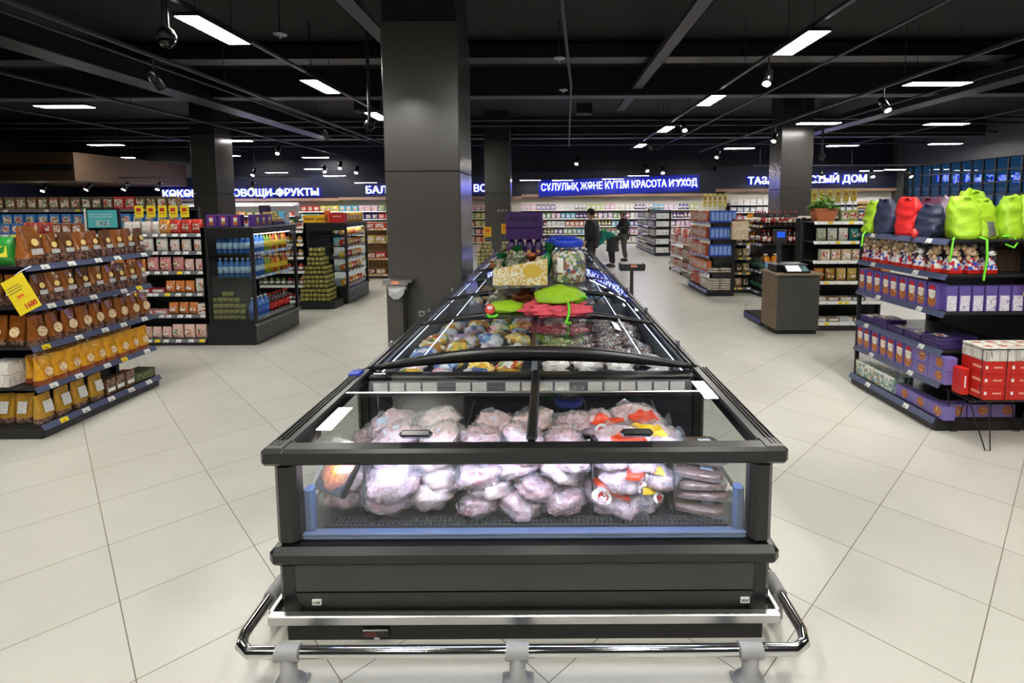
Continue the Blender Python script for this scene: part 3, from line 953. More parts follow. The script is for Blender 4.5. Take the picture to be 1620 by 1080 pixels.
def island(y0, L, label, first=False):
    t = thing('island_freezer', label, 'freezer', (IC, y0 + L / 2, 0), 0, 'island freezers with curved lids')
    y1 = y0 + L - 0.004
    mb = MB(); mb.box((IX0 + 0.04, y0, 0), (IX1 - 0.04, y1, 0.12), BLK); partw('plinth', mb, t)
    mb = MB()
    for xa, xb in ((IX0, IX0 + 0.06), (IX1 - 0.06, IX1)):
        mb.cbox((xa, y0, 0.12), (xb, y1, 0.84), FRZP, 0.006)
    mb.cbox((IX0 - 0.025, y0, 0.36), (IX0 + 0.03, y1, 0.445), FRZ, 0.015); mb.cbox((IX1 - 0.03, y0, 0.36), (IX1 + 0.025, y1, 0.445), FRZ, 0.015)
    mb.box((IX0 + 0.06, y0, 0.12), (IX1 - 0.06, y1, 0.46), FRZP)
    partw('cabinet_body', mb, t)
    for s, xa in ((-1, IX0 - 0.03), (1, IX1 - 0.05)):
        mb = MB(); mb.cbox((xa, y0, 0.84), (xa + 0.08, y1, 0.905), FRZ, 0.012); mb.cbox((xa + 0.03, y0, 0.9), (xa + 0.05, y1, 0.915), FRZ, 0.004); partw('side_rail', mb, t)
        for xx, z in ((IX0 + 0.07 if s < 0 else IX1 - 0.085, 0.855), (IX0 + 0.33 if s < 0 else IX1 - 0.345, 0.94)):  # upper strip glows in place of a line reflected in the glass
            mb = MB(); mb.box((xx, y0 + 0.06, z), (xx + 0.0045, y1 - 0.05, z + 0.005), LEDW); partw('led_strip', mb, t)
    mb = MB()
    mb.box((IX0 + 0.06, y0 + 0.02, 0.455), (IX1 - 0.06, y1 - 0.02, 0.475), LINW)
    for xa in (IX0 + 0.06, IX1 - 0.068):
        mb.box((xa, y0 + 0.02, 0.47), (xa + 0.008, y1 - 0.02, 0.84), LINW)
    mb.box((IC - 0.02, y0 + 0.02, 0.47), (IC + 0.02, y1 - 0.02, 0.78), LINW)
    mb.box((IX0 + 0.07, y0 + 0.012, 0.47), (IX1 - 0.07, y0 + 0.02, 0.84), LINW); mb.box((IX0 + 0.07, y1 - 0.02, 0.47), (IX1 - 0.07, y1 - 0.012, 0.84), LINW)
    partw('tank_liner', mb, t)
    k = 2 if L > 2 else 1
    for i in range(k):
        ya = y0 + i * L / k
        partw('arch_frame', arch_frame(ya, 0.05, 0.13 if first and i == 0 else 0.12, 0.062 if first and i == 0 else 0.075), t)
        yb = y0 + (i + 1) * L / k
        for a, b in ((IX0 + 0.05, IC - 0.015), (IC + 0.015, IX1 - 0.05)):
            mb = MB()
            mb.grid(lambda u, v: (a + u * (b - a), ya + 0.05 + v * (yb - ya - 0.055), arch(a + u * (b - a), 0.105, 0.903)), 12, 1, GLASS)
            lid = partw('curved_lid', mb, t)
        mb = MB(); mb.cbox((IC - 0.016, ya + 0.05, 0.985), (IC + 0.016, yb - 0.004, 1.012), FRZ, 0.004); partw('mullion', mb, t)
        for s in (-1, 1):
            xh = IX0 + 0.0 if s < 0 else IX1
            mb = MB(); mb.cbox((xh - 0.014, ya + 0.5, 0.905), (xh + 0.014, ya + 0.54, 0.945), STEEL, 0.006); partw('lid_catch', mb, t)
    return t
island(3.305, 2.495, 'black island freezer with curved glass lids directly behind the end freezer', True)
island(5.80, 2.5, 'second black island freezer from the front, beside the big column')
island(8.30, 2.5, 'third black island freezer from the front, beyond the candy jars')
i4 = island(10.80, 1.25, 'last short island freezer at the far end of the row')
partw('arch_frame', arch_frame(12.0, 0.05), i4)

# ------------------------------------------------------------------ frozen goods
def blob(w, d, h, seed, amp=0.16, freq=2.2, flat=0.75, nu=22, nv=14, sq=0.0):
    off = Vector((seed * 3.7, seed * 1.3, seed * 7.1))
    def fn(u, v):
        a, b = 2 * PI * u, PI * (v - 0.5)
        n = Vector((math.cos(b) * math.cos(a), math.cos(b) * math.sin(a), math.sin(b)))
        q = Vector([math.copysign(abs(c) ** (1 - sq), c) for c in n]) if sq else n
        r = 1 + amp * noise.noise(n * freq + off) * 1.6 + 0.35 * amp * noise.noise(n * freq * 3 + off)
        z = q.z * h / 2 * r
        if z < 0:
            z *= flat
        return (q.x * w / 2 * r, q.y * d / 2 * r, z + h / 2 * flat)
    return fn, nu, nv
CHK = ramp_mat('chicken_in_clear_bag', [(178, 140, 134), (222, 190, 182), (232, 212, 208), (205, 168, 158)], 'noise', 9, 0.2, 0.7, hard=False, distort=1.2, bump=0.5)
CHK2 = ramp_mat('pale_pork_in_clear_bag', [(160, 112, 112), (222, 198, 204), (206, 164, 166), (236, 226, 230)], 'noise', 12, 0.18, 0.7, hard=False, distort=1.0, bump=0.55)
MEAT = ramp_mat('red_meat_in_clear_bag', [(150, 96, 96), (206, 180, 184), (184, 132, 132), (226, 212, 214)], 'noise', 14, 0.18, 0.7, hard=False, distort=1.4, bump=0.5)
SMOK = ramp_mat('smoked_meat_vacuum_pack', [(88, 64, 58), (130, 108, 102), (104, 80, 74), (160, 146, 146)], 'noise', 10, 0.18, 0.6, hard=False, distort=0.6, bump=0.3, stretch=(1, 4, 1))
GRIL = ramp_mat('marinated_orange_meat', [(120, 50, 20), (214, 110, 40), (240, 160, 70), (150, 70, 30)], 'noise', 26, 0.3, 0.6, hard=False, distort=1)
FISH = ramp_mat('silver_fish_pack', [(54, 56, 64), (206, 212, 220), (140, 92, 62), (86, 92, 108), (236, 238, 240), (96, 60, 44)], 'noise', 13, 0.2, 0.6, hard=False, distort=1.2, bump=0.3, stretch=(3, 1, 1))
DUMP = ramp_mat('white_dumpling_bag', [(228, 226, 224), (206, 200, 202), (242, 242, 242), (190, 186, 192)], 'voronoi', 26, 0.3, 0.5, bump=0.3)
VEG = ramp_mat('mixed_vegetable_bag', [(86, 130, 60), (226, 190, 60), (222, 226, 222), (180, 90, 50), (130, 160, 90)], 'voronoi', 24, 0.28, 0.5, bump=0.3)
PINKP = ramp_mat('pink_print_bag', [(222, 150, 170), (236, 230, 236), (170, 150, 196), (228, 200, 210)], 'voronoi', 18, 0.28, 0.5, bump=0.3)
BLUEP = ramp_mat('blue_print_bag', [(120, 160, 210), (226, 234, 244), (86, 110, 170), (200, 214, 230)], 'voronoi', 16, 0.28, 0.5, bump=0.3)
YELP = ramp_mat('yellow_print_bag', [(226, 180, 60), (240, 220, 130), (190, 130, 50), (236, 236, 220)], 'voronoi', 20, 0.28, 0.5, bump=0.3)
LBL = mat('pale_blue_label', (196, 214, 236), 0.5)

def crinkle():
    m = glass_mat('crinkled_clear_bag', (0.98, 0.98, 0.99), 1.5, 0.08, 0.10, (236, 238, 246))
    nt = m.node_tree
    tc = nt.nodes.new('ShaderNodeTexCoord'); n = nt.nodes.new('ShaderNodeTexNoise'); bp = nt.nodes.new('ShaderNodeBump')
    n.inputs['Scale'].default_value = 24; n.inputs['Detail'].default_value = 4; n.inputs['Distortion'].default_value = 2.5
    nt.links.new(tc.outputs['Object'], n.inputs['Vector']); nt.links.new(n.outputs['Fac'], bp.inputs['Height'])
    bp.inputs['Strength'].default_value = 1.0; bp.inputs['Distance'].default_value = 0.03
    for q in nt.nodes:
        if q.type == 'BSDF_GLOSSY':
            nt.links.new(bp.outputs[0], q.inputs['Normal'])
    return m
CRINK = crinkle()
PROTO = {}
class Proto:
    def __init__(self, name, parts, w, d, h, desc, cat, plural):
        self.name, self.parts, self.w, self.d, self.h, self.desc, self.cat, self.plural = name, parts, w, d, h, desc, cat, plural
def place(p, M, label, group, tint=None):
    """one product: body mesh at the top, its label or cap as children"""
    o = bpy.data.objects.new(p.name, p.parts[0][1])
    COL.objects.link(o)
    o.matrix_world = M
    o['label'] = label
    o['category'] = p.cat
    if group:
        o['group'] = group
    if tint:
        o.color = lin(tint)
    for n, me in p.parts[1:]:
        c = bpy.data.objects.new(n, me)
        COL.objects.link(c)
        c.parent = o
        if tint:
            c.color = lin(tint)
    return o
def bag_proto(name, m, w, d, h, seed, desc, cat, plural, tuft=True, amp=0.16, label=LBL, sq=0.0, freq=2.2, brand=False, film=True):
    mb = MB(); mb.grid(*blob(w, d, h, seed, amp, freq, sq=sq), m, True, True)
    if tuft:
        mb.lathe([(0.012, -0.01), (0.01, 0.01), (0.024, 0.035), (0.038, 0.05)], FILM, 9, T(w * 0.4, 0, h * 0.62, 0, 0, 1.0))
    ps = [('bag', mb.mesh(name))]
    if film:
      ms = MB(); f2, a2, b2 = blob(w * 1.07, d * 1.07, h * 1.08, seed + 0.37, amp * 1.25, freq * 1.3, sq=sq); ms.grid(f2, 24, 16, CRINK, True, True)
      ps.append(('clear_film', ms.mesh('clear_film')))
    if label:
        ml = MB(); ml.grid(lambda u, v: (-w * 0.16 + u * w * 0.3, -d * 0.47 + 0.02 - v * -d * 0.18, h * 0.55 + v * h * 0.3), 2, 2, label)
        ps.append(('label_sticker', ml.mesh('label_sticker')))
    if brand:
        f3, _, _ = blob(w * 1.09, d * 1.09, h * 1.1, seed + 0.37, amp * 1.25, freq * 1.3, sq=sq)
        ml = MB(); ml.grid(lambda u, v: f3(0.62 + 0.3 * u, 0.7 + 0.24 * v), 8, 6, mat('red_yellow_print_' + str(seed % 2), ((226, 70, 36), (244, 200, 50))[seed % 2], 0.35, coat=0.4))
        ps.append(('printed_panel', ml.mesh('printed_panel')))
        for nm, k, mm in (('white_oval', 1.0, WHT), ('red_oval', 0.6, REDT)):
            f4, _, _ = blob(w * (1.12 + 0.02 * (nm == 'red_oval')), d * (1.12 + 0.02 * (nm == 'red_oval')), h * 1.12, seed + 0.37, amp * 1.25, freq * 1.3, sq=sq)
            ml = MB(); ml.grid(lambda u, v: f4(0.74 + 0.045 * k * u * math.cos(2 * PI * v), 0.62 + 0.11 * k * u * math.sin(2 * PI * v)), 2, 16, mm)
            ps.append((nm, ml.mesh(nm)))
    return Proto(name, ps, w, d, h, desc, cat, plural)
chick = [bag_proto('chicken_bag', CHK if s % 2 else CHK2, 0.235, 0.19, 0.15, s, 'clear bag of pale chicken', 'chicken', 'chicken bags', s % 2 == 0, 0.2) for s in range(6)]
meats = [bag_proto('meat_bag', [MEAT, CHK2, MEAT, CHK2, CHK][s], 0.2, 0.17, 0.105, s + 20, 'vacuum bag of pink meat', 'meat', 'meat bags', False, 0.24, LBL if s % 2 else None, 0.25) for s in range(5)]
brand = [bag_proto('branded_chicken_bag', CHK2, 0.25, 0.19, 0.15, s + 40, 'printed bag of whole chicken', 'chicken', 'printed chicken bags', True, 0.2, None, 0.0, 2.0, True) for s in range(3)]
def slab_proto(name, m, w, d, h, desc, cat, plural, lab=LBL):
    mb = MB(); mb.grid(*blob(w, d, h, 3, 0.05, 2, 0.9, sq=0.55), m, True, True)
    mb.cbox((-w * 0.56, -d * 0.56, h * 0.42), (w * 0.56, d * 0.56, h * 0.44), FILM, 0.001)
    ps = [('pack', mb.mesh(name))]
    if lab:
        ml = MB(); ml.box((w * 0.05, -d * 0.2, h * 0.93), (w * 0.3, d * 0.15, h * 0.96), lab); ps.append(('label_sticker', ml.mesh('label_sticker')))
    return Proto(name, ps, w, d, h, desc, cat, plural)
smoked = slab_proto('smoked_meat_pack', SMOK, 0.24, 0.17, 0.045, 'flat vacuum pack of smoked meat', 'meat', 'smoked packs')
mb = MB(); mb.cbox((-0.09, -0.12, 0), (0.09, 0.12, 0.035), BLKG, 0.01); mt = MB(); mt.grid(*blob(0.15, 0.2, 0.04, 5, 0.3, 5), GRIL, True, True)
for v in range(len(mt.v)):
    mt.v[v] = (mt.v[v][0], mt.v[v][1], mt.v[v][2] + 0.022)
mf = MB(); mf.box((-0.088, -0.118, 0.058), (0.088, 0.118, 0.059), FILM)
grill = Proto('marinated_meat_tray', [('tray', mb.mesh('marinated_meat_tray')), ('marinated_meat', mt.mesh('marinated_meat')), ('film_cover', mf.mesh('film_cover'))], 0.18, 0.24, 0.06, 'black tray of orange marinated meat', 'meat', 'trays')

R = random.Random(11)
LAY = ('bottom', 'second', 'third', 'top', 'upper')
def heap(kinds, x0, x1, y0, rows, layers, z0, dz, dx, dy, where, tilt=0.25, skip=(), sc=(0.9, 1.14)):
    k = 0
    for l in range(layers):
        nx = max(1, int(round((x1 - x0) / dx)))
        for r in range(rows - (1 if l == layers - 1 and rows > 1 else 0)):
            for i in range(nx):
                if (l, r, i) in skip:
                    continue
                p = kinds[k % len(kinds)]; k += 1
                x = x0 + (i + 0.5) * (x1 - x0) / nx + (0.16 if (l + r) % 2 else -0.16) * (x1 - x0) / nx
                y = y0 + (r + 0.5) * dy + 0.012 * l + R.uniform(-0.02, 0.02)
                M = T(x + R.uniform(-0.02, 0.02), y - 0.025, z0 + l * dz + R.uniform(-0.012, 0.012), R.uniform(-0.9, 0.9), R.uniform(-tilt, tilt), R.uniform(-tilt, tilt), R.uniform(*sc))
                pos = '' if nx == 1 else ', %s across' % nth(i)
                dep = '' if rows == 1 else (', front' if r == 0 else ', %s back' % ('just' if r == 1 else 'farther'))
                place(p, M, '%s in %s, %s layer%s%s' % (p.desc, where, LAY[l], pos, dep), p.plural + ' in ' + where)
place(chick[0], T(-1.0, 2.5, 0.47, 0.4, 0.1, 0), 'clear bag of chicken lowest beside the side glass', 'chicken bags in the side bin')
place(chick[3], T(-0.985, 2.48, 0.585, -0.3, 0, 0.2), 'clear bag of chicken lying under the marinated meat tray', 'chicken bags in the side bin')
place(grill, T(-0.985, 2.40, 0.70, -0.35, 0.9, 0.12), 'black tray of orange marinated meat leaning by the side glass', None)
place(chick[4], T(-1.0, 2.86, 0.48, 0.2, 0, 0), 'clear chicken bag in the side bin behind the tray', 'chicken bags in the side bin')
place(chick[2], T(-0.97, 2.8, 0.6, 0.5, 0, 0.15), 'knotted chicken bag with white tail at the back of the side bin', 'chicken bags in the side bin')
heap(chick, -0.86, -0.45, 2.36, 3, 4, 0.464, 0.094, 0.2, 0.19, 'the second bin', 0.45, sc=(0.92, 1.16))
heap(meats, -0.41, 0.19, 2.36, 3, 5, 0.466, 0.076, 0.2, 0.17, 'the middle bin', 0.34, skip=((1, 0, 2),))
heap(brand, 0.23, 0.58, 2.36, 3, 4, 0.464, 0.094, 0.2, 0.2, 'the fourth bin', 0.3)
for l in range(6):
    place(smoked, T(0.745 + R.uniform(-0.02, 0.02), 2.45 + 0.012 * l, 0.472 + 0.052 * l, R.uniform(-0.35, 0.35), R.uniform(-0.14, 0.1), R.uniform(-0.12, 0.12)), 'flat vacuum pack of smoked meat, %s from the bottom of the front stack' % nth(l), 'smoked packs by the side glass')
for l in range(4):
    place(smoked, T(0.75, 2.72, 0.472 + 0.05 * l, R.uniform(-0.2, 0.2), 0, 0), 'smoked meat pack behind the front stack, %s from the bottom' % nth(l), 'smoked packs by the side glass')

# goods in the island units
dump = [bag_proto('dumpling_bag', DUMP, 0.2, 0.17, 0.1, s + 60, 'bag of white dumplings', 'frozen food', 'dumpling bags', False, 0.16, None, 0.2, film=False) for s in range(3)]
fishp = [bag_proto('fish_pack', FISH, 0.24, 0.12, 0.08, s + 70, 'silver pack of frozen fish', 'fish', 'fish packs', False, 0.24, None, 0.3, film=False) for s in range(4)]
vegp = [bag_proto('frozen_food_bag', m, 0.19, 0.16, 0.1, 80 + i, d, 'frozen food', 'frozen food bags', False, 0.2, None, 0.2, film=False) for i, (m, d) in enumerate(((VEG, 'bag of mixed frozen vegetables'), (PINKP, 'pink and white frozen bag'), (BLUEP, 'blue and white frozen bag'), (YELP, 'yellow printed frozen bag')))]
def fill(kinds, side, ya, yb, z, layers, where):
    x0, x1 = (IX0 + 0.1, IC - 0.05) if side < 0 else (IC + 0.05, IX1 - 0.1)
    nx, ny = 4, max(1, int((yb - ya) / 0.2))
    k = 0
    for l in range(layers):
        for j in range(ny):
            for i in range(nx):
                p = kinds[(k + j) % len(kinds)]; k += 1
                x = x0 + (i + 0.5) * (x1 - x0) / nx
                M = T(x + R.uniform(-0.01, 0.01), ya + (j + 0.5) * (yb - ya) / ny, z + l * 0.085 + R.uniform(-0.015, 0.02), R.uniform(-1.1, 1.1), R.uniform(-0.3, 0.3), R.uniform(-0.3, 0.3), R.uniform(0.9, 1.15))
                place(p, M, '%s in %s, %s row back, %s across%s' % (p.desc, where, nth(j), nth(i), '' if layers == 1 else (', %s layer' % ('under', 'top')[l])), p.plural + ' in ' + where)
WH = {-1: 'column side', 1: 'kiosk side'}
fill(vegp, -1, 3.36, 4.5, 0.745, 1, 'the front column side bay')
fill(dump, 1, 3.36, 3.85, 0.755, 1, 'the dumpling bin')
fill(fishp, 1, 3.88, 5.7, 0.7, 1, 'the fish bins')
fill([vegp[1], vegp[3], vegp[2]], -1, 4.65, 5.7, 0.66, 1, 'the second column side bay')
fill([fishp[0], vegp[2]], 1, 5.9, 8.2, 0.62, 1, 'the second freezer kiosk side')
fill([vegp[0], vegp[2]], -1, 5.9, 8.2, 0.6, 1, 'the second freezer column side')
fill([vegp[2], dump[0]], 1, 8.4, 10.6, 0.62, 1, 'the third freezer')

# ------------------------------------------------------------------ goods standing on the island
st = thing('acrylic_stand', 'clear acrylic shelf on legs holding the candy jars above the freezer lids', 'display stand', (-0.09, 4.85, 1.015))
mb = MB(); mb.cbox((-0.55, 4.42, 1.255), (0.36, 5.75, 1.267), ACRYL, 0.002); partw('upper_shelf', mb, st)
mb = MB(); mb.cbox((-0.55, 4.3, 1.016), (0.36, 5.75, 1.024), ACRYL, 0.002); partw('lower_shelf', mb, st)
for x in (-0.5, -0.1, 0.3):
    for y in (4.46, 5.1, 5.7):
        mb = MB(); mb.cyl((x, y, 1.0235), (x, y, 1.255), 0.012, ACRYL, n=10); lg = partw('shelf_leg', mb, st)
        mb = MB(); mb.cyl((x, y, 1.11), (x, y, 1.14), 0.014, STEEL, n=10); part('leg_bolt', mb, lg)

CART = ramp_mat('cream_gold_print', [(236, 228, 200), (232, 224, 190), (206, 170, 70), (240, 236, 214)], 'noise', 14, 0.5, distort=2)
mb = MB()
pf = [(-0.47, 1.268), (0.0, 1.268), (0.0, 1.5), (-0.47, 1.4)]
for (a, b) in ((4.44, 4.452), (4.79, 4.802)):
    vs = [(x, y, z) for y in (a, b) for x, z in pf]
    mb.add(vs, [(0, 1, 2, 3), (7, 6, 5, 4), (0, 4, 5, 1), (1, 5, 6, 2), (2, 6, 7, 3), (3, 7, 4, 0)], CART)
mb.box((-0.47, 4.452, 1.268), (0.0, 4.79, 1.28), CART); mb.box((-0.47, 4.452, 1.28), (-0.46, 4.79, 1.4), CART); mb.box((-0.01, 4.452, 1.28), (0.0, 4.79, 1.5), CART)
dc = solo('display_carton', mb, 'cream and gold open display carton holding foil wrapped sweets', 'box')
mb = MB(); mb.grid(lambda u, v: (-0.13 + 0.085 * u * math.cos(2 * PI * v), 4.4385, 1.39 + 0.06 * u * math.sin(2 * PI * v)), 1, 20, mat('gold_oval', (212, 180, 70), 0.4)); part('gold_oval', mb, dc)
FOILG = mat('green_foil', (30, 110, 60), 0.2, metal=0.6, bump=0.5, bs=60)
FOILB = mat('copper_foil', (150, 84, 48), 0.22, metal=0.7, bump=0.6, bs=60)
FOILS = ramp_mat('silver_green_wrapper', [(150, 160, 150), (90, 120, 80), (200, 190, 170), (110, 60, 50)], 'noise', 40, 0.2, 0.4, hard=True)
def foil_sweet(x, y, z, m, rz, h, label):
    mb = MB()
    def fn(u, v):
        a = 2 * PI * u
        r = (0.05 * math.sin(PI * min(1, v * 1.3) ) ** 0.6 if v < 0.72 else 0.014 + (v - 0.72) * 0.13) * (1 + 0.18 * math.sin(9 * a))
        return (r * math.cos(a), r * math.sin(a), h * v)
    mb.grid(fn, 30, 14, m, True, True)
    solo('foil_sweet', mb, label, 'sweet', 'foil sweets in the cream carton', T(x, y, z, rz, 0.2 * math.cos(rz), 0.3 * math.sin(rz)))
for i, (x, y, m, rz, h) in enumerate([(-0.40, 4.55, FOILS, 2.0, 0.2), (-0.33, 4.64, FOILS, 0.4, 0.26), (-0.26, 4.55, FOILS, 1.0, 0.27), (-0.2, 4.65, FOILG, 5.4, 0.32), (-0.12, 4.56, FOILB, 3, 0.25), (-0.05, 4.62, FOILG, 0.9, 0.34), (-0.43, 4.68, FOILG, 4.6, 0.24), (-0.3, 4.54, FOILS, 3.6, 0.24), (-0.17, 4.55, FOILS, 5.0, 0.25), (-0.37, 4.7, FOILS, 1.4, 0.25)]):
    foil_sweet(x, y, 1.281, m, rz, h, '%s shiny foil wrapped sweet in the cream carton, %s along' % (('silver', 'silver', 'silver', 'green', 'copper', 'green', 'green', 'silver', 'silver', 'silver')[i], nth(i)))

CANDY = ramp_mat('wrapped_candies', [(170, 70, 60), (224, 222, 214), (110, 140, 80), (150, 100, 76), (90, 104, 140), (210, 196, 150), (190, 186, 180), (170, 150, 140)], 'voronoi', 36, 0.25, 0.4, bump=0.4)
LIDB = mat('royal_blue_lid', (26, 62, 190), 0.3)
def candy_jar(x, y, z, s, label):
    mb = MB(); mb.lathe([(0.14, 0.0), (0.15, 0.015), (0.152, 0.26), (0.14, 0.30), (0.118, 0.32), (0.118, 0.335)], glass_mat('clear_jar_plastic', (0.97, 0.98, 0.98), 1.45), 28)
    j = solo('candy_jar', mb, label, 'jar', 'candy jars on the freezer', T(x, y, z, 0, 0, 0, s))
    mb = MB(); mb.lathe([(0.132, 0.005), (0.144, 0.02), (0.146, 0.24), (0.10, 0.285), (0.0, 0.29)], CANDY, 28); part('candy_filling', mb, j)
    mb = MB(); mb.lathe([(0.126, 0.32), (0.13, 0.325), (0.13, 0.37), (0.118, 0.385), (0.0, 0.388)], LIDB, 28); part('jar_lid', mb, j)
    mb = MB(); mb.grid(lambda u, v: (0.1535 * math.sin(-0.75 + u * 0.4), -0.1535 * math.cos(-0.75 + u * 0.4), 0.1 + 0.13 * v), 4, 1, WHT); part('jar_label', mb, j)
candy_jar(0.19, 4.62, 1.268, 1.0, 'big clear candy jar with blue lid at the front of the stand')
candy_jar(0.16, 4.98, 1.268, 1.0, 'clear candy jar with blue lid just behind the front jar')
candy_jar(0.14, 5.33, 1.268, 0.95, 'third candy jar with blue lid, hindmost on the stand')
PUR = mat('deep_purple_carton', (60, 26, 88), 0.4, var=0.08)
PURB = mat('blue_violet_carton', (66, 60, 170), 0.4)
GOLD = mat('gold_band', (214, 164, 60), 0.35)
tp = MB(); tp.cbox((-0.19, -0.15, 0), (0.19, 0.15, 0.16), PUR, 0.006)
pb = solo('purple_display_box', tp, 'long purple display box on top of the purple pouches', 'box', None, T(-0.24, 5.55, 1.72))
mb = MB()
for k in range(3):
    mb.cbox((-0.16 + k * 0.11, -0.153, 0.07), (-0.07 + k * 0.11, -0.149, 0.12), mat('dark_window_film', (60, 50, 80), 0.15), 0.001)
part('box_window', mb, pb)
tp = MB(); tp.cbox((-0.19, -0.15, 0), (0.19, 0.15, 0.12), PUR, 0.006)
solo('purple_carton', tp, 'plain purple carton between the display box and pouches', 'box', None, T(-0.24, 5.55, 1.598))
for k in range(4):
    mb = MB(); mb.grid(*blob(0.094, 0.16, 0.33, k, 0.05, 2, 0.98, 16, 12, 0.4), PUR, True, True)
    o = solo('purple_pouch', mb, 'purple sweet pouch with gold band under the cartons, %s along' % nth(k), 'pouch', 'purple pouches on the stand', T(-0.38 + k * 0.095, 5.5, 1.268))
    mb = MB(); mb.grid(lambda u, v: (0.05 * math.cos(PI * u + PI), 0.083 * math.sin(PI * u + PI) , 0.19 + 0.03 * v), 8, 1, GOLD); part('gold_band', mb, o)
for k in range(4):
    mb = MB(); mb.cbox((-0.045, -0.05, 0), (0.045, 0.05, 0.3), PURB, 0.004)
    o = solo('violet_tube_box', mb, 'tall blue violet chocolate box behind the jars, %s along' % nth(k), 'box', 'violet boxes on the stand', T(0.02 + k * 0.1, 5.65, 1.268))
    mb = MB(); mb.box((-0.012, -0.052, 0.12), (0.012, -0.05, 0.25), WHT); part('print_stripe', mb, o)
    mb = MB(); mb.cbox((-0.047, -0.052, 0.28), (0.047, 0.052, 0.312), mat('pale_violet_lid', (120, 120, 220), 0.3), 0.004); part('box_lid', mb, o)

# soft bags lying on the lids
LIME = mat('lime_nylon', (150, 196, 30), 0.55, var=0.06, vs=14, bump=0.35, bs=16)
PINKN = mat('coral_pink_tulle', (226, 84, 104), 0.6, var=0.15, vs=20, bump=0.6, bs=22)
def soft(name, fnargs, m, M, label, cat='bag'):
    mb = MB(); mb.grid(*fnargs, m, True, True)
    return solo(name, mb, label, cat, None, M)
o = soft('drawstring_bag', blob(0.42, 0.34, 0.18, 2, 0.16, 1.8, 0.5, 30, 16), LIME, T(0.1, 4.42, 1.125, 0.1, 0.1, 0.0), 'lime green bag with dangling strap lying on the pink bag')
mb = MB(); mb.tube([(0.05, -0.165, 0.05), (0.06, -0.185, 0.0), (0.055, -0.2, -0.05), (0.035, -0.215, -0.1), (0.02, -0.23, -0.108), (0.07, -0.25, -0.112)], [0.012] * 6, mat('neon_green_strap', (110, 220, 40), 0.5), 6); part('strap', mb, o)
mb = MB(); mb.tube([(0.14, -0.1, 0.07), (0.2, -0.09, 0.07), (0.225, -0.06, 0.05), (0.19, -0.05, 0.02), (0.12, -0.1, 0.02)], 0.012, MATS['neon_green_strap'], 6); part('strap_loop', mb, o)
o = soft('drawstring_bag', blob(0.36, 0.28, 0.13, 5, 0.16, 1.8, 0.5, 30, 16), LIME, T(-0.36, 4.5, 1.025, 0.15), 'lime green bag lying beside the red round tag')
mb = MB(); mb.tube([(-0.12, -0.1, 0.03), (-0.17, -0.14, 0.01), (-0.16, -0.18, 0.0), (-0.11, -0.19, 0.002), (-0.09, -0.16, 0.01)], 0.012, MATS['neon_green_strap'], 6); part('strap', mb, o)
mb = MB(); mb.cyl((-0.15, -0.135, 0.055), (-0.15, -0.139, 0.056), 0.042, mat('red_tag', (214, 34, 34), 0.4), n=24); tg = part('round_tag', mb, o, 'red round price tag with white panels')
mb = MB(); mb.box((-0.172, -0.143, 0.055), (-0.128, -0.1395, 0.083), WHT); mb.box((-0.168, -0.143, 0.025), (-0.134, -0.1395, 0.042), WHT); part('tag_print', mb, tg)
soft('pink_gift_bag', blob(0.58, 0.34, 0.2, 8, 0.24, 4.2, 0.4, 48, 26), PINKN, T(0.06, 4.4, 1.012, -0.05), 'crumpled coral pink bag under the lime green bag')
soft('copper_gift_bag', blob(0.26, 0.22, 0.17, 12, 0.3, 2.5, 0.7, 24, 14), FOILB, T(-0.2, 4.78, 1.025, 0.3), 'shiny copper foil gift behind the lime bags')
soft('clear_gift_bag', blob(0.22, 0.2, 0.15, 14, 0.25, 2.6, 0.7, 24, 14), ramp_mat('dark_sweets_in_clear_bag', [(60, 50, 44), (150, 140, 120), (90, 110, 80), (200, 196, 190)], 'noise', 30, 0.18, 0.7, hard=False), T(-0.44, 4.86, 1.025, 0.3), 'clear bag of dark sweets beside the copper gift')
soft('purple_gift_bag', blob(0.3, 0.3, 0.16, 15, 0.2, 2.2, 0.6, 24, 14), mat('dull_purple_film', (92, 64, 112), 0.25, var=0.15, bump=0.4), T(0.18, 4.85, 1.025, 0.3), 'dull purple gift bag behind the lime bag under the jars')

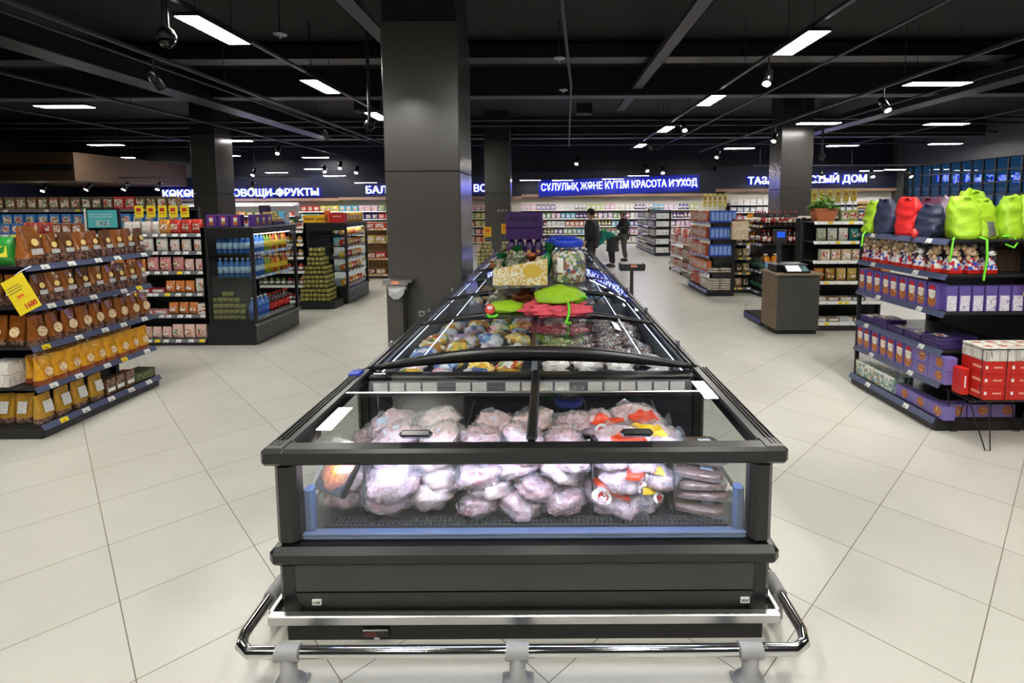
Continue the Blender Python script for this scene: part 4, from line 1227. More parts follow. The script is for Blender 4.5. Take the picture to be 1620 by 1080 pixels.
# ------------------------------------------------------------------ shelving
class Gon:
    pass
def gondola(name, label, x, y, rz, W, levels, depth, top, cat='shelf unit', lip=None, tags=6, yel=0.25, m=None, base=True, back=True, group=None, endpost=True, shelfd=None, tagw=0.075):
    m = m or BLK
    lip = lip or RAILB
    t = thing(name, label, cat, (x, y, 0), rz, group)
    g = Gon(); g.t = t; g.W = W; g.levels = levels; g.depth = depth
    g.M = T(x, y, 0, rz)
    z0 = levels[0]
    if base:
        mb = MB(); mb.cbox((-W / 2, 0.0, 0.0), (W / 2, depth, z0 - 0.012), m, 0.008); mb.box((-W / 2 + 0.02, -0.004, 0.012), (W / 2 - 0.02, 0.0, z0 - 0.06), CHA); part('base', mb, t)
    if back:
        mb = MB(); mb.box((-W / 2, depth - 0.025, z0 - 0.012), (W / 2, depth, top), m); part('back_panel', mb, t)
    if endpost:
        for s in (-1, 1):
            mb = MB(); xx = s * (W / 2 - 0.02); mb.cbox((xx - 0.022, depth - 0.07, 0.02), (xx + 0.022, depth - 0.02, top + 0.02), m, 0.004); part('upright_post', mb, t)
    rr = random.Random(hash(name) % 1 + int(W * 1000) + int(abs(x) * 37) + int(abs(y) * 91))
    for k, z in enumerate(levels):
        sd = depth - 0.03 if k == 0 else (shelfd or depth - 0.06)
        y0 = 0.0 if k == 0 else depth - 0.03 - sd
        mb = MB(); mb.cbox((-W / 2 + 0.01, y0, z - 0.022), (W / 2 - 0.01, depth - 0.03, z), m, 0.003)
        sh = part('shelf', mb, t)
        mb = MB(); mb.add([(-W / 2, y0 - 0.006, z + 0.006), (W / 2, y0 - 0.006, z + 0.006), (W / 2, y0 - 0.03, z - 0.042), (-W / 2, y0 - 0.03, z - 0.042), (-W / 2, y0 + 0.004, z + 0.006), (W / 2, y0 + 0.004, z + 0.006), (W / 2, y0 - 0.02, z - 0.042), (-W / 2, y0 - 0.02, z - 0.042)], [(3, 2, 1, 0), (4, 5, 6, 7), (0, 1, 5, 4), (2, 3, 7, 6), (1, 2, 6, 5), (3, 0, 4, 7)], lip)
        rl = part('price_rail', mb, sh)
        for i in range(tags):
            xc = -W / 2 + (i + 0.5 + rr.uniform(-0.25, 0.25)) * W / tags
            mm = YEL if rr.random() < yel else WHT
            mb = MB(); mb.add([(xc - tagw / 2, y0 - 0.0105, z + 0.0), (xc + tagw / 2, y0 - 0.0105, z + 0.0), (xc + tagw / 2, y0 - 0.0305, z - 0.038), (xc - tagw / 2, y0 - 0.0305, z - 0.038)], [(3, 2, 1, 0)], mm)
            mb.add([(xc - tagw * 0.3, y0 - 0.0265, z - 0.024), (xc + tagw * 0.1, y0 - 0.0265, z - 0.024), (xc + tagw * 0.1, y0 - 0.0295, z - 0.03), (xc - tagw * 0.3, y0 - 0.0295, z - 0.03)], [(3, 2, 1, 0)], REDT if mm is YEL else CHA)
            part('price_tag', mb, rl)
    return g
LV = {0: 'bottom', 1: 'second', 2: 'third', 3: 'fourth', 4: 'fifth', 5: 'sixth', 6: 'seventh'}
def row(g, lvl, seq, x0, x1, end, where, yoff=0.02, rot=0.08, gap=0.0, depth2=False, rev=False, zoff=0.0):
    """products side by side on one shelf: seq is a list of (proto, tint or None)"""
    z = g.levels[lvl] + 0.002 + zoff
    n = len(seq)
    tot = sum(p.w for p, _ in seq)
    sp = (x1 - x0 - tot) / max(1, n)
    x = x0
    cnt = {}
    k2 = range(n)
    pos = []
    for p, _ in seq:
        pos.append(x + sp / 2 + p.w / 2)
        x += p.w + sp
    total = {}
    for p, tn in seq:
        total[p.desc] = total.get(p.desc, 0) + 1
    order = list(range(n))
    if rev:
        order.reverse()
    lvn = 'top' if lvl == len(g.levels) - 1 else LV[lvl]
    for i in order:
        p, tn = seq[i]
        desc = p.desc
        c = cnt.get(desc, 0); cnt[desc] = c + 1
        lab = '%s, %s from %s, %s shelf of %s' % (desc, nth(c), end, lvn, where) if total[desc] > 1 else '%s on the %s shelf of %s' % (desc, lvn, where)
        place(p, g.M @ T(pos[i], yoff + p.d / 2 + rnd.uniform(0, 0.012), z, rnd.uniform(-rot, rot)), lab, '%s on the %s shelf of %s' % (p.plural, lvn, where), tn)

# ------------------------------------------------------------------ packaging shapes
def ell(w, h, y, cz, m, n=16, cx=0.0):
    mb = MB()
    vs = [(cx + w / 2 * math.cos(2 * PI * i / n), y, cz + h / 2 * math.sin(2 * PI * i / n)) for i in range(n)]
    mb.add(vs, [tuple(range(n))], m)
    return mb
def quad(w, h, y0, y1, z0, m, cx=0.0):
    mb = MB(); mb.add([(cx - w / 2, y0, z0), (cx + w / 2, y0, z0), (cx + w / 2, y1, z0 + h), (cx - w / 2, y1, z0 + h)], [(0, 1, 2, 3)], m)
    return mb
def pouch(name, w, h, d, body, low, desc, plural, seed=0, cat='pouch', sticker=None, label=None, split=0.42, lean=0.0):
    mb = MB()
    nu, nv = 24, 16
    def fn(u, v):
        a = 2 * PI * u
        dep = d / 2 * (0.9 + 0.1 * math.sin(PI * min(1, v * 3))) * (1 - v ** 1.5) + 0.004
        wid = w / 2 * (1 - 0.06 * math.sin(PI * v) + 0.015 * noise.noise(Vector((v * 5, seed, 1))))
        c, s = math.cos(a), math.sin(a)
        x = wid * math.copysign(abs(c) ** 0.6, c)
        y = dep * math.copysign(abs(s) ** 0.8, s) * (1 + 0.12 * noise.noise(Vector((x * 20, v * 4, seed))))
        y += 0.012 * v * v * math.sin(seed + x * 30) + lean * v
        zz = h * v + (0.012 * noise.noise(Vector((x * 18, seed * 2.0, 3))) if v > 0.9 else 0)
        return (x, y, zz)
    k = max(1, int(nv * split))
    mb.grid(lambda u, v: fn(u, v * k / nv), nu, k, low, True, True)
    mb.grid(lambda u, v: fn(u, (k + v * (nv - k)) / nv), nu, nv - k, body, True, True)
    parts = [(name, mb.mesh(name))]
    def yat(v):
        return -(d / 2 * 1.04 * (1 - v ** 1.5) + 0.01) + lean * v
    if sticker:
        sz, cz, mm = sticker
        ms = MB(); n = 18
        vs = [(sz / 2 * math.cos(2 * PI * i / n) + 0.01, yat(cz + sz / h / 2 * math.sin(2 * PI * i / n)) - 0.002, h * cz + sz / 2 * math.sin(2 * PI * i / n)) for i in range(n)]
        ms.add(vs, [tuple(range(n))], mm); parts.append(('round_sticker', ms.mesh('round_sticker')))
    if label:
        lw, lh, cz, mm = label
        ms = MB(); v0, v1 = cz - lh / h / 2, cz + lh / h / 2
        ms.add([(-lw / 2 + 0.01, yat(v0) - 0.003, h * v0), (lw / 2 + 0.01, yat(v0) - 0.003, h * v0), (lw / 2 + 0.01, yat(v1) - 0.003, h * v1), (-lw / 2 + 0.01, yat(v1) - 0.003, h * v1)], [(0, 1, 2, 3)], mm); parts.append(('paper_label', ms.mesh('paper_label')))
    return Proto(name, parts, w, d, h, desc, cat, plural)
def carton(name, w, d, h, body, front, desc, plural, cat='box', extra=None, c=0.003, fh=0.8, fz=0.1):
    mb = MB(); mb.cbox((-w / 2, -d / 2, 0), (w / 2, d / 2, h), body, c)
    parts = [(name, mb.mesh(name))]
    if front is not None:
        mb = MB(); mb.box((-w * 0.42, -d / 2 - 0.0015, h * fz), (w * 0.42, -d / 2 - 0.0002, h * (fz + fh)), front); parts.append(('front_print', mb.mesh('front_print')))
    for nm, m in (extra or []):
        parts.append((nm, m.mesh(nm)))
    return Proto(name, parts, w, d, h, desc, cat, plural)
def one(name, mb, w, d, h, desc, plural, cat):
    return Proto(name, [(name, mb.mesh(name))], w, d, h, desc, cat, plural)
def carton1(name, w, d, h, body, front, desc, plural, cat='box', band=None):
    """one-mesh carton for goods seen small"""
    mb = MB(); mb.box((-w / 2, -d / 2, 0), (w / 2, d / 2, h), body)
    mb.box((-w * 0.4, -d / 2 - 0.002, h * 0.2), (w * 0.4, -d / 2, h * 0.8), front)
    if band:
        mb.box((-w * 0.3, -d / 2 - 0.003, h * 0.3), (w * 0.3, -d / 2 - 0.001, h * 0.5), band)
    return one(name, mb, w, d, h, desc, plural, cat)
def bottle1(name, r, h, body, cap, lab, desc, plural, n=12, neck=0.3, cat='bottle', labz=(0.22, 0.55)):
    z1 = h * (1 - neck)
    mb = MB()
    prof = [(r * 0.92, 0), (r, 0.012), (r, h * labz[0]), (r * 1.01, h * labz[0]), (r * 1.01, h * labz[1]), (r, h * labz[1]), (r, z1 - r * 0.3), (r * 0.8, z1 + r * 0.3), (r * 0.36, z1 + (h - z1) * 0.55), (r * 0.34, h * 0.925), (r * 0.42, h * 0.925), (r * 0.42, h), (0, h)]
    mb.lathe(prof, lambda k: lab if k in (2, 3, 4) else (cap if k >= 9 else body), n)
    return one(name, mb, 2 * r, 2 * r, h, desc, plural, cat)
def can1(name, r, h, side, lab, lid, desc, plural, n=14):
    mb = MB(); mb.lathe([(r * 0.94, 0), (r, 0.006), (r, h * 0.14), (r * 1.005, h * 0.14), (r * 1.005, h * 0.82), (r, h * 0.82), (r, h - 0.006), (r * 0.94, h), (r * 0.9, h - 0.004), (0, h - 0.004)], lambda k: lab if k in (2, 3, 4) else (lid if k >= 6 else side), n)
    return one(name, mb, 2 * r, 2 * r, h, desc, plural, 'can')
def bag1(name, w, h, d, body, patch, desc, plural, cat='bag', seed=0):
    mb = MB()
    def fn(u, v):
        a = 2 * PI * u
        e = math.sin(PI * min(1, max(0, v))) ** 0.5
        dep = d / 2 * e + 0.003
        wid = w / 2 * (1 - 0.05 * e)
        c, s = math.cos(a), math.sin(a)
        return (wid * math.copysign(abs(c) ** 0.7, c), dep * s * (1 + 0.2 * noise.noise(Vector((c * 2, v * 4, seed)))), h * v)
    mb.grid(fn, 14, 9, body, True, True)
    mb.add([(-w * 0.3, -d * 0.55, h * 0.3), (w * 0.3, -d * 0.55, h * 0.3), (w * 0.26, -d * 0.5, h * 0.68), (-w * 0.26, -d * 0.5, h * 0.68)], [(0, 1, 2, 3)], patch)
    return one(name, mb, w, d, h, desc, plural, cat)

# ------------------------------------------------------------------ snack pouch shelves beside the aisle
L1 = gondola('gondola_shelf', 'black five tier shelf of brown and golden snack pouches next to the aisle', -4.28, 4.93, PI / 2, 1.34, [0.115, 0.44, 0.79, 1.13, 1.47], 0.5, 1.5, tags=5, yel=0.12)
BRF = mat('brown_glossy_film', (106, 64, 30), 0.25, coat=0.4, var=0.25, vs=22, bump=0.25, bs=28)
BRF2 = mat('copper_glossy_film', (146, 86, 36), 0.22, coat=0.5, var=0.3, vs=18, bump=0.3, bs=26)
BRL = ramp_mat('dark_nut_window', [(84, 56, 46), (122, 88, 76), (70, 46, 38), (140, 104, 92)], 'voronoi', 60, 0.25, 0.4)
ORF = mat('orange_brown_film', (140, 78, 24), 0.25, coat=0.4, var=0.3, vs=20, bump=0.25, bs=28)
GOF = mat('golden_yellow_film', (222, 158, 28), 0.28, coat=0.4, var=0.2, vs=18, bump=0.2, bs=26)
GOL = mat('russet_lower_film', (138, 62, 22), 0.3, coat=0.3, var=0.2, vs=18)
STY = mat('pale_yellow_sticker', (250, 222, 140), 0.5)
LWH = ramp_mat('printed_white_label', [(236, 236, 230), (240, 240, 236), (130, 126, 124), (244, 244, 240)], 'noise', 160, 0.5, stretch=(1, 1, 2))
CRM = ramp_mat('cream_round_print', [(240, 206, 150), (248, 226, 184), (206, 160, 120), (250, 232, 200)], 'noise', 40, 0.45)
pA = [pouch('snack_pouch', 0.135, 0.26, 0.085, BRF if s % 2 else BRF2, BRL, 'brown snack pouch with yellow seal', 'brown pouches', s, sticker=(0.05, 0.62, STY), label=(0.075, 0.036, 0.40, LWH)) for s in range(3)]
pBig = pouch('snack_pouch', 0.2, 0.33, 0.12, BRF2, BRL, 'large copper pouch with yellow seal', 'large pouches', 7, sticker=(0.062, 0.58, STY), label=(0.1, 0.05, 0.34, LWH), split=0.2)
pC = [pouch('nut_pouch', 0.14, 0.25, 0.09, ORF, BRL, 'orange brown pouch with cream disc', 'orange brown pouches', s + 11, sticker=(0.088, 0.46, CRM), split=0.2) for s in range(3)]
pD = [pouch('cereal_pouch', 0.145, 0.245, 0.09, GOF, GOL, 'golden yellow pouch with cream label', 'golden pouches', s + 21, sticker=(0.075, 0.44, CRM), split=0.24) for s in range(3)]
pE = [pouch('grain_bag', 0.15, 0.25, 0.09, mat('mustard_film', (176, 132, 40), 0.3, coat=0.3, var=0.25, vs=22), BRL, 'mustard grain bag with white panel', 'mustard bags', s + 31, label=(0.08, 0.1, 0.55, LWH), split=0.2) for s in range(2)]
CLB = ramp_mat('clear_box_of_nuts', [(92, 62, 44), (128, 92, 66), (76, 50, 36), (150, 120, 96)], 'voronoi', 70, 0.15, 0.6)
pF = carton('clear_snack_box', 0.1, 0.12, 0.16, CLB, WHT, 'clear box of brown snacks', 'clear boxes', fh=0.22, fz=0.2)
pG = carton('dark_green_tray', 0.26, 0.2, 0.1, mat('dark_green_carton', (52, 66, 46), 0.4, var=0.2), ramp_mat('olive_print', [(110, 120, 80), (70, 80, 54), (150, 150, 110)], 'noise', 40, 0.5), 'dark green tray of tins', 'green trays')
W1 = 'pouch shelf'
row(L1, 4, [(pBig, None)] + [(pA[i % 3], None) for i in range(8)], -0.66, 0.66, 'near end', W1)
row(L1, 3, [(pA[(i + 1) % 3], None) for i in range(9)], -0.6, 0.66, 'near end', W1)
row(L1, 2, [(pC[i % 3], None) for i in range(9)], -0.64, 0.66, 'near end', W1)
row(L1, 1, [(pD[i % 3], None) for i in range(9)], -0.62, 0.62, 'near end', W1)
row(L1, 0, [(pE[i % 2], None) for i in range(4)] + [(pF, None)] * 3 + [(pG, None)], -0.66, 0.66, 'near end', W1)
L1b = Gon(); L1b.M = L1.M @ T(0, 0.16, 0); L1b.levels = L1.levels
for lv, ps in ((2, pC), (1, pD)):
    for i in range(8):
        place(ps[i % 3], L1.M @ T(-0.48 + i * 0.14, 0.2, L1.levels[lv] + 0.003), '%s, back row, %s from near end, %s shelf' % (ps[0].desc, nth(i), LV[lv]), 'back row pouches, %s shelf' % LV[lv])
# goods on the open near end of the pouch shelf
WBX = ramp_mat('white_printed_carton', [(230, 228, 218), (226, 222, 214), (206, 200, 192), (234, 232, 224), (150, 130, 124)], 'voronoi', 16, 0.5, stretch=(2.5, 2.5, 0.7))
PW = carton('white_carton', 0.2, 0.16, 0.105, WBX, None, 'white printed carton', 'white cartons')
for k in range(2):
    place(PW, T(-4.64, 4.36, 0.444 + 0.106 * k), 'white printed carton at the open end of the pouch shelf, %s of two' % ('lower', 'upper')[k], 'white cartons on the pouch shelf')
GRB = bag1('green_snack_bag', 0.14, 0.24, 0.08, mat('leaf_green_film', (50, 150, 60), 0.25, coat=0.4), mat('lemon_print', (240, 230, 70), 0.4), 'green snack bag with lemon print', 'green bags')
for k in range(2):
    place(GRB, T(-4.54 - 0.14 * k, 4.36, 1.473, 0.1), 'green snack bag on the pouch shelf top, %s from the copper pouch' % nth(k), 'green bags on the pouch shelf')
for k in range(2):
    place(pE[k % 2], T(-4.5 - 0.16 * k, 4.36, 0.118), 'mustard grain bag at the open shelf end, %s from the aisle' % nth(k), 'grain bags at the shelf end')
    place(pA[k % 3], T(-4.5 - 0.16 * k, 4.36, 1.134), 'brown pouch behind the tilted price card, %s from aisle' % nth(k), 'brown pouches at the shelf end')
    place(pC[k % 3], T(-4.5 - 0.16 * k, 4.36, 0.794), 'orange brown pouch at the open shelf end, %s from aisle' % nth(k), 'orange brown pouches at the shelf end')
# tilted yellow price card
t = thing('price_card', 'large tilted yellow price card reading 1680 clipped to the pouch shelf end', 'price card', (-4.235, 4.15, 1.26))
t.rotation_euler = (0, math.radians(-27), 0)
mb = MB(); mb.cbox((-0.1, -0.002, -0.15), (0.1, 0.002, 0.15), YEL, 0.001); cd = part('card', mb, t)
link('price_figures', text_mesh('price_figures', '1680', 0.058, REDT, 0.001, 0.002), cd, T(0.03, -0.003, -0.105))
mb = MB()
for k in range(3):
    mb.box((-0.085, -0.0032, 0.075 - k * 0.022), (0.03 + 0.02 * (k % 2), -0.002, 0.083 - k * 0.022), mat('grey_print', (150, 140, 60), 0.6))
mb.box((-0.04, -0.0032, -0.02), (0.02, -0.002, 0.0), ORG); mb.box((-0.06, -0.0032, -0.034), (0.04, -0.002, -0.03), ORG)
part('card_print', mb, cd)
mb = MB(); mb.tube([(0.04, 0.0, 0.15), (0.06, 0.03, 0.17), (0.1, 0.1, 0.19)], 0.004, STEEL, 6); part('clip_arm', mb, t)

# ------------------------------------------------------------------ generic small goods
A1 = ramp_mat('bright_print_a', [(230, 226, 216), (200, 60, 50), (240, 236, 226), (90, 140, 70), (236, 200, 190), (240, 240, 236)], 'voronoi', 42, 0.4, 0.2)
A2 = ramp_mat('bright_print_b', [(240, 238, 232), (226, 220, 214), (180, 70, 60), (240, 236, 230), (226, 150, 60)], 'voronoi', 46, 0.4, 0.2)
A3 = ramp_mat('soft_print', [(240, 240, 238), (214, 214, 220), (236, 232, 226), (170, 180, 200)], 'voronoi', 20, 0.4, 0.2)
cbag = bag1('confectionery_bag', 0.13, 0.17, 0.07, TINTG, A2, 'small confectionery bag', 'confectionery bags', seed=1)
cbag2 = bag1('confectionery_bag', 0.16, 0.2, 0.08, TINTG, A1, 'wide confectionery bag', 'wide bags', seed=2)
cbox = carton1('confectionery_box', 0.12, 0.1, 0.15, TINT, A2, 'small confectionery box', 'confectionery boxes')
cflat = carton1('biscuit_tray', 0.18, 0.14, 0.06, TINT, A3, 'low biscuit tray', 'biscuit trays')
PK = [(232, 220, 214), (226, 150, 150), (236, 232, 226), (204, 60, 50), (240, 236, 230), (214, 130, 70), (230, 190, 180), (170, 50, 60)]
def mix(protos, tints, n, run=3):
    out = []
    i = 0
    while len(out) < n:
        p = protos[(i * 7 + len(protos) * 3) % len(protos)] if len(protos) > 1 else protos[0]
        tn = tints[rnd.randrange(len(tints))]
        for _ in range(min(run, n - len(out))):
            out.append((p, tn))
        i += 1
    return out
L2 = gondola('confectionery_shelf', 'long black six tier shelf of white and pink confectionery beside the drinks cooler', -6.33, 7.25, 0, 3.0, [0.09, 0.43, 0.74, 1.05, 1.33, 1.58], 0.45, 1.62, lip=RAILG, tags=20, yel=0.18, shelfd=0.36)
W2 = 'confectionery shelf'
row(L2, 0, mix([cbag2, cflat, cbag], PK, 12), -0.5, 1.48, 'cooler', W2, rev=True)
row(L2, 1, mix([cbag, cbox, cflat], PK, 13), -0.5, 1.48, 'cooler', W2, yoff=0.07, rev=True)
row(L2, 2, mix([cbag, cbag2, cflat], PK, 13), -0.6, 1.48, 'cooler', W2, yoff=0.07, rev=True)
row(L2, 3, mix([cbag, cbag2], PK, 14), -0.8, 1.48, 'cooler', W2, yoff=0.07, rev=True)
row(L2, 4, mix([cbag2, cbag, cbox], PK, 15), -1.2, 1.48, 'cooler', W2, yoff=0.07, rev=True)
row(L2, 5, [(cbox, (80, 130, 200))] * 3 + [(cbag, (190, 70, 60))] * 3 + [(cbox, (150, 90, 60))] * 3, -1.48, -0.22, 'cooler', W2, yoff=0.07, rev=True)
row(L2, 5, [(cbag, (232, 226, 220))] * 4 + [(cbag2, (226, 150, 60))] * 1 + [(cbag2, (204, 60, 50))] * 3, 0.36, 1.48, 'cooler', W2, yoff=0.07, rev=True)
# shelves beyond, seen over the top
L2b = gondola('gondola_shelf', 'tall shelf of brown and red boxes behind the teal price terminal', -8.6, 9.2, 0, 4.4, [0.1, 0.5, 0.9, 1.3, 1.62, 1.92], 0.45, 1.95, lip=RAILG, tags=8, yel=0.2)
jarb = carton1('biscuit_box', 0.16, 0.12, 0.22, TINT, A1, 'tall biscuit box', 'biscuit boxes')
row(L2b, 5, mix([jarb], [(150, 70, 50), (120, 90, 60), (204, 60, 50), (90, 80, 60)], 22, 2), -2.1, 2.1, 'the terminal', 'rear biscuit shelf', rev=True)
row(L2b, 4, mix([jarb], [(80, 150, 220), (90, 160, 226)], 20, 4), -2.1, 2.1, 'the terminal', 'rear biscuit shelf', rev=True)
row(L2b, 3, mix([jarb], [(60, 140, 70), (204, 60, 50), (220, 160, 80)], 20, 3), -2.1, 2.1, 'the terminal', 'rear biscuit shelf', rev=True)
# teal price terminal
t = thing('price_terminal', 'teal price checker screen with white side standing above the pouches', 'screen', (-6.3, 7.42, 1.598), 0.12)
TEAL = mat('teal_screen', (70, 150, 152), 0.3, emit=(70, 150, 152), es=0.35)
mb = MB(); mb.cbox((-0.215, -0.02, 0.05), (0.215, 0.03, 0.34), BLKG, 0.01); part('screen_case', mb, t)
mb = MB(); mb.box((-0.19, -0.024, 0.07), (0.19, -0.02, 0.32), TEAL); sc = part('screen', mb, t)
mb = MB()
for k in range(2):
    mb.box((-0.16, -0.027, 0.25 - k * 0.035), (0.13, -0.024, 0.265 - k * 0.035), mat('pale_screen_text', (170, 214, 214), 0.4))
mb.box((-0.09, -0.027, 0.09), (0.09, -0.024, 0.175), MATS['pale_screen_text'])
part('screen_print', mb, sc)
link('lettering', text_mesh('lettering', 'KZ', 0.075, mat('slate_text', (70, 96, 110), 0.5), 0.001, 0.001), sc, T(0.015, -0.029, 0.132))
mb = MB(); mb.box((-0.245, -0.01, 0.02), (-0.216, 0.02, 0.34), WHT); part('white_side', mb, t)
mb = MB(); mb.cyl((0, 0, -0.018), (0, 0, 0.06), 0.02, BLK, n=10); mb.cbox((-0.08, -0.05, -0.018), (0.08, 0.05, -0.004), BLK, 0.003); part('stand_foot', mb, t)
# yellow price cards over the confectionery
def card(x, y, z, w, h, label, grp, m=YEL, pr=REDT, rz=0.0, top=None, pole=None):
    t = thing('price_card', label, 'price card', (x, y, z), rz, grp)
    mb = MB(); mb.cbox((-w / 2, -0.003, 0), (w / 2, 0.003, h), m, 0.001); c = part('card', mb, t)
    mb = MB(); mb.box((-w * 0.3, -0.0045, h * 0.5), (w * 0.25, -0.0032, h * 0.8), pr); mb.box((-w * 0.3, -0.0045, h * 0.3), (w * 0.3, -0.0032, h * 0.36), pr); part('card_print', mb, c)
    if pole:
        mb = MB(); mb.cyl((0, 0.006, -pole), (0, 0.006, h), 0.005, STEEL, n=6); part('card_pole', mb, t)
for k, x in enumerate((-5.72, -5.55, -5.39, -5.24, -5.08)):
    card(x, 7.33, 1.81, 0.12, 0.165, 'yellow price card above the confectionery shelf, %s from the terminal' % nth(k), 'yellow cards over the confectionery', pole=0.21 if k in (1, 3) or True else None)
# ------------------------------------------------------------------ coolers
def cooler(name, label, x, y, rz, W, depth, top, levels, lip, led):
    t = thing(name, label, 'cooler', (x, y, 0), rz, 'open front coolers by the pouch aisle')
    g = Gon(); g.t, g.W, g.levels, g.depth, g.M = t, W, levels, depth, T(x, y, 0, rz)
    mb = MB(); mb.cbox((-W / 2, 0.03, 0), (W / 2, depth, 0.30), BLK, 0.01); mb.cbox((-W / 2 + 0.02, 0.0, 0.03), (W / 2 - 0.02, 0.035, 0.27), DGR, 0.004); part('base_cabinet', mb, t)
    mb = MB(); mb.cbox((-W / 2 - 0.008, -0.02, 0.27), (W / 2 + 0.008, 0.03, 0.31), mat('grey_bumper', (110, 112, 112), 0.35), 0.01); part('bumper', mb, t)
    mb = MB(); mb.cbox((-0.42, -0.003, 0.16), (-0.36, 0.002, 0.19), BLKG, 0.002); part('thermostat_display', mb, t)
    mb = MB(); mb.box((-W / 2, depth - 0.05, 0.3), (W / 2, depth, top), BLK); part('back_panel', mb, t)
    mb = MB(); mb.cbox((-W / 2, 0.0, top - 0.1), (W / 2, depth, top), BLK, 0.008); part('canopy', mb, t)
    mb = MB(); mb.box((-W / 2 + 0.05, 0.08, top - 0.112), (W / 2 - 0.05, 0.1, top - 0.1), led); part('led_strip', mb, t)
    mb = MB(); mb.box((-W / 2 + 0.03, 0.03, 0.31), (W / 2 - 0.03, 0.036, 0.40), GLASS); part('front_lip_glass', mb, t)
    for s in (-1, 1):
        x0 = s * (W / 2 - 0.02) - 0.02
        mb = MB()
        mb.cbox((x0, 0.0, 0.3), (x0 + 0.04, 0.045, top - 0.09), BLK, 0.005); mb.cbox((x0, depth - 0.09, 0.3), (x0 + 0.04, depth, top - 0.09), BLK, 0.005)
        mb.box((x0, 0.04, 0.3), (x0 + 0.04, depth - 0.08, 0.36), BLK); mb.box((x0, 0.04, top - 0.15), (x0 + 0.04, depth - 0.08, top - 0.09), BLK)
        sp = part('side_panel', mb, t)
        mb = MB(); mb.box((x0 + 0.017, 0.045, 0.36), (x0 + 0.022, depth - 0.09, top - 0.15), GLASSG); part('side_glass', mb, sp)
    for k, z in enumerate(levels):
        mb = MB(); mb.box((-W / 2 + 0.045, 0.08 if k else 0.04, z - 0.018), (W / 2 - 0.045, depth - 0.055, z), CHA); sh = part('shelf', mb, t)
        if k:
            mb = MB(); mb.cbox((-W / 2 + 0.045, 0.055, z - 0.035), (W / 2 - 0.045, 0.08, z + 0.005), lip, 0.003); rl = part('price_rail', mb, sh)
            for i in range(6):
                xc = -W / 2 + 0.12 + i * (W - 0.24) / 5
                mb = MB(); mb.box((xc - 0.03, 0.052, z - 0.032), (xc + 0.03, 0.0548, z + 0.002), YEL if i == 3 else WHT); part('price_tag', mb, rl)
    return g
C1 = cooler('drinks_cooler', 'black open cooler of bottled water and juice with purple chocolate boxes on top', -4.1, 7.87, PI / 2, 1.26, 0.72, 1.67, [0.34, 0.96, 1.3], mat('pale_blue_rail', (150, 180, 226), 0.35), emat('cooler_led', (220, 234, 255), 14.0))
PET = mat('blue_water_bottle', (72, 132, 214), 0.15, coat=0.4, spec=0.7)
PETL = mat('pale_water_label', (196, 222, 246), 0.4)
wat = bottle1('water_bottle', 0.036, 0.27, PET, mat('white_blue_cap', (220, 232, 250), 0.4), PETL, 'blue water bottle', 'water bottles')
jui = bottle1('juice_bottle', 0.035, 0.25, TINTG, mat('orange_cap', (240, 150, 50), 0.4), mat('yellow_juice_label', (240, 210, 60), 0.4), 'juice bottle', 'juice bottles')
col = bottle1('cola_bottle', 0.045, 0.31, mat('dark_cola', (60, 24, 18), 0.15, coat=0.4), RED, RED, 'red labelled cola bottle', 'cola bottles')
big = bottle1('large_water_bottle', 0.05, 0.32, PET, PETL, mat('mid_blue_label', (50, 100, 200), 0.4), 'large blue water bottle', 'large water bottles')
W3 = 'drinks cooler'
JC = [(214, 150, 40), (226, 90, 40), (240, 200, 60), (150, 60, 40)]
for lv in (1, 2):
    row(C1, lv, [(wat, None)] * 5 + [(jui, (150, 190, 60))] * 2 + [(jui, JC[i % 4]) for i in range(6)], -0.56, 0.56, 'near end', W3, yoff=0.1)
    for j in range(1, 6):
        place(wat, C1.M @ T(-0.52, 0.136 + 0.08 * j, C1.levels[lv] + 0.002), 'blue water bottle by the side glass, %s back, %s shelf' % (nth(j), LV[lv]), 'water bottles along the side glass')
row(C1, 0, [(big, None)] * 4 + [(col, None)] * 6, -0.56, 0.5, 'near end', W3, yoff=0.06)
can = can1('olive_can', 0.038, 0.085, mat('olive_tin', (88, 84, 44), 0.35, metal=0.4), mat('olive_label', (150, 144, 70), 0.45), mat('tin_lid', (60, 58, 46), 0.3, metal=0.7), 'olive green can', 'olive cans')
for j in range(6):
    hgt = (3, 4, 5, 5, 4, 4)[j]
    for k in range(hgt):
        place(can, C1.M @ T(-0.54, 0.25 + 0.078 * j if j else 0.24, 0.342 + 0.0855 * k), 'olive can behind the cooler side glass, stack %s, %s up' % (nth(j), nth(k)), 'olive cans in the drinks cooler')
# purple chocolate boxes on the cooler
PCH = mat('chocolate_purple', (96, 60, 148), 0.35, coat=0.2, var=0.06)
def figure(cx, y, z, s, capm, bodym):
    m = MB()
    m.box((cx - 0.001, y, z), (cx + 0.001, y + 0.001, z + 0.001), WHT)
    for w, h, dz, mm, dy in ((0.5, 0.56, 0.26, bodym, 0), (0.42, 0.4, 0.56, mat('cream_face', (240, 214, 180), 0.5), 0.0006), (0.46, 0.16, 0.7, WHT, 0.0012), (0.36, 0.3, 0.84, capm, 0.0009), (0.26, 0.2, 0.48, WHT, 0.0014)):
        n = 14
        m.add([(cx + s * w / 2 * math.cos(2 * PI * i / n), y - dy, z + s * (dz + h / 2 * math.sin(2 * PI * i / n))) for i in range(n)], [tuple(range(n))], mm)
    return m
GING = ramp_mat('gingerbread_print', [(176, 96, 40), (200, 120, 56), (150, 74, 30), (230, 200, 160)], 'noise', 60, 0.4)
CAPR = mat('red_hat_print', (200, 30, 40), 0.45)
ptop = carton('chocolate_gift_box', 0.15, 0.09, 0.17, PCH, None, 'purple chocolate box with round print', 'purple boxes', extra=[('figure_print', figure(0, -0.047, 0.02, 0.14, CAPR, GING))])
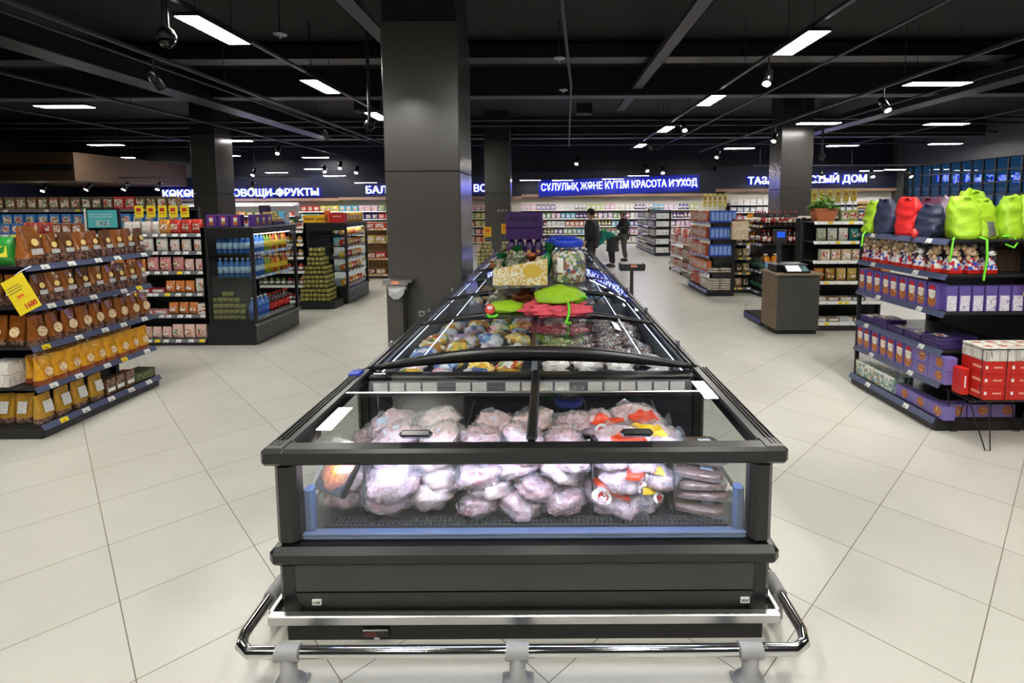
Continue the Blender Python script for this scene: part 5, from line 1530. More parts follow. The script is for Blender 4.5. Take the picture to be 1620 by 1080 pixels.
C1t = Gon(); C1t.M = C1.M; C1t.levels = [1.67]
def topline(p, n, x0, dx, y, M, lab, grp, z, rz=0.0):
    for i in range(n):
        place(p, M @ T(x0 + dx * i, y, z, rz), lab % nth(i), grp)
topline(ptop, 3, 0.1, -0.17, 0.1, T(-4.48, 7.28, 0), 'purple box with figure print facing the viewer on the cooler, %s from aisle', 'purple boxes on the cooler, viewer side', 1.672)
topline(ptop, 3, -0.38, 0.16, 0.1, C1.M, 'purple box facing the aisle on the cooler, %s from near corner', 'purple boxes on the cooler, aisle side', 1.672)
mb = MB(); mb.cbox((-0.17, -0.1, 0), (0.17, 0.12, 0.06), PUR, 0.004); mb.add([(-0.17, 0.09, 0.05), (0.17, 0.09, 0.05), (0.17, 0.12, 0.3), (-0.17, 0.12, 0.3)], [(0, 1, 2, 3), (3, 2, 1, 0)], PUR)
o = solo('display_tray', mb, 'purple display tray with raised back and gold chocolates on the cooler', 'tray', None, C1.M @ T(0.2, 0.14, 1.672))
mb = MB()
for i in range(5):
    for j in range(3):
        mb.cbox((-0.15 + i * 0.062, -0.09 + j * 0.06, 0.06 + j * 0.04), (-0.1 + i * 0.062, -0.04 + j * 0.06, 0.11 + j * 0.045), mat('gold_wrapped_bar', (190, 160, 90), 0.35), 0.006)
part('chocolate_bars', mb, o)
place(carton('blue_snack_box', 0.16, 0.1, 0.2, mat('sky_blue_carton', (96, 180, 226), 0.4), A3, 'sky blue box', 'blue boxes'), C1.M @ T(0.5, 0.12, 1.672), 'sky blue and white box at the far end on the drinks cooler', None)
C2 = cooler('pastry_cooler', 'black open cooler of warm lit yellow packs with a can pyramid in front', -3.98, 10.93, PI / 2, 1.2, 0.85, 1.63, [0.36, 0.66, 0.92, 1.16, 1.38], RAILB, emat('warm_cooler_led', (255, 232, 190), 16.0))
pst = bag1('pastry_pack', 0.12, 0.13, 0.09, TINTG, A2, 'orange pastry pack', 'pastry packs', seed=4)
OR = [(240, 170, 50), (226, 120, 40), (246, 200, 80), (204, 70, 40), (250, 214, 120)]
for lv in range(5):
    row(C2, lv, [(pst, OR[(i // 2 + lv) % 5]) for i in range(8)], -0.54, 0.54, 'near end', 'pastry cooler', yoff=0.1)
ybx = carton('yellow_biscuit_box', 0.24, 0.12, 0.15, mat('sunny_yellow_carton', (244, 196, 40), 0.4, var=0.05), mat('brown_band_print', (170, 100, 40), 0.5), 'yellow biscuit box', 'yellow boxes', fh=0.25, fz=0.35)
for i in range(2):
    place(ybx, T(-4.72 + 0.25 * i, 10.42, 1.632), 'yellow biscuit box on the pastry cooler, %s from the far side' % nth(i), 'yellow boxes on the pastry cooler')
place(carton('red_biscuit_box', 0.3, 0.16, 0.19, RED, None, 'red box', 'red boxes', extra=[('front_print', quad(0.16, 0.03, -0.082, -0.082, 0.11, mat('pale_red_print', (240, 170, 150), 0.5)))]), T(-4.17, 10.43, 1.632), 'bright red box at the near corner on the pastry cooler', None)
mb = MB(); mb.cbox((-0.05, -0.04, 0), (0.05, 0.04, 0.24), ORG, 0.004)
solo('standing_pack', mb, 'narrow orange pack standing between yellow and red boxes on the pastry cooler', 'pack', None, T(-4.37, 10.40, 1.632))
yb = bag1('yellow_snack_bag', 0.17, 0.2, 0.1, mat('amber_snack_film', (240, 190, 70), 0.3, coat=0.3, var=0.15), A2, 'yellow snack bag', 'yellow bags')
for i in range(6):
    place(yb, C2.M @ T(-0.36 + 0.17 * i, 0.1, 1.632), 'yellow snack bag on the pastry cooler, %s from the near corner' % nth(i), 'yellow bags on the pastry cooler')
# can pyramid
k = 0
tiers = [7, 7, 7, 6, 6, 6, 5, 5, 4, 4, 3, 3]
for l, n in enumerate(tiers):
    for i in range(n):
        for j in range(n):
            if j == 0 or i == n - 1:
                x = -4.44 + (i - (n - 1) / 2) * 0.08
                y = 10.02 + (j - (n - 1) / 2) * 0.04 if False else 9.98 + j * 0.045 + (7 - n) * 0.02
                if j > 4 or (i != n - 1 and j > 0):
                    continue
                y = 9.86 + (7 - n) * 0.02 + j * 0.078
                place(can, T(x, y, 0.142 + l * 0.0855 + 0.0), 'olive can of the pyramid, %s tier, %s along%s' % (nth(l), nth(i), '' if j == 0 else ', %s back' % nth(j)), 'olive cans of the pyramid')
t = thing('display_plinth', 'low black plinth under the can pyramid', 'plinth', (-4.44, 10.0, 0))
mb = MB(); mb.cbox((-0.36, -0.2, 0.02), (0.38, 0.3, 0.14), BLK, 0.008); part('plinth_box', mb, t)
mb = MB(); mb.box((-0.3, -0.14, 0), (0.3, 0.24, 0.02), CHA); part('plinth_foot', mb, t)
# shelf between the coolers
L6 = gondola('grocery_shelf', 'black six tier shelf of jars and tins between the two coolers', -5.55, 10.2, 0, 1.5, [0.1, 0.4, 0.68, 0.96, 1.22, 1.48], 0.42, 1.5, lip=WHT, tags=8, yel=0.1)
jar = bottle1('preserve_jar', 0.045, 0.15, TINTG, mat('gold_jar_lid', (190, 150, 70), 0.3, metal=0.5), WHT, 'preserve jar', 'preserve jars', neck=0.15)
for lv in range(6):
    row(L6, lv, mix([jar], [(150, 40, 50), (120, 80, 40), (90, 110, 50), (170, 60, 60), (190, 140, 60)], 9, 3), -0.35, 0.73, 'the pyramid', 'jar shelf', rev=True)
# wooden bread and fruit shelf farther back
t5 = gondola('wooden_shelf', 'pale wooden produce shelf with baskets beyond the pastry cooler', -4.35, 14.0, 0, 1.3, [0.12, 0.55, 1.0, 1.35], 0.5, 1.4, m=WOODL, lip=WOODL, tags=3, yel=0.0)
bas = carton1('produce_box', 0.28, 0.25, 0.16, TINT, A2, 'shallow produce box', 'produce boxes')
for lv, tn in enumerate([[(110, 80, 50), (150, 110, 70)], [(120, 90, 60), (204, 60, 50)], [(230, 210, 90), (200, 160, 90)], [(204, 70, 50), (214, 90, 60)]]):
    row(t5, lv, [(bas, tn[i % 2]) for i in range(4)], -0.6, 0.6, 'the cooler', 'wooden shelf')

# ------------------------------------------------------------------ gift shelves with the backpacks
R1 = gondola('gift_gondola', 'black gift shelf unit with lime backpacks on top and purple boxes below', 3.32, 4.95, -PI / 2, 1.24, [0.11, 0.42, 0.70, 1.03, 1.35, 1.645], 0.85, 1.66, tags=2, yel=0.0, endpost=False, tagw=0.07)
for xx in (-0.6, 0.58):
    mb = MB(); mb.cbox((xx, 0.76, 0.05), (xx + 0.05, 0.84, 1.7), BLK, 0.005); part('upright_post', mb, R1.t)
mb = MB(); mb.cbox((-0.615, 0.02, 0.05), (-0.59, 0.06, 1.66), BLK, 0.004); part('upright_post', mb, R1.t)
W5 = 'gift shelf'
def near(p, n, x0, dx, z, lab, grp, y=4.42, rz=0.0):
    for i in range(n):
        place(p, T(x0 + dx * i, y, z, rz), lab % nth(i), grp)
# soft backpacks
def backpack(x, y, z, rz, w, h, m, label, seed, lean=0.0, patch=None):
    h *= 1.07
    mb = MB()
    def fn(u, v):
        a = 2 * PI * u
        pro = 0.9 + 0.1 * math.sin(PI * min(1, v * 1.4)) if v < 0.62 else 1.0 - 0.34 * ((v - 0.62) / 0.38) ** 1.7
        pro *= 1.0 if v > 0.06 else 0.86 + 2.3 * v
        wid = w / 2 * pro * (1 + 0.1 * noise.noise(Vector((v * 3, seed, 2))))
        dep = (0.085 * (1.15 - v * 0.85) + 0.012) * min(1, pro * 1.1)
        c, s = math.cos(a), math.sin(a)
        cr = 0.012 * noise.noise(Vector((c * 2.2 + seed, s * 2.2, v * 6))) + 0.007 * noise.noise(Vector((c * 6, s * 6 + seed, v * 9)))
        x = (wid + cr) * math.copysign(abs(c) ** 0.62, c) + 0.03 * v * v * math.sin(seed * 3)
        yy = (dep + cr * 1.4) * s + lean * v
        zz = h * v * (1 + 0.05 * noise.noise(Vector((c * 1.2, s, seed + 4)))) + (0.03 * (v - 0.85) / 0.15 * noise.noise(Vector((c * 1.6, s * 1.6, seed * 2))) if v > 0.85 else 0)
        return (x, yy, zz)
    mb.grid(fn, 32, 20, m, True, True)
    mb.add([fn(i / 32, 1.0) for i in range(32)], [tuple(range(32))], m)
    o = solo('backpack', mb, label, 'backpack', 'soft backpacks on the gift shelf', T(x, y, z, rz))
    mb = MB(); mb.tube([(-w * 0.12, -0.02 + lean, h * 0.93), (-w * 0.06, -0.035 + lean, h * 1.0), (w * 0.06, -0.035 + lean, h * 1.0), (w * 0.12, -0.02 + lean, h * 0.93)], 0.009, m, 6); part('grab_loop', mb, o)
    if patch:
        mb = MB(); mb.grid(lambda u, v: (-w * 0.36 + u * w * 0.72, fn(0.5 + 0.5 * (0.12 + u * 0.76), 0.08 + v * 0.36)[1] - 0.012, h * (0.08 + 0.36 * v)), 8, 5, patch); part('front_pocket', mb, o)
    return o
NVY = mat('navy_nylon', (38, 44, 72), 0.6, var=0.1, bump=0.3, bs=16)
REDN = mat('bright_red_nylon', (206, 26, 30), 0.55, var=0.08, bump=0.35, bs=16)
LIM2 = mat('lime_backpack_nylon', (158, 200, 36), 0.5, var=0.06, vs=12, bump=0.45, bs=14)
BURG = mat('plum_nylon', (84, 36, 66), 0.6, var=0.1)
LILAC = mat('grey_lilac_nylon', (150, 130, 150), 0.6, var=0.1)
STRP = mat('neon_green_strap', (110, 220, 40), 0.5)
zt = 1.648
BPS = [(3.42, 5.46, PI / -2, 0.2, 0.3, LIM2, 'lime backpack at the far end of the row'), (3.44, 5.27, -PI / 2 + 0.2, 0.25, 0.32, NVY, 'navy blue backpack beside the far lime one'), (3.44, 4.96, -PI / 2 + 0.3, 0.24, 0.33, REDN, 'bright red backpack between the navy ones'),
       (3.46, 4.72, -PI / 2 + 0.4, 0.22, 0.27, NVY, 'dark navy backpack with red ball tag next to the red one'), (3.62, 4.95, -1.0, 0.24, 0.33, BURG, 'plum backpack behind the red one'), (3.66, 4.72, -0.9, 0.22, 0.33, LILAC, 'grey lilac backpack behind the navy one'),
       (3.55, 4.45, -0.25, 0.25, 0.33, LIM2, 'lime backpack at the near corner of the top shelf'), (3.72, 4.47, 0.1, 0.25, 0.31, LIM2, 'lime backpack with grey pocket, next to the corner one'), (3.78, 4.66, 0.2, 0.34, 0.38, LIM2, 'tall crumpled lime backpack behind the grey pocket one'), (3.93, 4.46, 0.0, 0.19, 0.33, LIM2, 'narrow lime backpack second from the outer end'), (4.09, 4.46, 0.0, 0.2, 0.34, LIM2, 'lime backpack at the outer end of the top shelf'), (3.72, 5.25, -1.2, 0.24, 0.33, NVY, 'dark backpack in the back row')]
for i, (x, y, rz, w, h, m, lb) in enumerate(BPS):
    o = backpack(x, y, zt, rz, w, h, m, lb, i * 1.7, patch=mat('grey_mesh_pocket', (96, 100, 92), 0.6) if i == 7 else None)
    if i == 3:
        mb = MB(); mb.grid(lambda u, v: (0.03 * math.sin(PI * v) * math.cos(2 * PI * u) - 0.06, -0.11 + 0.03 * math.sin(PI * v) * math.sin(2 * PI * u), -0.02 + 0.1 * v), 10, 8, mat('red_ball_tag', (226, 50, 50), 0.5), True, True); part('ball_tag', mb, o)
    if i in (0, 6, 7):
        mb = MB()
        if i == 6:
            mb.tube([(-0.1, -0.09, 0.01), (-0.13, -0.14, 0.0), (-0.14, -0.15, -0.1), (-0.15, -0.15, -0.18)], 0.008, STRP, 6); mb.tube([(0.08, -0.09, 0.02), (0.12, -0.12, 0.0), (0.125, -0.13, -0.15), (0.11, -0.13, -0.34)], 0.009, STRP, 6)
        elif i == 7:
            mb.tube([(0.1, -0.1, 0.02), (0.17, -0.12, 0.03), (0.2, -0.14, -0.03), (0.16, -0.15, -0.07), (0.1, -0.13, -0.04)], 0.008, STRP, 6)
        else:
            mb.tube([(0.02, -0.1, 0.01), (0.05, -0.14, -0.02), (0.05, -0.15, -0.14)], 0.008, STRP, 6)
        part('strap', mb, o, 'dangling neon green strap')
# plush gift boxes
FURB = mat('beige_plush', (212, 180, 146), 0.9, bump=0.5, bs=120)
FURD = mat('dark_grey_plush', (70, 66, 66), 0.9, bump=0.5, bs=120)
WHB = ramp_mat('white_red_blue_print', [(240, 240, 240), (236, 236, 240), (210, 50, 50), (244, 240, 236), (60, 90, 190), (240, 226, 200)], 'voronoi', 46, 0.35)
def plush_box(fur, seed):
    mb = MB(); mb.cbox((-0.055, -0.055, 0), (0.055, 0.055, 0.035), RED, 0.003)
    mb2 = MB(); mb2.add([(-0.053, -0.054, 0.035), (0.053, -0.054, 0.035), (0.03, -0.03, 0.135), (-0.03, -0.03, 0.135), (-0.053, 0.054, 0.035), (0.053, 0.054, 0.035), (0.03, 0.03, 0.135), (-0.03, 0.03, 0.135)], [(0, 1, 2, 3), (1, 5, 6, 2), (5, 4, 7, 6), (4, 0, 3, 7), (3, 2, 6, 7)], WHB)
    mb3 = MB()
    def sph(cx, cy, cz, rx, ry, rz, m):
        mb3.grid(lambda u, v: (cx + rx * math.cos(PI * (v - 0.5)) * math.cos(2 * PI * u), cy + ry * math.cos(PI * (v - 0.5)) * math.sin(2 * PI * u), cz + rz * math.sin(PI * (v - 0.5))), 12, 8, m, True, True)
    sph(0, 0, 0.185, 0.046, 0.042, 0.042, fur)
    sph(0.004, -0.04, 0.172, 0.036, 0.026, 0.024, FURB if fur is FURB else WHT)
    for s in (-1, 1):
        sph(s * 0.048, 0.005, 0.225, 0.026, 0.012, 0.028, fur)
        sph(s * 0.017, -0.043, 0.198, 0.005, 0.004, 0.005, BLKG)
        sph(s * 0.04, -0.03, 0.132, 0.018, 0.018, 0.024, fur)
    sph(0.004, -0.065, 0.18, 0.008, 0.006, 0.006, BLKG)
    return Proto('plush_gift_box', [('plush_gift_box', mb.mesh('plush_gift_box')), ('printed_carton', mb2.mesh('printed_carton')), ('plush_head', mb3.mesh('plush_head'))], 0.115, 0.11, 0.26, 'plush toy gift box', 'toy', 'plush gift boxes')
plA, plB = plush_box(FURB, 1), plush_box(FURD, 2)
seq = [plA, plA, plA, plA, plA, plB, plA]
for i, p in enumerate(seq):
    place(p, R1.M @ T(-0.56 + i * 0.16, 0.09, 1.352, rnd.uniform(-0.3, 0.3)), '%s plush toy gift box on the aisle side, %s from the far end' % ('dark grey' if p is plB else 'beige', nth(i)), 'plush gift boxes on the gift shelf')
for i, p in enumerate([plA, plA, plB]):
    place(p, T(3.46 + 0.15 * i, 4.44, 1.352, rnd.uniform(-0.2, 0.2)), '%s plush gift box facing the viewer, %s from the shelf corner' % ('dark grey' if p is plB else 'beige', nth(i)), 'plush gift boxes on the gift shelf')
dbx = carton('brown_gift_box', 0.1, 0.16, 0.2, mat('dark_brown_carton', (74, 54, 40), 0.5, var=0.2), None, 'dark brown gift box', 'brown boxes')
for i in range(4):
    place(dbx, T(3.86 + i * 0.105, 4.62, 1.352), 'dark brown gift box in shade right of the plush toys, %s along' % nth(i) if False else 'dark brown gift box beyond the plush toys, %s from them' % nth(i), 'brown gift boxes on the gift shelf')
# purple boxes with figures
pfig = carton('figure_chocolate_box', 0.105, 0.09, 0.235, mat('violet_carton', (106, 88, 166), 0.35, coat=0.2, var=0.08), None, 'violet box with gingerbread figure', 'violet figure boxes', extra=[('figure_print', figure(0, -0.047, 0.025, 0.19, CAPR, GING))])
row(R1, 3, [(pfig, None)] * 9, -0.6, 0.52, 'far end', W5, yoff=0.02, rot=0.03)
row(R1, 1, [(pfig, None)] * 7, -0.6, 0.28, 'far end', W5, yoff=0.02, rot=0.03)
wside = carton('violet_side_box', 0.095, 0.1, 0.22, mat('violet_carton', (106, 88, 166)), ramp_mat('white_violet_print', [(232, 228, 238), (214, 206, 226), (236, 234, 240), (170, 150, 200)], 'noise', 30, 0.45), 'violet box with white side', 'violet boxes', fh=0.6, fz=0.02)
near(wside, 7, 3.43, 0.112, 1.032, 'violet box with white side facing the viewer, %s from the shelf corner', 'violet boxes with white sides')
rb = carton('round_print_box', 0.2, 0.1, 0.115, mat('mid_violet_carton', (122, 106, 178), 0.35, coat=0.2, var=0.06), None, 'wide violet box with round print', 'wide violet boxes', extra=[('round_print', ell(0.085, 0.085, -0.0515, 0.06, GING, cx=0.03))])
for r in range(2):
    for i in range(2):
        place(rb, R1.M @ T(0.36 + i * 0.205, 0.075, 0.422 + r * 0.117), 'wide violet box with round print, %s row, %s from the figures' % (('lower', 'upper')[r], nth(i)), 'wide violet boxes, second shelf')
for i in range(3):
    place(rb, R1.M @ T(0.16 + i * 0.205, 0.08, 0.112), 'wide violet box with round print on the lowest shelf, %s from the green boxes' % nth(i), 'wide violet boxes, lowest shelf')
near(rb, 3, 3.5, 0.21, 0.112, 'wide violet box low on the viewer side, %s from the shelf corner', 'wide violet boxes, viewer side', y=4.40)
near(rb, 3, 3.5, 0.21, 0.422, 'wide violet box one shelf up on the viewer side, %s from the corner', 'wide violet boxes, viewer side upper', y=4.44)
grb = carton('winter_print_box', 0.16, 0.1, 0.16, ramp_mat('pale_winter_print', [(200, 214, 214), (150, 176, 150), (226, 230, 226), (120, 150, 160), (214, 180, 130)], 'voronoi', 30, 0.4), WHT, 'pale winter print box', 'winter boxes', fh=0.14, fz=0.82)
for r in range(1):
    for i in range(4):
        place(grb, R1.M @ T(-0.53 + i * 0.163, 0.08, 0.112), 'pale winter print box on the lowest shelf, %s from the far end' % nth(i), 'winter print boxes')
grb2 = carton('winter_print_box', 0.17, 0.12, 0.13, MATS['pale_winter_print'], None, 'pale box', 'boxes')
for i in range(3):
    place(grb2, R1.M @ T(-0.5 + i * 0.18, 0.22, 0.112), 'pale winter print box in the back row, %s from the far end' % nth(i), 'winter print boxes behind')
flat = carton('flat_chocolate_box', 0.22, 0.2, 0.032, mat('dark_violet_box', (62, 48, 104), 0.3, coat=0.3, var=0.1), None, 'flat violet chocolate box', 'flat boxes')
star = MB(); star.add([(0.085 * (1 if i % 2 == 0 else 0.55) * math.cos(PI * i / 6), -0.02 + 0.075 * (1 if i % 2 == 0 else 0.55) * math.sin(PI * i / 6), 0.0335) for i in range(12)], [tuple(range(12))], WHT)
star.add([(0.035 * math.cos(PI * i / 6), -0.02 + 0.025 * math.sin(PI * i / 6), 0.0342) for i in range(12)], [tuple(range(12))], REDT)
flat2 = Proto('flat_chocolate_box', flat.parts + [('star_print', star.mesh('star_print'))], 0.22, 0.2, 0.032, '', 'box', '')
for i in range(5):
    for k in range((2, 3, 2, 2, 3)[i]):
        top_ = k == (2, 3, 2, 2, 3)[i] - 1
        place(flat2 if top_ else flat, R1.M @ T(-0.48 + i * 0.235, 0.14, 0.702 + 0.033 * k, rnd.uniform(-0.06, 0.06)), 'flat violet chocolate box in stack %s from the far end, %s up' % (nth(i), nth(k)), 'flat chocolate boxes')
for i in range(3):
    for k in range(2):
        place(flat, T(3.72 + i * 0.16 - 0.02, 4.62, 0.702 + 0.033 * k, 0.3), 'flat violet box heaped behind the star boxes, pile %s, %s up' % (nth(i), nth(k)), 'flat boxes behind') if i < 1 else None
# wire stand with red cartons
ws = thing('wire_stand', 'thin black wire display stand on hairpin legs holding red cartons', 'display stand', (3.95, 4.2, 0))
WIRE = mat('black_wire', (30, 30, 32), 0.4, metal=0.3)
mb = MB()
X0, X1, Y0, Y1 = 3.4, 4.6, 4.06, 4.335
mb.tube([(X0, Y0, 0.365), (X1, Y0, 0.365), (X1, Y1, 0.365), (X0, Y1, 0.365)], 0.006, WIRE, 6, True)
mb.tube([(X0 + 0.06, Y0, 0.79), (X1, Y0, 0.79), (X1, Y1, 0.79), (X0 + 0.06, Y1, 0.79)], 0.004, WIRE, 6, True)
for i in range(12):
    x = X0 + 0.05 + i * 0.1
    mb.cyl((x, Y0, 0.365), (x, Y1, 0.365), 0.004, WIRE, n=6)
for i in range(6):
    x = X0 + 0.06 + i * 0.2
    mb.cyl((x, Y0, 0.365), (x, Y0, 0.79), 0.003, WIRE, n=6)
partw('wire_basket', mb, ws)
for x, y in ((3.46, 4.09), (3.46, 4.31), (4.0, 4.09), (4.0, 4.31), (4.52, 4.09)):
    mb = MB(); mb.tube([(x - 0.06, y, 0.365), (x - 0.015, y - (0.13 if y < 4.2 else -0.0), 0.006), (x + 0.025, y - (0.13 if y < 4.2 else -0.0), 0.006), (x + 0.1, y, 0.365)], 0.005, WIRE, 6); partw('hairpin_leg', mb, ws)
rbx = carton('red_carton_box', 0.21, 0.24, 0.105, RED, None, 'red carton', 'red cartons', extra=[('white_mark', quad(0.07, 0.014, -0.1212, -0.1212, 0.05, mat('pale_red_print', (240, 170, 150), 0.5))), ('side_print', MB().box((-0.1065, -0.09, 0.04), (-0.1052, 0.0, 0.06), mat('pale_red_print', (240, 170, 150)))), ('corner_seal', quad(0.022, 0.026, -0.1215, -0.1215, 0.045, WHT, -0.092))])
wbx = carton('white_tea_box', 0.12, 0.12, 0.11, WBX, None, 'white printed box', 'white boxes', extra=[('top_patch', MB().box((-0.03, -0.02, 0.1101), (0.03, 0.02, 0.1108), mat('rust_print', (176, 84, 60), 0.5)))])
for l in range(3):
    for i in range(5):
        place(rbx, T(3.6 + 0.213 * i, 4.19, 0.371 + 0.106 * l), 'red carton in the wire stand, %s layer, %s from the near corner' % (('bottom', 'middle', 'upper')[l], nth(i)), 'red cartons in the wire stand')
for j in range(2):
    for i in range(8):
        place(wbx, T(3.555 + 0.123 * i, 4.13 + 0.122 * j, 0.690), 'white printed box on the red cartons, %s row, %s from the corner' % (('front', 'back')[j], nth(i)), 'white boxes on the red cartons')
place(carton('red_carton_box', 0.06, 0.1, 0.22, RED, None, 'red', 'red', extra=[('white_mark', quad(0.012, 0.1, -0.0512, -0.0512, 0.06, WHT))]), T(3.44, 4.24, 0.372), 'narrow upright red carton at the outside of the stack', None)
# neighbouring gondola end with yellow card at the frame edge
R1c = gondola('gift_gondola', 'black shelf unit at the very edge of the picture behind the red cartons', 4.85, 4.55, 0, 1.3, [0.11, 0.45, 0.8, 1.15], 0.5, 1.66, tags=3, yel=0.0, lip=BLK)
ypk = bag1('yellow_green_bag', 0.16, 0.22, 0.09, mat('yellow_green_film', (220, 200, 40), 0.3, coat=0.3), mat('green_print', (90, 150, 50), 0.5), 'yellow green bag', 'yellow green bags', seed=3)
for lv in (1, 2, 3):
    row(R1c, lv, [(ypk, None)] * 6, -0.6, 0.6, 'the backpacks', 'outer gift shelf')
t = thing('price_card', 'large yellow price card hanging at the frame edge by the violet boxes', 'price card', (4.10, 4.30, 1.33))
t.rotation_euler = (0, math.radians(12), 0.0)
mb = MB(); mb.cbox((-0.1, -0.002, -0.17), (0.1, 0.002, 0.13), YEL, 0.001); cd = part('card', mb, t)
mb = MB(); mb.box((-0.05, -0.0035, -0.02), (0.06, -0.002, 0.04), ORG); mb.box((-0.03, -0.0035, -0.13), (0.08, -0.002, -0.08), ORG); part('card_print', mb, cd)
mb = MB(); mb.tube([(0.0, 0.0, 0.13), (0.01, 0.03, 0.2), (0.02, 0.06, 0.3)], 0.003, STEEL, 6); part('clip_arm', mb, t)

# ------------------------------------------------------------------ weighing kiosk
k = thing('weighing_kiosk', 'grey and wood weighing kiosk with a touch screen scale on it', 'kiosk', (3.74, 7.95, 0))
mb = MB(); mb.cbox((3.42, 7.7, 0.06), (4.06, 8.2, 0.89), DGR, 0.004); mb.box((3.44, 7.72, 0), (4.04, 8.18, 0.06), BLK); partw('cabinet', mb, k)
mb = MB(); mb.cbox((3.405, 7.69, 0.08), (3.42, 8.2, 0.89), WOOD, 0.002); partw('wood_side', mb, k)
mb = MB(); mb.cbox((3.38, 7.66, 0.89), (4.1, 8.24, 0.925), mat('oak_worktop', (126, 112, 92), 0.5, var=0.15, vs=10), 0.006); partw('worktop', mb, k)
s = thing('label_scale', 'black label printing scale with bright touch screen on the kiosk', 'scale', (3.68, 7.95, 0.926))
mb = MB(); mb.cbox((3.46, 7.82, 0.93), (3.9, 8.14, 1.03), BLKG, 0.01); mb.cbox((3.45, 7.8, 1.03), (3.92, 8.14, 1.05), STEEL, 0.004); partw('scale_body', mb, s)
mb = MB(); mb.add([(3.55, 7.70, 0.94), (3.92, 7.70, 0.94), (3.9, 7.84, 1.04), (3.55, 7.84, 1.04), (3.55, 7.72, 0.926), (3.92, 7.72, 0.926), (3.9, 7.88, 1.03), (3.55, 7.88, 1.03)], [(0, 1, 2, 3), (7, 6, 5, 4), (0, 4, 5, 1), (2, 6, 7, 3), (1, 5, 6, 2), (3, 7, 4, 0)], BLKG); sp = partw('screen_case', mb, s)
SCR = mat('lit_white_screen', (230, 236, 232), 0.3, emit=(230, 236, 232), es=0.7)
mb = MB(); mb.add([(3.58, 7.712, 0.952), (3.79, 7.712, 0.952), (3.785, 7.826, 1.034), (3.58, 7.826, 1.034)], [(0, 1, 2, 3)], SCR); mb.add([(3.8, 7.712, 0.952), (3.9, 7.712, 0.952), (3.885, 7.826, 1.034), (3.795, 7.826, 1.034)], [(0, 1, 2, 3)], mat('teal_keys', (96, 130, 134), 0.4)); part('touch_screen', mb, sp)
mb = MB(); mb.cbox((3.56, 8.03, 1.05), (3.62, 8.07, 1.42), CHA, 0.006); partw('display_post', mb, s)
mb = MB(); mb.cbox((3.49, 8.0, 1.36), (3.69, 8.06, 1.56), CHA, 0.008); ch = partw('customer_display', mb, s)
mb = MB(); mb.box((3.53, 7.996, 1.44), (3.65, 8.0, 1.53), mat('blue_display', (40, 90, 220), 0.3, emit=(40, 90, 220), es=0.6)); part('display_window', mb, ch)
f = thing('floor_scale', 'low dark floor scale with blue edge beside the kiosk', 'scale', (3.6, 8.62, 0))
mb = MB(); mb.cbox((3.42, 8.24, 0.0), (3.98, 8.98, 0.11), CHA, 0.01); partw('scale_body', mb, f)
mb = MB(); mb.cbox((3.412, 8.26, 0.05), (3.42, 8.96, 0.09), mat('blue_edge', (56, 66, 170), 0.4), 0.003); partw('edge_strip', mb, f)
mb = MB(); mb.cbox((3.44, 8.26, 0.11), (3.96, 8.96, 0.122), STEEL if False else DUCT, 0.004); partw('weighing_plate', mb, f)
mb = MB(); mb.tube([(3.45, 8.97, 0.12), (3.44, 8.98, 0.2), (3.5, 8.98, 0.2)], 0.006, STEEL, 6); partw('corner_guard', mb, f)
# ------------------------------------------------------------------ shelf behind the kiosk
R3 = gondola('grocery_gondola', 'black six tier shelf with a terracotta herb pot on top behind the kiosk', 4.72, 7.92, 0, 1.3, [0.13, 0.45, 0.76, 1.08, 1.38, 1.68], 0.45, 1.72, lip=WHT, tags=8, yel=0.25, shelfd=0.38)
W6 = 'herb pot shelf'
gb = bag1('grocery_bag', 0.15, 0.2, 0.09, TINTG, A1, 'small grocery bag', 'grocery bags', seed=5)
gt = carton1('grocery_tray', 0.19, 0.15, 0.06, TINT, A3, 'flat grocery tray', 'grocery trays')
gx = carton1('grocery_box', 0.13, 0.1, 0.17, TINT, A2, 'small grocery box', 'grocery boxes')
row(R3, 0, [(gt, c) for c in ((190, 180, 160), (150, 130, 110), (224, 220, 212), (140, 110, 80), (210, 200, 190), (190, 180, 160))], -0.6, 0.6, 'the kiosk', W6)
row(R3, 1, [(gt, c) for c in ((200, 190, 180), (150, 110, 80), (170, 150, 120), (90, 90, 90), (230, 226, 216), (190, 180, 160))], -0.6, 0.6, 'the kiosk', W6, yoff=0.06)
row(R3, 2, [(gb, c) for c in ((180, 110, 40), (150, 120, 50), (200, 160, 90), (180, 150, 70), (120, 130, 70), (190, 60, 40), (190, 120, 60))], -0.6, 0.6, 'the kiosk', W6, yoff=0.06)
row(R3, 3, [(gx, c) for c in ((214, 204, 180), (200, 180, 140), (220, 200, 160), (190, 180, 150), (150, 140, 110), (190, 180, 150), (160, 150, 120))], -0.52, 0.6, 'the kiosk', W6, yoff=0.06)
row(R3, 4, [(gb, c) for c in ((170, 180, 150), (200, 200, 190), (226, 220, 214), (40, 120, 120), (220, 190, 60), (70, 140, 80), (200, 120, 60))], -0.58, 0.6, 'the kiosk', W6, yoff=0.06)
row(R3, 5, [(gx, (150, 170, 110)), (gx, (170, 180, 60)), (gx, (60, 90, 120)), (gb, (220, 90, 40)), (gb, (226, 100, 50)), (gb, (230, 120, 60))], -0.22, 0.62, 'the herb pot', W6, yoff=0.06)
KRP = mat('kraft_paper_pack', (206, 170, 120), 0.6, var=0.1)
for i in range(4):
    mb = MB(); mb.grid(*blob(0.26, 0.14, 0.075, i, 0.08, 2, 0.8, 16, 10, 0.3), KRP, True, True)
    solo('kraft_pack', mb, 'kraft paper pack on the grocery bags behind the lime backpack, %s of four' % nth(i), 'pack', 'kraft packs', T(4.95 + 0.27 * (i % 2), 8.12, 1.862 + 0.066 * (i // 2)))
TER = mat('terracotta', (206, 120, 78), 0.7, var=0.08)
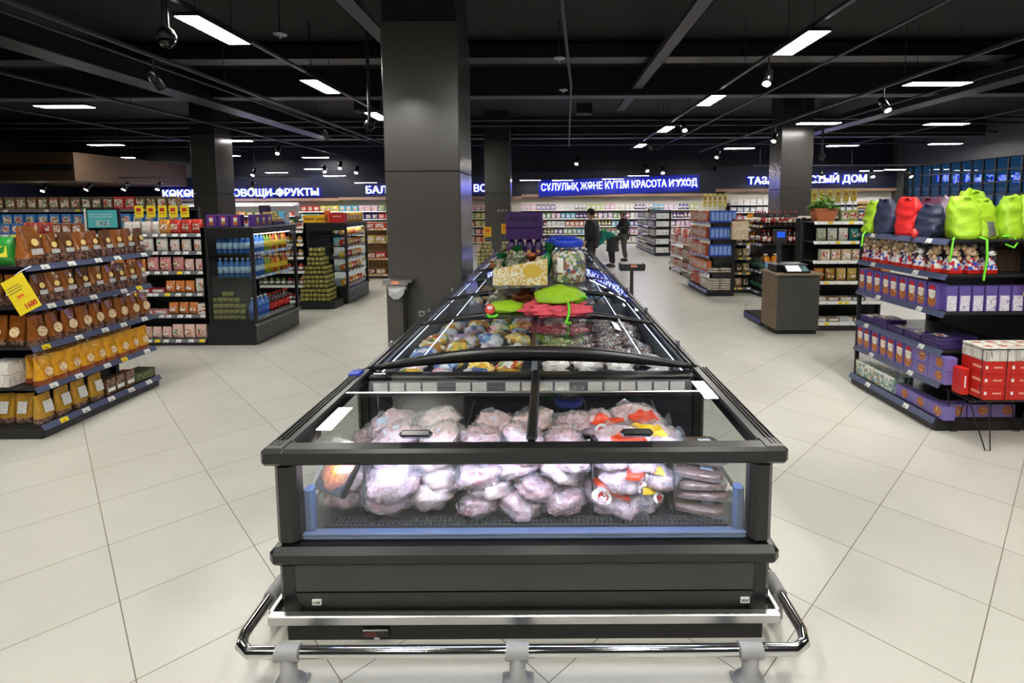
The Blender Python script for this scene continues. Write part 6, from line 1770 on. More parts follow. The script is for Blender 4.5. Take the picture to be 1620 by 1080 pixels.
pt = thing('potted_herb', 'bushy green herb in a wide terracotta trough on the shelf behind the kiosk', 'plant', (4.28, 8.1, 1.684))
mb = MB(); mb.add([(-0.13, -0.09, 0), (0.13, -0.09, 0), (0.13, 0.09, 0), (-0.13, 0.09, 0), (-0.17, -0.11, 0.2), (0.17, -0.11, 0.2), (0.17, 0.11, 0.2), (-0.17, 0.11, 0.2)], [(3, 2, 1, 0), (4, 5, 6, 7), (0, 1, 5, 4), (1, 2, 6, 5), (2, 3, 7, 6), (3, 0, 4, 7)], TER); mb.cbox((-0.18, -0.12, 0.17), (0.18, 0.12, 0.2), TER, 0.006); part('trough', mb, pt)
mb = MB()
LEAF = mat('herb_leaf', (96, 150, 60), 0.55, var=0.25, vs=30)
for i in range(420):
    a = rnd.uniform(0, 2 * PI); rr_ = rnd.random() ** 0.5
    x, y = 0.22 * rr_ * math.cos(a), 0.13 * rr_ * math.sin(a); z = 0.19 + rnd.random() * 0.24 * (1.15 - rr_)
    M = T(x, y, z, rnd.uniform(0, 6), rnd.uniform(-0.9, 0.3), rnd.uniform(-0.5, 0.5))
    mb.add([(0, 0, 0), (0.022, 0.028, 0.004), (0, 0.07, -0.004), (-0.022, 0.028, 0.004)], [(0, 1, 2, 3)], LEAF, False, M)
for i in range(14):
    mb.cyl((rnd.uniform(-0.12, 0.12), rnd.uniform(-0.06, 0.06), 0.18), (rnd.uniform(-0.15, 0.15), rnd.uniform(-0.08, 0.08), 0.32), 0.003, LEAF, n=5)
part('foliage', mb, pt)
for kk in range(6):
    card(4.23 + 0.125 * kk, 8.3, 1.96 + 0.006 * kk, 0.095, 0.2, 'olive yellow price card over the herb pot shelf, %s from the column' % nth(kk), 'olive cards over the herb pot shelf', mat('olive_yellow_card', (190, 170, 70), 0.5), mat('dull_print', (150, 110, 60), 0.5), pole=0.25)
# ------------------------------------------------------------------ sauce bottles
R4 = gondola('sauce_gondola', 'black shelf unit of dark sauce bottles behind the weighing kiosk', 4.5, 11.4, -PI / 2, 1.0, [0.1, 0.53, 1.11, 1.5], 0.78, 1.62, tags=5, yel=0.3, back=False, endpost=False)
mb = MB(); mb.cbox((-0.5, 0.7, 0.05), (0.5, 0.78, 1.66), BLK, 0.004); part('back_panel', mb, R4.t)
mb = MB(); mb.box((0.2, 0.14, 0.1), (0.22, 0.7, 1.62), BLK); mb.box((-0.5, 0.14, 0.1), (0.2, 0.16, 1.5), BLK); part('partition', mb, R4.t)
DKB = mat('dark_sauce_glass', (52, 24, 20), 0.12, coat=0.5)
sA = bottle1('sauce_bottle', 0.05, 0.3, DKB, RED, ramp_mat('red_white_label', [(190, 50, 46), (230, 220, 210), (150, 40, 40), (226, 214, 200)], 'voronoi', 16, 0.5), 'dark sauce bottle', 'dark sauce bottles')
sB = bottle1('sauce_bottle', 0.045, 0.26, mat('amber_sauce', (214, 140, 40), 0.15, coat=0.4), mat('gold_cap', (200, 160, 80), 0.3), WHT, 'amber sauce bottle', 'amber bottles')
sC = bottle1('sauce_bottle', 0.05, 0.33, mat('green_label_body', (40, 40, 34), 0.2, coat=0.4), BLK, mat('dark_green_label', (44, 92, 74), 0.5), 'green labelled sauce bottle', 'green labelled bottles', labz=(0.2, 0.5))
sJ = bottle1('juice_jug', 0.095, 0.37, mat('orange_jug', (224, 140, 30), 0.2, coat=0.3), WHT, mat('blue_jug_label', (120, 170, 214), 0.4), 'orange jug', 'orange jugs', neck=0.22)
ws_ = 'sauce shelf'
row(R4, 3, [(sB, None)] * 3 + [(sA, None)] * 5, -0.48, 0.48, 'far end', ws_)
row(R4, 2, [(sB, None)] * 4 + [(sA, None)] * 4, -0.48, 0.48, 'far end', ws_)
row(R4, 1, [(sC, None)] * 8, -0.48, 0.48, 'far end', ws_)
row(R4, 0, [(sC, None)] * 9, -0.48, 0.48, 'far end', ws_)
def facing(p, n, x0, dx, y, z, lab, grp):
    for i in range(n):
        place(p, T(x0 + dx * i, y, z), lab % nth(i), grp)
facing(sA, 6, 4.66, 0.11, 10.97, 1.502, 'dark sauce bottle facing the viewer, top row, %s from the corner', 'dark sauce bottles, top row')
facing(sA, 6, 4.66, 0.11, 10.97, 1.112, 'dark sauce bottle facing the viewer, second row down, %s from the corner', 'dark sauce bottles, second row')
facing(sJ, 2, 4.63, 0.21, 11.02, 0.532, 'orange jug facing the viewer, %s from the sauce shelf corner', 'orange jugs')
facing(sA, 6, 4.66, 0.11, 10.97, 0.102, 'dark sauce bottle on the lowest viewer side row, %s from the corner', 'dark sauce bottles, lowest row')
garl = []
for i in range(16):
    mb = MB(); mb.grid(*blob(0.09, 0.09, 0.07, i, 0.15, 2.4, 0.8, 12, 8), mat('pale_garlic', (226, 214, 204), 0.6, var=0.1), True, True); mb.cyl((0, 0, 0.055), (0.006, 0, 0.085), 0.012, mat('pale_garlic', (226, 214, 204)), r1=0.003, n=7)
    solo('garlic_bulb', mb, 'pale bulb heaped on the dark crate behind the sauce bottles, %s of the heap' % nth(i), 'garlic', 'garlic bulbs in the crate', T(5.34 + (i % 8) * 0.095, 11.3 + (i // 8) * 0.1, 1.62))
tc = thing('produce_crate', 'dark crate of pale garlic bulbs beside the far column foot', 'crate', (5.68, 11.35, 0))
mb = MB(); mb.cbox((5.28, 11.2, 0), (6.1, 11.5, 1.6), BLK, 0.01); partw('crate_body', mb, tc)
mb = MB(); mb.cbox((5.28, 11.19, 1.55), (6.1, 11.2, 1.62), CHA, 0.003); partw('front_lip', mb, tc)
# ------------------------------------------------------------------ blue carton gondola
R5 = gondola('carton_gondola', 'black shelf unit of orange and blue cartons with a paper gift bag hung on it', 3.4, 11.75, -PI / 2, 1.5, [0.12, 0.5, 0.85, 1.22, 1.57], 0.58, 1.62, tags=5, yel=0.1, lip=mat('pale_blue_violet_rail', (140, 146, 200), 0.4), endpost=True)
oc = carton1('orange_juice_carton', 0.11, 0.1, 0.24, TINT, A2, 'orange drink carton', 'orange cartons')
bc = carton('blue_carton', 0.085, 0.13, 0.25, mat('cobalt_carton', (46, 84, 184), 0.4, var=0.05), mat('sky_print', (130, 160, 220), 0.5), 'blue carton', 'blue cartons', fh=0.7, fz=0.15)
wO = 'carton shelf'
for lv in (2, 3, 4):
    row(R5, lv, [(oc, ((226, 150, 110), (232, 110, 60), (220, 90, 70), (230, 180, 150))[(i // 2) % 4]) for i in range(12)], -0.72, 0.5, 'far end', wO)
    facing(bc, 6, 3.5, 0.09, 11.09, R5.levels[lv] + 0.002, 'blue carton facing the viewer, ' + ('third', 'second', 'top')[lv - 2] + (' tier' if lv == 4 else ' tier from %s' % ('below' if lv == 2 else 'top')) + ', %s from the corner', 'blue cartons, %s tier' % ('third', 'fourth', 'top')[lv - 2])
row(R5, 1, [(oc, (206, 110, 60))] * 12, -0.72, 0.6, 'far end', wO)
row(R5, 0, [(gb, (214, 90, 60))] * 5 + [(gb, (226, 216, 206))] * 4, -0.72, 0.7, 'far end', wO)
fp = slab_proto('folded_linen_pack', mat('striped_linen', (196, 186, 172), 0.7, var=0.2, vs=30), 0.24, 0.2, 0.045, 'folded linen pack', 'linen', 'linen packs', None)
for i in range(2):
    for k2 in range(5 if i == 0 else 5):
        place(fp, T(3.56 + 0.25 * i, 11.12, 0.122 + 0.05 * k2, rnd.uniform(-0.1, 0.1)), 'folded linen pack in lowest tier stack %s, %s from the bottom' % (nth(i), nth(k2)), 'linen packs lowest tier')
    for k2 in range(2):
        place(fp, T(3.56 + 0.25 * i, 11.12, 0.502 + 0.05 * k2, rnd.uniform(-0.1, 0.1)), 'grey linen pack one tier up, stack %s, %s from the bottom' % (nth(i), nth(k2)), 'linen packs second tier')
gbag = thing('paper_gift_bag', 'kraft paper gift bag with a printed front and red rope handles', 'gift bag', (4.02, 10.9, 1.22))
KRF = ramp_mat('kraft_leaf_print', [(214, 194, 166), (204, 180, 150), (222, 206, 180), (176, 130, 96)], 'noise', 9, 0.6, per_object=False, distort=1)
mb = MB(); mb.add([(-0.17, -0.06, 0), (0.17, -0.06, 0), (0.17, 0.06, 0), (-0.17, 0.06, 0), (-0.17, -0.05, 0.38), (0.17, -0.05, 0.38), (0.17, 0.05, 0.38), (-0.17, 0.05, 0.38)], [(3, 2, 1, 0), (0, 1, 5, 4), (1, 2, 6, 5), (2, 3, 7, 6), (3, 0, 4, 7)], KRF); part('bag_body', mb, gbag)
for sgn in (-1, 1):
    mb = MB(); mb.tube([(-0.08, sgn * 0.05, 0.37), (-0.06, sgn * 0.05, 0.47), (0.0, sgn * 0.045, 0.51), (0.06, sgn * 0.05, 0.47), (0.08, sgn * 0.05, 0.37)], 0.008, REDT, 6); part('rope_handle', mb, gbag)
for kk in range(5):
    card(3.5 + 0.11 * kk, 11.6, 1.9, 0.085, 0.29, 'tall pale yellow price card above the blue cartons, %s from the aisle' % nth(kk), 'cards above the blue cartons', mat('pale_yellow_card', (222, 206, 120), 0.5), mat('dull_print', (150, 110, 60)), pole=0.3)
# linking shelf between blue cartons and sauces
R5b = gondola('snack_gondola', 'narrow black shelf of brown bags between the blue cartons and sauces', 4.24, 11.4, 0, 0.5, [0.12, 0.45, 0.78, 1.1, 1.42], 0.4, 1.5, tags=3, yel=0.6, lip=RAILG)
for lv in range(5):
    row(R5b, lv, [(gb, ((150, 130, 90), (180, 160, 120), (90, 80, 60))[(lv + i) % 3]) for i in range(3)], -0.24, 0.24, 'the cartons', 'narrow shelf', yoff=0.05)
# pale wood open shelf
R6 = gondola('wooden_gondola', 'low pale wooden shelf of white and red packs beyond the blue cartons', 3.72, 14.5, -PI / 2, 2.8, [0.22, 0.55, 0.9], 0.5, 0.95, m=mat('washed_wood', (200, 184, 160), 0.6, var=0.08), lip=mat('washed_wood', (200, 184, 160)), tags=4, yel=0.1, base=False)
mb = MB()
for xx in (-1.3, 0, 1.3):
    mb.tube([(xx, 0.02, 0.2), (xx, 0.02, 0.06), (xx, 0.5, 0.06), (xx, 0.5, 0.2)], 0.02, STEEL, 8)
    mb.cyl((xx, 0.02, 0), (xx, 0.02, 0.06), 0.03, CHA, n=10); mb.cyl((xx, 0.48, 0), (xx, 0.48, 0.06), 0.03, CHA, n=10)
part('castor_frame', mb, R6.t)
for lv in range(3):
    row(R6, lv, [(gx, ((226, 220, 214), (206, 70, 60), (214, 190, 180), (180, 50, 50))[(i // 3 + lv) % 4]) for i in range(17)], -1.36, 1.36, 'far end', 'wooden gondola')
for i in range(12):
    place(gb, T(3.86, 13.3 + 0.22 * i, 1.075, -PI / 2), 'red and white bag heaped on the wooden gondola, %s from the near end' % nth(i), 'bags on the wooden gondola', ((220, 90, 80), (232, 214, 206), (214, 120, 100))[i % 3])
# far gondola of toiletries
R7 = gondola('toiletry_gondola', 'far dark shelf unit of toiletries in front of the back wall', 4.12, 22.0, -PI / 2, 4.2, [0.12, 0.45, 0.8, 1.12, 1.42], 0.6, 1.75, tags=10, yel=0.05, lip=RAILG)
tb = bottle1('toiletry_bottle', 0.05, 0.22, TINTG, TINTG, WHT, 'toiletry bottle', 'toiletry bottles', n=8)
tx = carton1('toiletry_box', 0.15, 0.1, 0.2, TINT, A3, 'toiletry box', 'toiletry boxes')
TT = [(120, 110, 110), (90, 90, 100), (190, 180, 170), (150, 120, 100), (60, 70, 90)]
for lv in range(5):
    row(R7, lv, [(tx, TT[(i // 3 + lv) % 5]) for i in range(19)], -2.05, 1.86, 'far end', 'toiletry gondola')
for lv, z in enumerate([0.12, 0.45, 0.8, 1.12, 1.42]):
    facing(Proto('toiletry_pack', [('toiletry_pack', tx.parts[0][1])], 0.15, 0.1, 0.2, '', 'box', ''), 4, 4.25, 0.15, 19.98, z + 0.002, 'white toiletry pack on the gondola end, tier %s, %%s from the corner' % nth(lv), 'white packs on the gondola end')
for o in bpy.data.objects:
    if o.name.startswith('toiletry_pack'):
        o.color = lin((232, 232, 228))
# ------------------------------------------------------------------ back wall shelving
BW = gondola('wall_shelf', 'long brightly stocked cosmetics shelf along the back wall under the care sign', 3.2, 26.45, 0, 9.2, [0.1, 0.5, 0.88, 1.28, 1.72], 0.5, 1.8, tags=24, yel=0.2, lip=mat('white_price_rail', (214, 214, 210), 0.4), m=mat('pale_grey_shelving', (170, 168, 164), 0.5), endpost=False)
wtb = bottle1('cosmetics_bottle', 0.07, 0.3, TINTG, TINTG, A3, 'cosmetics bottle', 'cosmetics bottles', n=8)
wtx = carton1('cosmetics_box', 0.2, 0.12, 0.27, TINT, A3, 'cosmetics box', 'cosmetics boxes')
CC = [(216, 214, 70), (226, 160, 190), (110, 60, 150), (190, 210, 80), (232, 226, 214), (80, 190, 220), (220, 170, 180), (60, 60, 150), (210, 190, 120), (130, 210, 210), (226, 190, 220), (230, 120, 60), (206, 50, 50), (236, 230, 224), (200, 80, 90), (150, 190, 140), (240, 236, 232)]
for lv in range(5):
    seq = []
    while len(seq) < 40:
        p = (wtb, wtx, wtx)[rnd.randrange(3)]
        tn = CC[rnd.randrange(len(CC))]
        seq += [(p, tn)] * min(40 - len(seq), rnd.choice((2, 3, 4)))
    row(BW, lv, seq, -4.5, 4.5, 'the columns', 'care wall', yoff=0.05)
BW2 = gondola('wall_shelf', 'back wall shelf of white packs under the ТАЗА sign', 13.2, 26.45, 0, 8.0, [0.1, 0.6, 1.1, 1.55, 1.95], 0.5, 2.02, tags=12, yel=0.2, lip=MATS['white_price_rail'], endpost=False)
hb = carton1('household_pack', 0.28, 0.16, 0.26, TINT, A3, 'household pack', 'household packs')
for lv in (2, 3, 4):
    row(BW2, lv, [(hb, ((226, 222, 216), (214, 206, 200), (190, 200, 210), (150, 160, 170))[(i // 4 + lv) % 4]) for i in range(24)], -3.9, 3.9, 'the care sign', 'household wall', yoff=0.05)
BW3 = gondola('wall_shelf', 'back wall shelf of mixed packs under the БАЛА sign', -7.6, 26.45, 0, 10.0, [0.1, 0.5, 0.9, 1.3, 1.7], 0.5, 1.8, tags=14, yel=0.2, lip=MATS['white_price_rail'], endpost=False)
kb = carton1('childrens_pack', 0.28, 0.16, 0.28, TINT, A1, 'bright pack', 'bright packs')
for lv in range(5):
    row(BW3, lv, [(kb, CC[(i // 3 * 5 + lv * 3) % len(CC)]) for i in range(30)], -4.9, 4.9, 'the vegetable corner', 'bright wall', yoff=0.05)
BW4 = gondola('chilled_wall_cabinet', 'pale chilled wall cabinet under the vegetable sign', -17.2, 26.3, 0, 9.0, [0.2, 0.7, 1.1, 1.5], 0.6, 2.05, tags=10, yel=0.2, lip=MATS['white_price_rail'], m=MATS['pale_grey_shelving'], endpost=False)
mb = MB(); mb.cbox((-4.5, 0.0, 2.02), (4.5, 0.6, 2.16), WHT, 0.01); part('canopy', mb, BW4.t)
mb = MB(); mb.box((-4.4, 0.05, 2.0), (4.4, 0.08, 2.02), emat('cabinet_led', (240, 244, 255), 8.0)); part('led_strip', mb, BW4.t)
vg = carton1('produce_pack', 0.3, 0.2, 0.2, TINT, A2, 'produce pack', 'produce packs')
for lv in (1, 2, 3):
    row(BW4, lv, [(vg, ((90, 140, 60), (190, 60, 50), (220, 160, 60), (120, 150, 80))[(i // 2 + lv) % 4]) for i in range(22)], -4.4, 4.4, 'the wall', 'chilled cabinet', yoff=0.06)
# stacked tins and cards by the far column, low display shelf
for s, x in enumerate((-1.62, -1.02)):
    tp = thing('display_plinth', 'black plinth under the %s stack of pale tins by the far column' % ('first', 'second')[s], 'plinth', (x, 13.6, 0))
    mb = MB(); mb.cbox((-0.22, -0.1, 0), (0.22, 0.14, 0.2), BLK, 0.006); part('plinth_box', mb, tp)
tin = can1('pale_tin', 0.055, 0.1, mat('pale_tin_side', (190, 180, 140), 0.4), mat('tin_label_olive', (150, 140, 90), 0.5), mat('cream_tin_lid', (226, 214, 170), 0.4), 'pale tin', 'pale tins')
for s, x in enumerate((-1.62, -1.02)):
    for l in range(8):
        for i in range(4 if l < 6 else 3):
            place(tin, T(x - 0.165 + 0.11 * i + (0.055 if l >= 6 else 0), 13.58, 0.202 + 0.1005 * l), 'pale tin in %s stack by the column, tier %s, %s along' % (('first', 'second')[s], nth(l), nth(i)), 'pale tins by the far column')
card(-1.56, 13.62, 1.14, 0.2, 0.26, 'yellow price card above the first stack of pale tins', None, mat('amber_card', (244, 190, 30), 0.5), ORG, pole=0.12)
card(-1.1, 13.62, 1.22, 0.2, 0.26, 'yellow price card above the second stack of pale tins', None, mat('amber_card', (244, 190, 30)), ORG, pole=0.2)

# ------------------------------------------------------------------ bag dispenser by the big column and one on a post
t = thing('bag_dispenser', 'dark post with a steel bag roll holder in front of the big column', 'bag dispenser', (-2.0, 7.0, 0))
mb = MB(); mb.cbox((-2.18, 6.98, 0), (-1.96, 7.17, 0.9), COLM, 0.006); partw('post', mb, t)
mb = MB(); mb.cbox((-2.2, 6.9, 0.93), (-1.82, 7.15, 0.965), STEEL, 0.004); mb.cbox((-2.2, 6.88, 0.9), (-1.86, 6.9, 0.96), STEEL, 0.003); mb.box((-2.15, 7.0, 0.9), (-2.0, 7.15, 0.93), STEEL); partw('holder_plate', mb, t)
mb = MB(); mb.cyl((-2.14, 6.94, 0.87), (-1.9, 6.94, 0.87), 0.045, GREYP, n=14); partw('bag_roll', mb, t)
mb = MB(); mb.add([(-2.13, 6.9, 0.85), (-1.9, 6.9, 0.88), (-1.92, 6.88, 0.78), (-1.98, 6.87, 0.72), (-2.05, 6.87, 0.71), (-2.12, 6.88, 0.77), (-2.02, 6.86, 0.8)], [(0, 5, 6), (5, 4, 6), (4, 3, 6), (3, 2, 6), (2, 1, 6), (1, 0, 6)], mat('grey_film_bag', (176, 176, 180), 0.25)); partw('hanging_bag', mb, t)
mb = MB(); mb.box((-2.08, 6.874, 0.915), (-1.98, 6.879, 0.955), mat('salmon_label', (240, 150, 120), 0.5)); partw('orange_label', mb, t)
t = thing('bag_dispenser', 'dark bag roll holder on a thin post beside the island freezer', 'bag dispenser', (1.34, 8.2, 0))
mb = MB(); mb.cbox((1.31, 8.18, 0.02), (1.36, 8.23, 0.92), CHA, 0.004); mb.cbox((1.2, 8.1, 0), (1.47, 8.32, 0.02), CHA, 0.004); partw('post', mb, t)
mb = MB(); mb.cbox((1.14, 8.1, 0.92), (1.53, 8.32, 0.96), CHA, 0.01); mb.cbox((1.14, 8.08, 0.96), (1.53, 8.1, 1.03), CHA, 0.006); mb.cbox((1.14, 8.1, 0.96), (1.17, 8.32, 1.03), CHA, 0.005); mb.cbox((1.5, 8.1, 0.96), (1.53, 8.32, 1.03), CHA, 0.005); partw('holder_frame', mb, t)
mb = MB(); mb.cyl((1.18, 8.2, 1.0), (1.49, 8.2, 1.0), 0.045, mat('white_film_roll', (214, 216, 216), 0.3), n=14); partw('bag_roll', mb, t)
mb = MB(); mb.box((1.3, 8.075, 0.98), (1.4, 8.08, 1.02), MATS['salmon_label']); partw('orange_label', mb, t)

# ------------------------------------------------------------------ people
SKIN = mat('skin', (196, 150, 124), 0.55)
HAIR = mat('dark_hair', (26, 22, 20), 0.6)
BJKT = mat('black_jacket_cloth', (24, 24, 28), 0.8, bump=0.2, bs=30)
TROU = mat('dark_trouser_cloth', (44, 44, 48), 0.85, bump=0.2, bs=30)
TROG = mat('grey_trouser_cloth', (74, 74, 72), 0.85, bump=0.2, bs=30)
TEALC = mat('teal_jersey', (20, 120, 110), 0.8, bump=0.2, bs=30)
GRNV = mat('green_vest', (60, 140, 60), 0.8)
APR = mat('dark_apron', (50, 56, 54), 0.85)
SHOE = mat('dark_shoe_leather', (40, 34, 32), 0.5)
def skin_mesh(name, pts, edges, m, levels=2):
    bm = bmesh.new()
    lay = bm.verts.layers.skin.verify()
    vs = []
    for i, (p, r) in enumerate(pts):
        v = bm.verts.new(p)
        v[lay].radius = (r, r) if not isinstance(r, tuple) else r
        v[lay].use_root = i == 0
        vs.append(v)
    for a, b in edges:
        bm.edges.new((vs[a], vs[b]))
    me = bpy.data.meshes.new(name)
    bm.to_mesh(me)
    bm.free()
    o = bpy.data.objects.new(name, me)
    COL.objects.link(o)
    o.modifiers.new('skin', 'SKIN').use_smooth_shade = True
    sb = o.modifiers.new('sub', 'SUBSURF')
    sb.levels = sb.render_levels = levels
    dg = bpy.context.evaluated_depsgraph_get()
    out = bpy.data.meshes.new_from_object(o.evaluated_get(dg))
    bpy.data.objects.remove(o)
    out.name = name
    out.materials.clear()
    out.materials.append(m)
    for p in out.polygons:
        p.use_smooth = True
    return out
def head_mb(mb, M, hair_only=False, cap=None):
    """a head about 0.23 tall: face towards local -y, chin at z 0"""
    def fn(u, v, k=1.0):
        a, b = 2 * PI * u, PI * (v - 0.5)
        cz, cr = math.sin(b), math.cos(b)
        rx, ry = 0.076 * k, 0.096 * k
        if cz < 0:
            rx *= 1 + 0.28 * cz; ry *= 1 + 0.12 * cz
        x, y, z = rx * cr * math.cos(a), ry * cr * math.sin(a), 0.118 * k * cz + 0.116
        if math.sin(a) < -0.2 and z < 0.16:
            y *= 0.96
        return (x, y, z)
    mb.grid(fn, 20, 14, SKIN, True, True, M)
    mb.add([(-0.012, -0.088, 0.098), (0.012, -0.088, 0.098), (0, -0.116, 0.092), (0, -0.09, 0.132), (0, -0.088, 0.084)], [(0, 2, 3), (2, 1, 3), (0, 4, 2), (4, 1, 2)], SKIN, True, M)
    for s in (-1, 1):
        mb.grid(lambda u, v: (s * 0.031 + 0.012 * math.cos(PI * (v - 0.5)) * math.cos(2 * PI * u), -0.086 + 0.006 * math.cos(PI * (v - 0.5)) * math.sin(2 * PI * u), 0.12 + 0.007 * math.sin(PI * (v - 0.5))), 8, 6, BLKG, True, True, M)
        mb.box((s * 0.031 - 0.016, -0.093, 0.136), (s * 0.031 + 0.016, -0.086, 0.14), HAIR, M)
        mb.grid(lambda u, v: (s * 0.078 + 0.008 * math.cos(PI * (v - 0.5)) * math.cos(2 * PI * u), 0.004 + 0.02 * math.cos(PI * (v - 0.5)) * math.sin(2 * PI * u), 0.108 + 0.032 * math.sin(PI * (v - 0.5))), 8, 6, SKIN, True, True, M)
    mb.box((-0.022, -0.093, 0.058), (0.022, -0.084, 0.066), mat('lips', (150, 90, 82), 0.5), M)
    mb.cyl((0, 0.012, -0.07), (0, 0.008, 0.06), 0.056, SKIN, r1=0.052, n=14, M=M)
def hair_mb(M, m, low=0.09, k=1.08, front=-0.55):
    mb = MB()
    def fn(u, v):
        a = 2 * PI * u
        zl = 0.17 if math.sin(a) < front else low
        b0 = math.asin(max(-1, min(1, (zl - 0.116) / 0.118)))
        b = b0 + (PI / 2 - b0) * v
        return (0.08 * k * math.cos(b) * math.cos(a), 0.1 * k * math.cos(b) * math.sin(a), 0.118 * k * math.sin(b) + 0.116)
    mb.grid(fn, 24, 8, m, True, True, M)
    return mb
def hand_chain(pts, edges, w, d, side, up):
    """palm and five finger chains continuing from wrist index w along direction d"""
    d = Vector(d).normalized(); side = Vector(side).normalized(); up = Vector(up).normalized()
    base = Vector(pts[w][0])
    palm = len(pts); pts.append((tuple(base + d * 0.05), 0.034)); edges.append((w, palm))
    knk = len(pts); pts.append((tuple(base + d * 0.09), 0.032)); edges.append((palm, knk))
    for k, (o, L) in enumerate(((-0.028, 0.062), (-0.009, 0.074), (0.01, 0.07), (0.027, 0.055))):
        a = len(pts); pts.append((tuple(base + d * 0.1 + side * o), 0.0105)); edges.append((knk, a))
        b = len(pts); pts.append((tuple(base + d * (0.1 + L * 0.55) + side * o * 1.15 - up * 0.008), 0.0095)); edges.append((a, b))
        c = len(pts); pts.append((tuple(base + d * (0.1 + L * 0.9) + side * o * 1.2 - up * 0.03), 0.008)); edges.append((b, c))
    a = len(pts); pts.append((tuple(base + d * 0.05 - side * 0.045 - up * 0.005), 0.012)); edges.append((palm, a))
    b = len(pts); pts.append((tuple(base + d * 0.09 - side * 0.055 - up * 0.012), 0.0095)); edges.append((a, b))
def person(label, loc, rz, J, top_m, leg_m, head_rz, hair, extra=None, cap=False, head_tilt=0.0, bulk=1.0):
    """J: joint positions; facing local -y"""
    t = thing('person', label, 'person', loc, rz)
    names = ['pelvis', 'belly', 'chest', 'neck']
    pts = [(J['pelvis'], 0.1), (J['belly'], 0.095), (J['chest'], 0.1), (J['neck'], 0.05)]
    edges = [(0, 1), (1, 2), (2, 3)]
    pv = Vector(J['pelvis']); bl = Vector(J['belly']); hem = pv + (pv - bl).normalized() * 0.1 * bulk
    jp, je = [(tuple(hem), 0.17 * bulk), (J['belly'], 0.165 * bulk), (J['chest'], 0.175 * bulk), (J['neck'], 0.07)], [(0, 1), (1, 2), (2, 3)]
    for s in ('l', 'r'):
        a = len(pts)
        pts += [(J['sho_' + s], 0.045), (J['elb_' + s], 0.036), (J['wri_' + s], 0.028)]
        edges += [(2, a), (a, a + 1), (a + 1, a + 2)]
        w, e = Vector(J['wri_' + s]), Vector(J['elb_' + s])
        hand_chain(pts, edges, a + 2, w - e, (0.0, 0.3, 1) if abs((w - e).normalized().z) < 0.7 else (0, 1, 0), (0, 0, 1) if abs((w - e).normalized().z) < 0.7 else (1 if s == 'l' else -1, 0, 0))
        b = len(jp)
        jp += [(J['sho_' + s], 0.09 * bulk), (J['elb_' + s], 0.068 * bulk), (tuple(e + (w - e) * 0.92), 0.05)]
        je += [(2, b), (b, b + 1), (b + 1, b + 2)]
    tp, te = [(J['pelvis'], (0.16, 0.13))], []
    for s in ('l', 'r'):
        a = len(pts)
        pts += [(J['hip_' + s], 0.085), (J['kne_' + s], 0.056), (J['ank_' + s], 0.038)]
        edges += [(0, a), (a, a + 1), (a + 1, a + 2)]
        b = len(tp)
        an, kn = Vector(J['ank_' + s]), Vector(J['kne_' + s])
        tp += [(J['hip_' + s], 0.105), (J['kne_' + s], 0.078), (tuple(kn + (an - kn) * 0.95), 0.062)]
        te += [(0, b), (b, b + 1), (b + 1, b + 2)]
    body = skin_mesh('body', pts, edges, SKIN)
    M = T(*J['head'], head_rz, head_tilt)
    mb = MB(); head_mb(mb, M)
    hm = mb.mesh('head')
    bm = bmesh.new(); bm.from_mesh(body)
    nmat = len(hm.materials)
    body.materials.clear()
    for q in hm.materials:
        body.materials.append(q)
    bm.from_mesh(hm)
    bm.to_mesh(body); bm.free(); bpy.data.meshes.remove(hm)
    link('body', body, t)
    link('jacket', skin_mesh('jacket', jp, je, top_m), t)
    link('trousers', skin_mesh('trousers', tp, te, leg_m), t)
    hb_ = hair_mb(M, hair, *((0.1, 1.12, -0.2) if cap else (0.06, 1.08, -0.5)))
    if cap:
        hb_.lathe([(0.088, 0.15), (0.096, 0.155), (0.094, 0.2), (0.074, 0.255), (0.03, 0.285), (0.0, 0.288)], hair, 18, M @ Matrix.Diagonal((1, 1.2, 1, 1)))
    link('beanie' if cap else 'hair', hb_.mesh('beanie' if cap else 'hair'), t)
    for s in ('l', 'r'):
        ax, ay, az = J['ank_' + s]
        mb = MB(); mb.grid(lambda u, v: (ax + 0.045 * math.cos(PI * (v - 0.5)) * math.cos(2 * PI * u), ay - 0.06 + 0.13 * math.cos(PI * (v - 0.5)) * math.sin(2 * PI * u), max(0.0, 0.045 + 0.055 * math.sin(PI * (v - 0.5)))), 14, 10, SHOE, True, True)
        link('shoe', mb.mesh('shoe'), t)
    if extra:
        extra(t)
    return t
J1 = dict(pelvis=(0, 0, 0.95), belly=(0, 0.01, 1.12), chest=(0, 0.01, 1.36), neck=(0, -0.01, 1.55), head=(0, -0.03, 1.58), sho_l=(0.19, 0.0, 1.46), elb_l=(0.25, 0.02, 1.17), wri_l=(0.22, -0.1, 0.95), sho_r=(-0.19, 0.0, 1.46), elb_r=(-0.25, 0.02, 1.17), wri_r=(-0.22, -0.1, 0.95), hip_l=(0.1, 0, 0.9), kne_l=(0.11, -0.02, 0.5), ank_l=(0.11, 0.02, 0.09), hip_r=(-0.1, 0, 0.9), kne_r=(-0.11, -0.02, 0.5), ank_r=(-0.11, 0.02, 0.09))
person('person in black coat and black knitted hat standing behind the freezers', (1.23, 14.4, 0), -2.0, J1, BJKT, TROU, 0.1, mat('black_knit', (20, 20, 22), 0.9, bump=0.4, bs=80), cap=True, bulk=1.36)
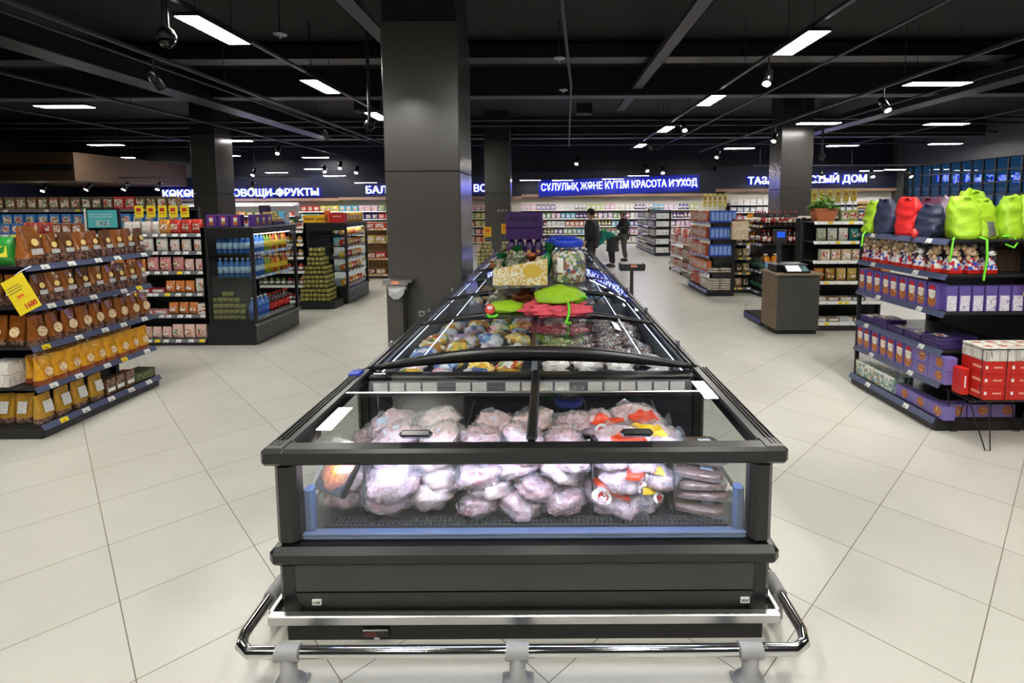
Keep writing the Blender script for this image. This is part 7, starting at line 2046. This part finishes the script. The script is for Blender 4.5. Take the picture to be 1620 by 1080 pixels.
J2 = dict(pelvis=(0, 0.08, 0.88), belly=(0, 0.0, 1.0), chest=(0, -0.2, 1.08), neck=(0, -0.37, 1.06), head=(0, -0.42, 1.0), sho_l=(0.17, -0.27, 1.08), elb_l=(0.19, -0.34, 0.82), wri_l=(0.14, -0.5, 0.7), sho_r=(-0.17, -0.27, 1.08), elb_r=(-0.19, -0.34, 0.82), wri_r=(-0.12, -0.5, 0.7), hip_l=(0.09, 0.06, 0.84), kne_l=(0.1, 0.02, 0.47), ank_l=(0.1, 0.06, 0.09), hip_r=(-0.09, 0.06, 0.84), kne_r=(-0.1, 0.02, 0.47), ank_r=(-0.1, 0.06, 0.09))
def apron(t):
    mb = MB(); mb.grid(lambda u, v: (0.19 * math.cos(2 * PI * u) * (1 + 0.25 * (1 - v)), 0.06 + 0.16 * math.sin(2 * PI * u) * (1 + 0.25 * (1 - v)), 0.5 + 0.48 * v), 22, 8, APR, True, True); link('apron', mb.mesh('apron'), t)
    mb = MB(); mb.grid(lambda u, v: (0.165 * math.cos(2 * PI * u), -0.22 - 0.12 * v + 0.02 * math.sin(2 * PI * u), 1.06 + 0.15 * math.sin(2 * PI * u) * (1 - 0.3 * v)), 20, 4, GRNV, True, True); link('vest', mb.mesh('vest'), t)
person('person in teal top and dark apron bending forward over a low shelf', (2.0, 16.4, 0), -1.35, J2, TEALC, TROU, 0.0, HAIR, apron, head_tilt=0.8)
J3 = dict(pelvis=(0, 0, 0.93), belly=(0, 0.02, 1.1), chest=(0, 0.0, 1.33), neck=(0, -0.02, 1.5), head=(0, -0.05, 1.5), sho_l=(0.18, 0.0, 1.42), elb_l=(0.22, -0.1, 1.16), wri_l=(0.16, -0.36, 1.14), sho_r=(-0.18, 0.0, 1.42), elb_r=(-0.22, -0.12, 1.16), wri_r=(-0.16, -0.38, 1.12), hip_l=(0.09, 0, 0.88), kne_l=(0.1, -0.03, 0.49), ank_l=(0.1, 0.05, 0.09), hip_r=(-0.09, 0, 0.88), kne_r=(-0.1, 0.03, 0.49), ank_r=(-0.1, 0.1, 0.09))
person('person in black top and grey trousers reaching towards the back wall shelf', (2.66, 18.1, 0), -1.3, J3, BJKT, TROG, 0.2, HAIR, head_tilt=0.15)
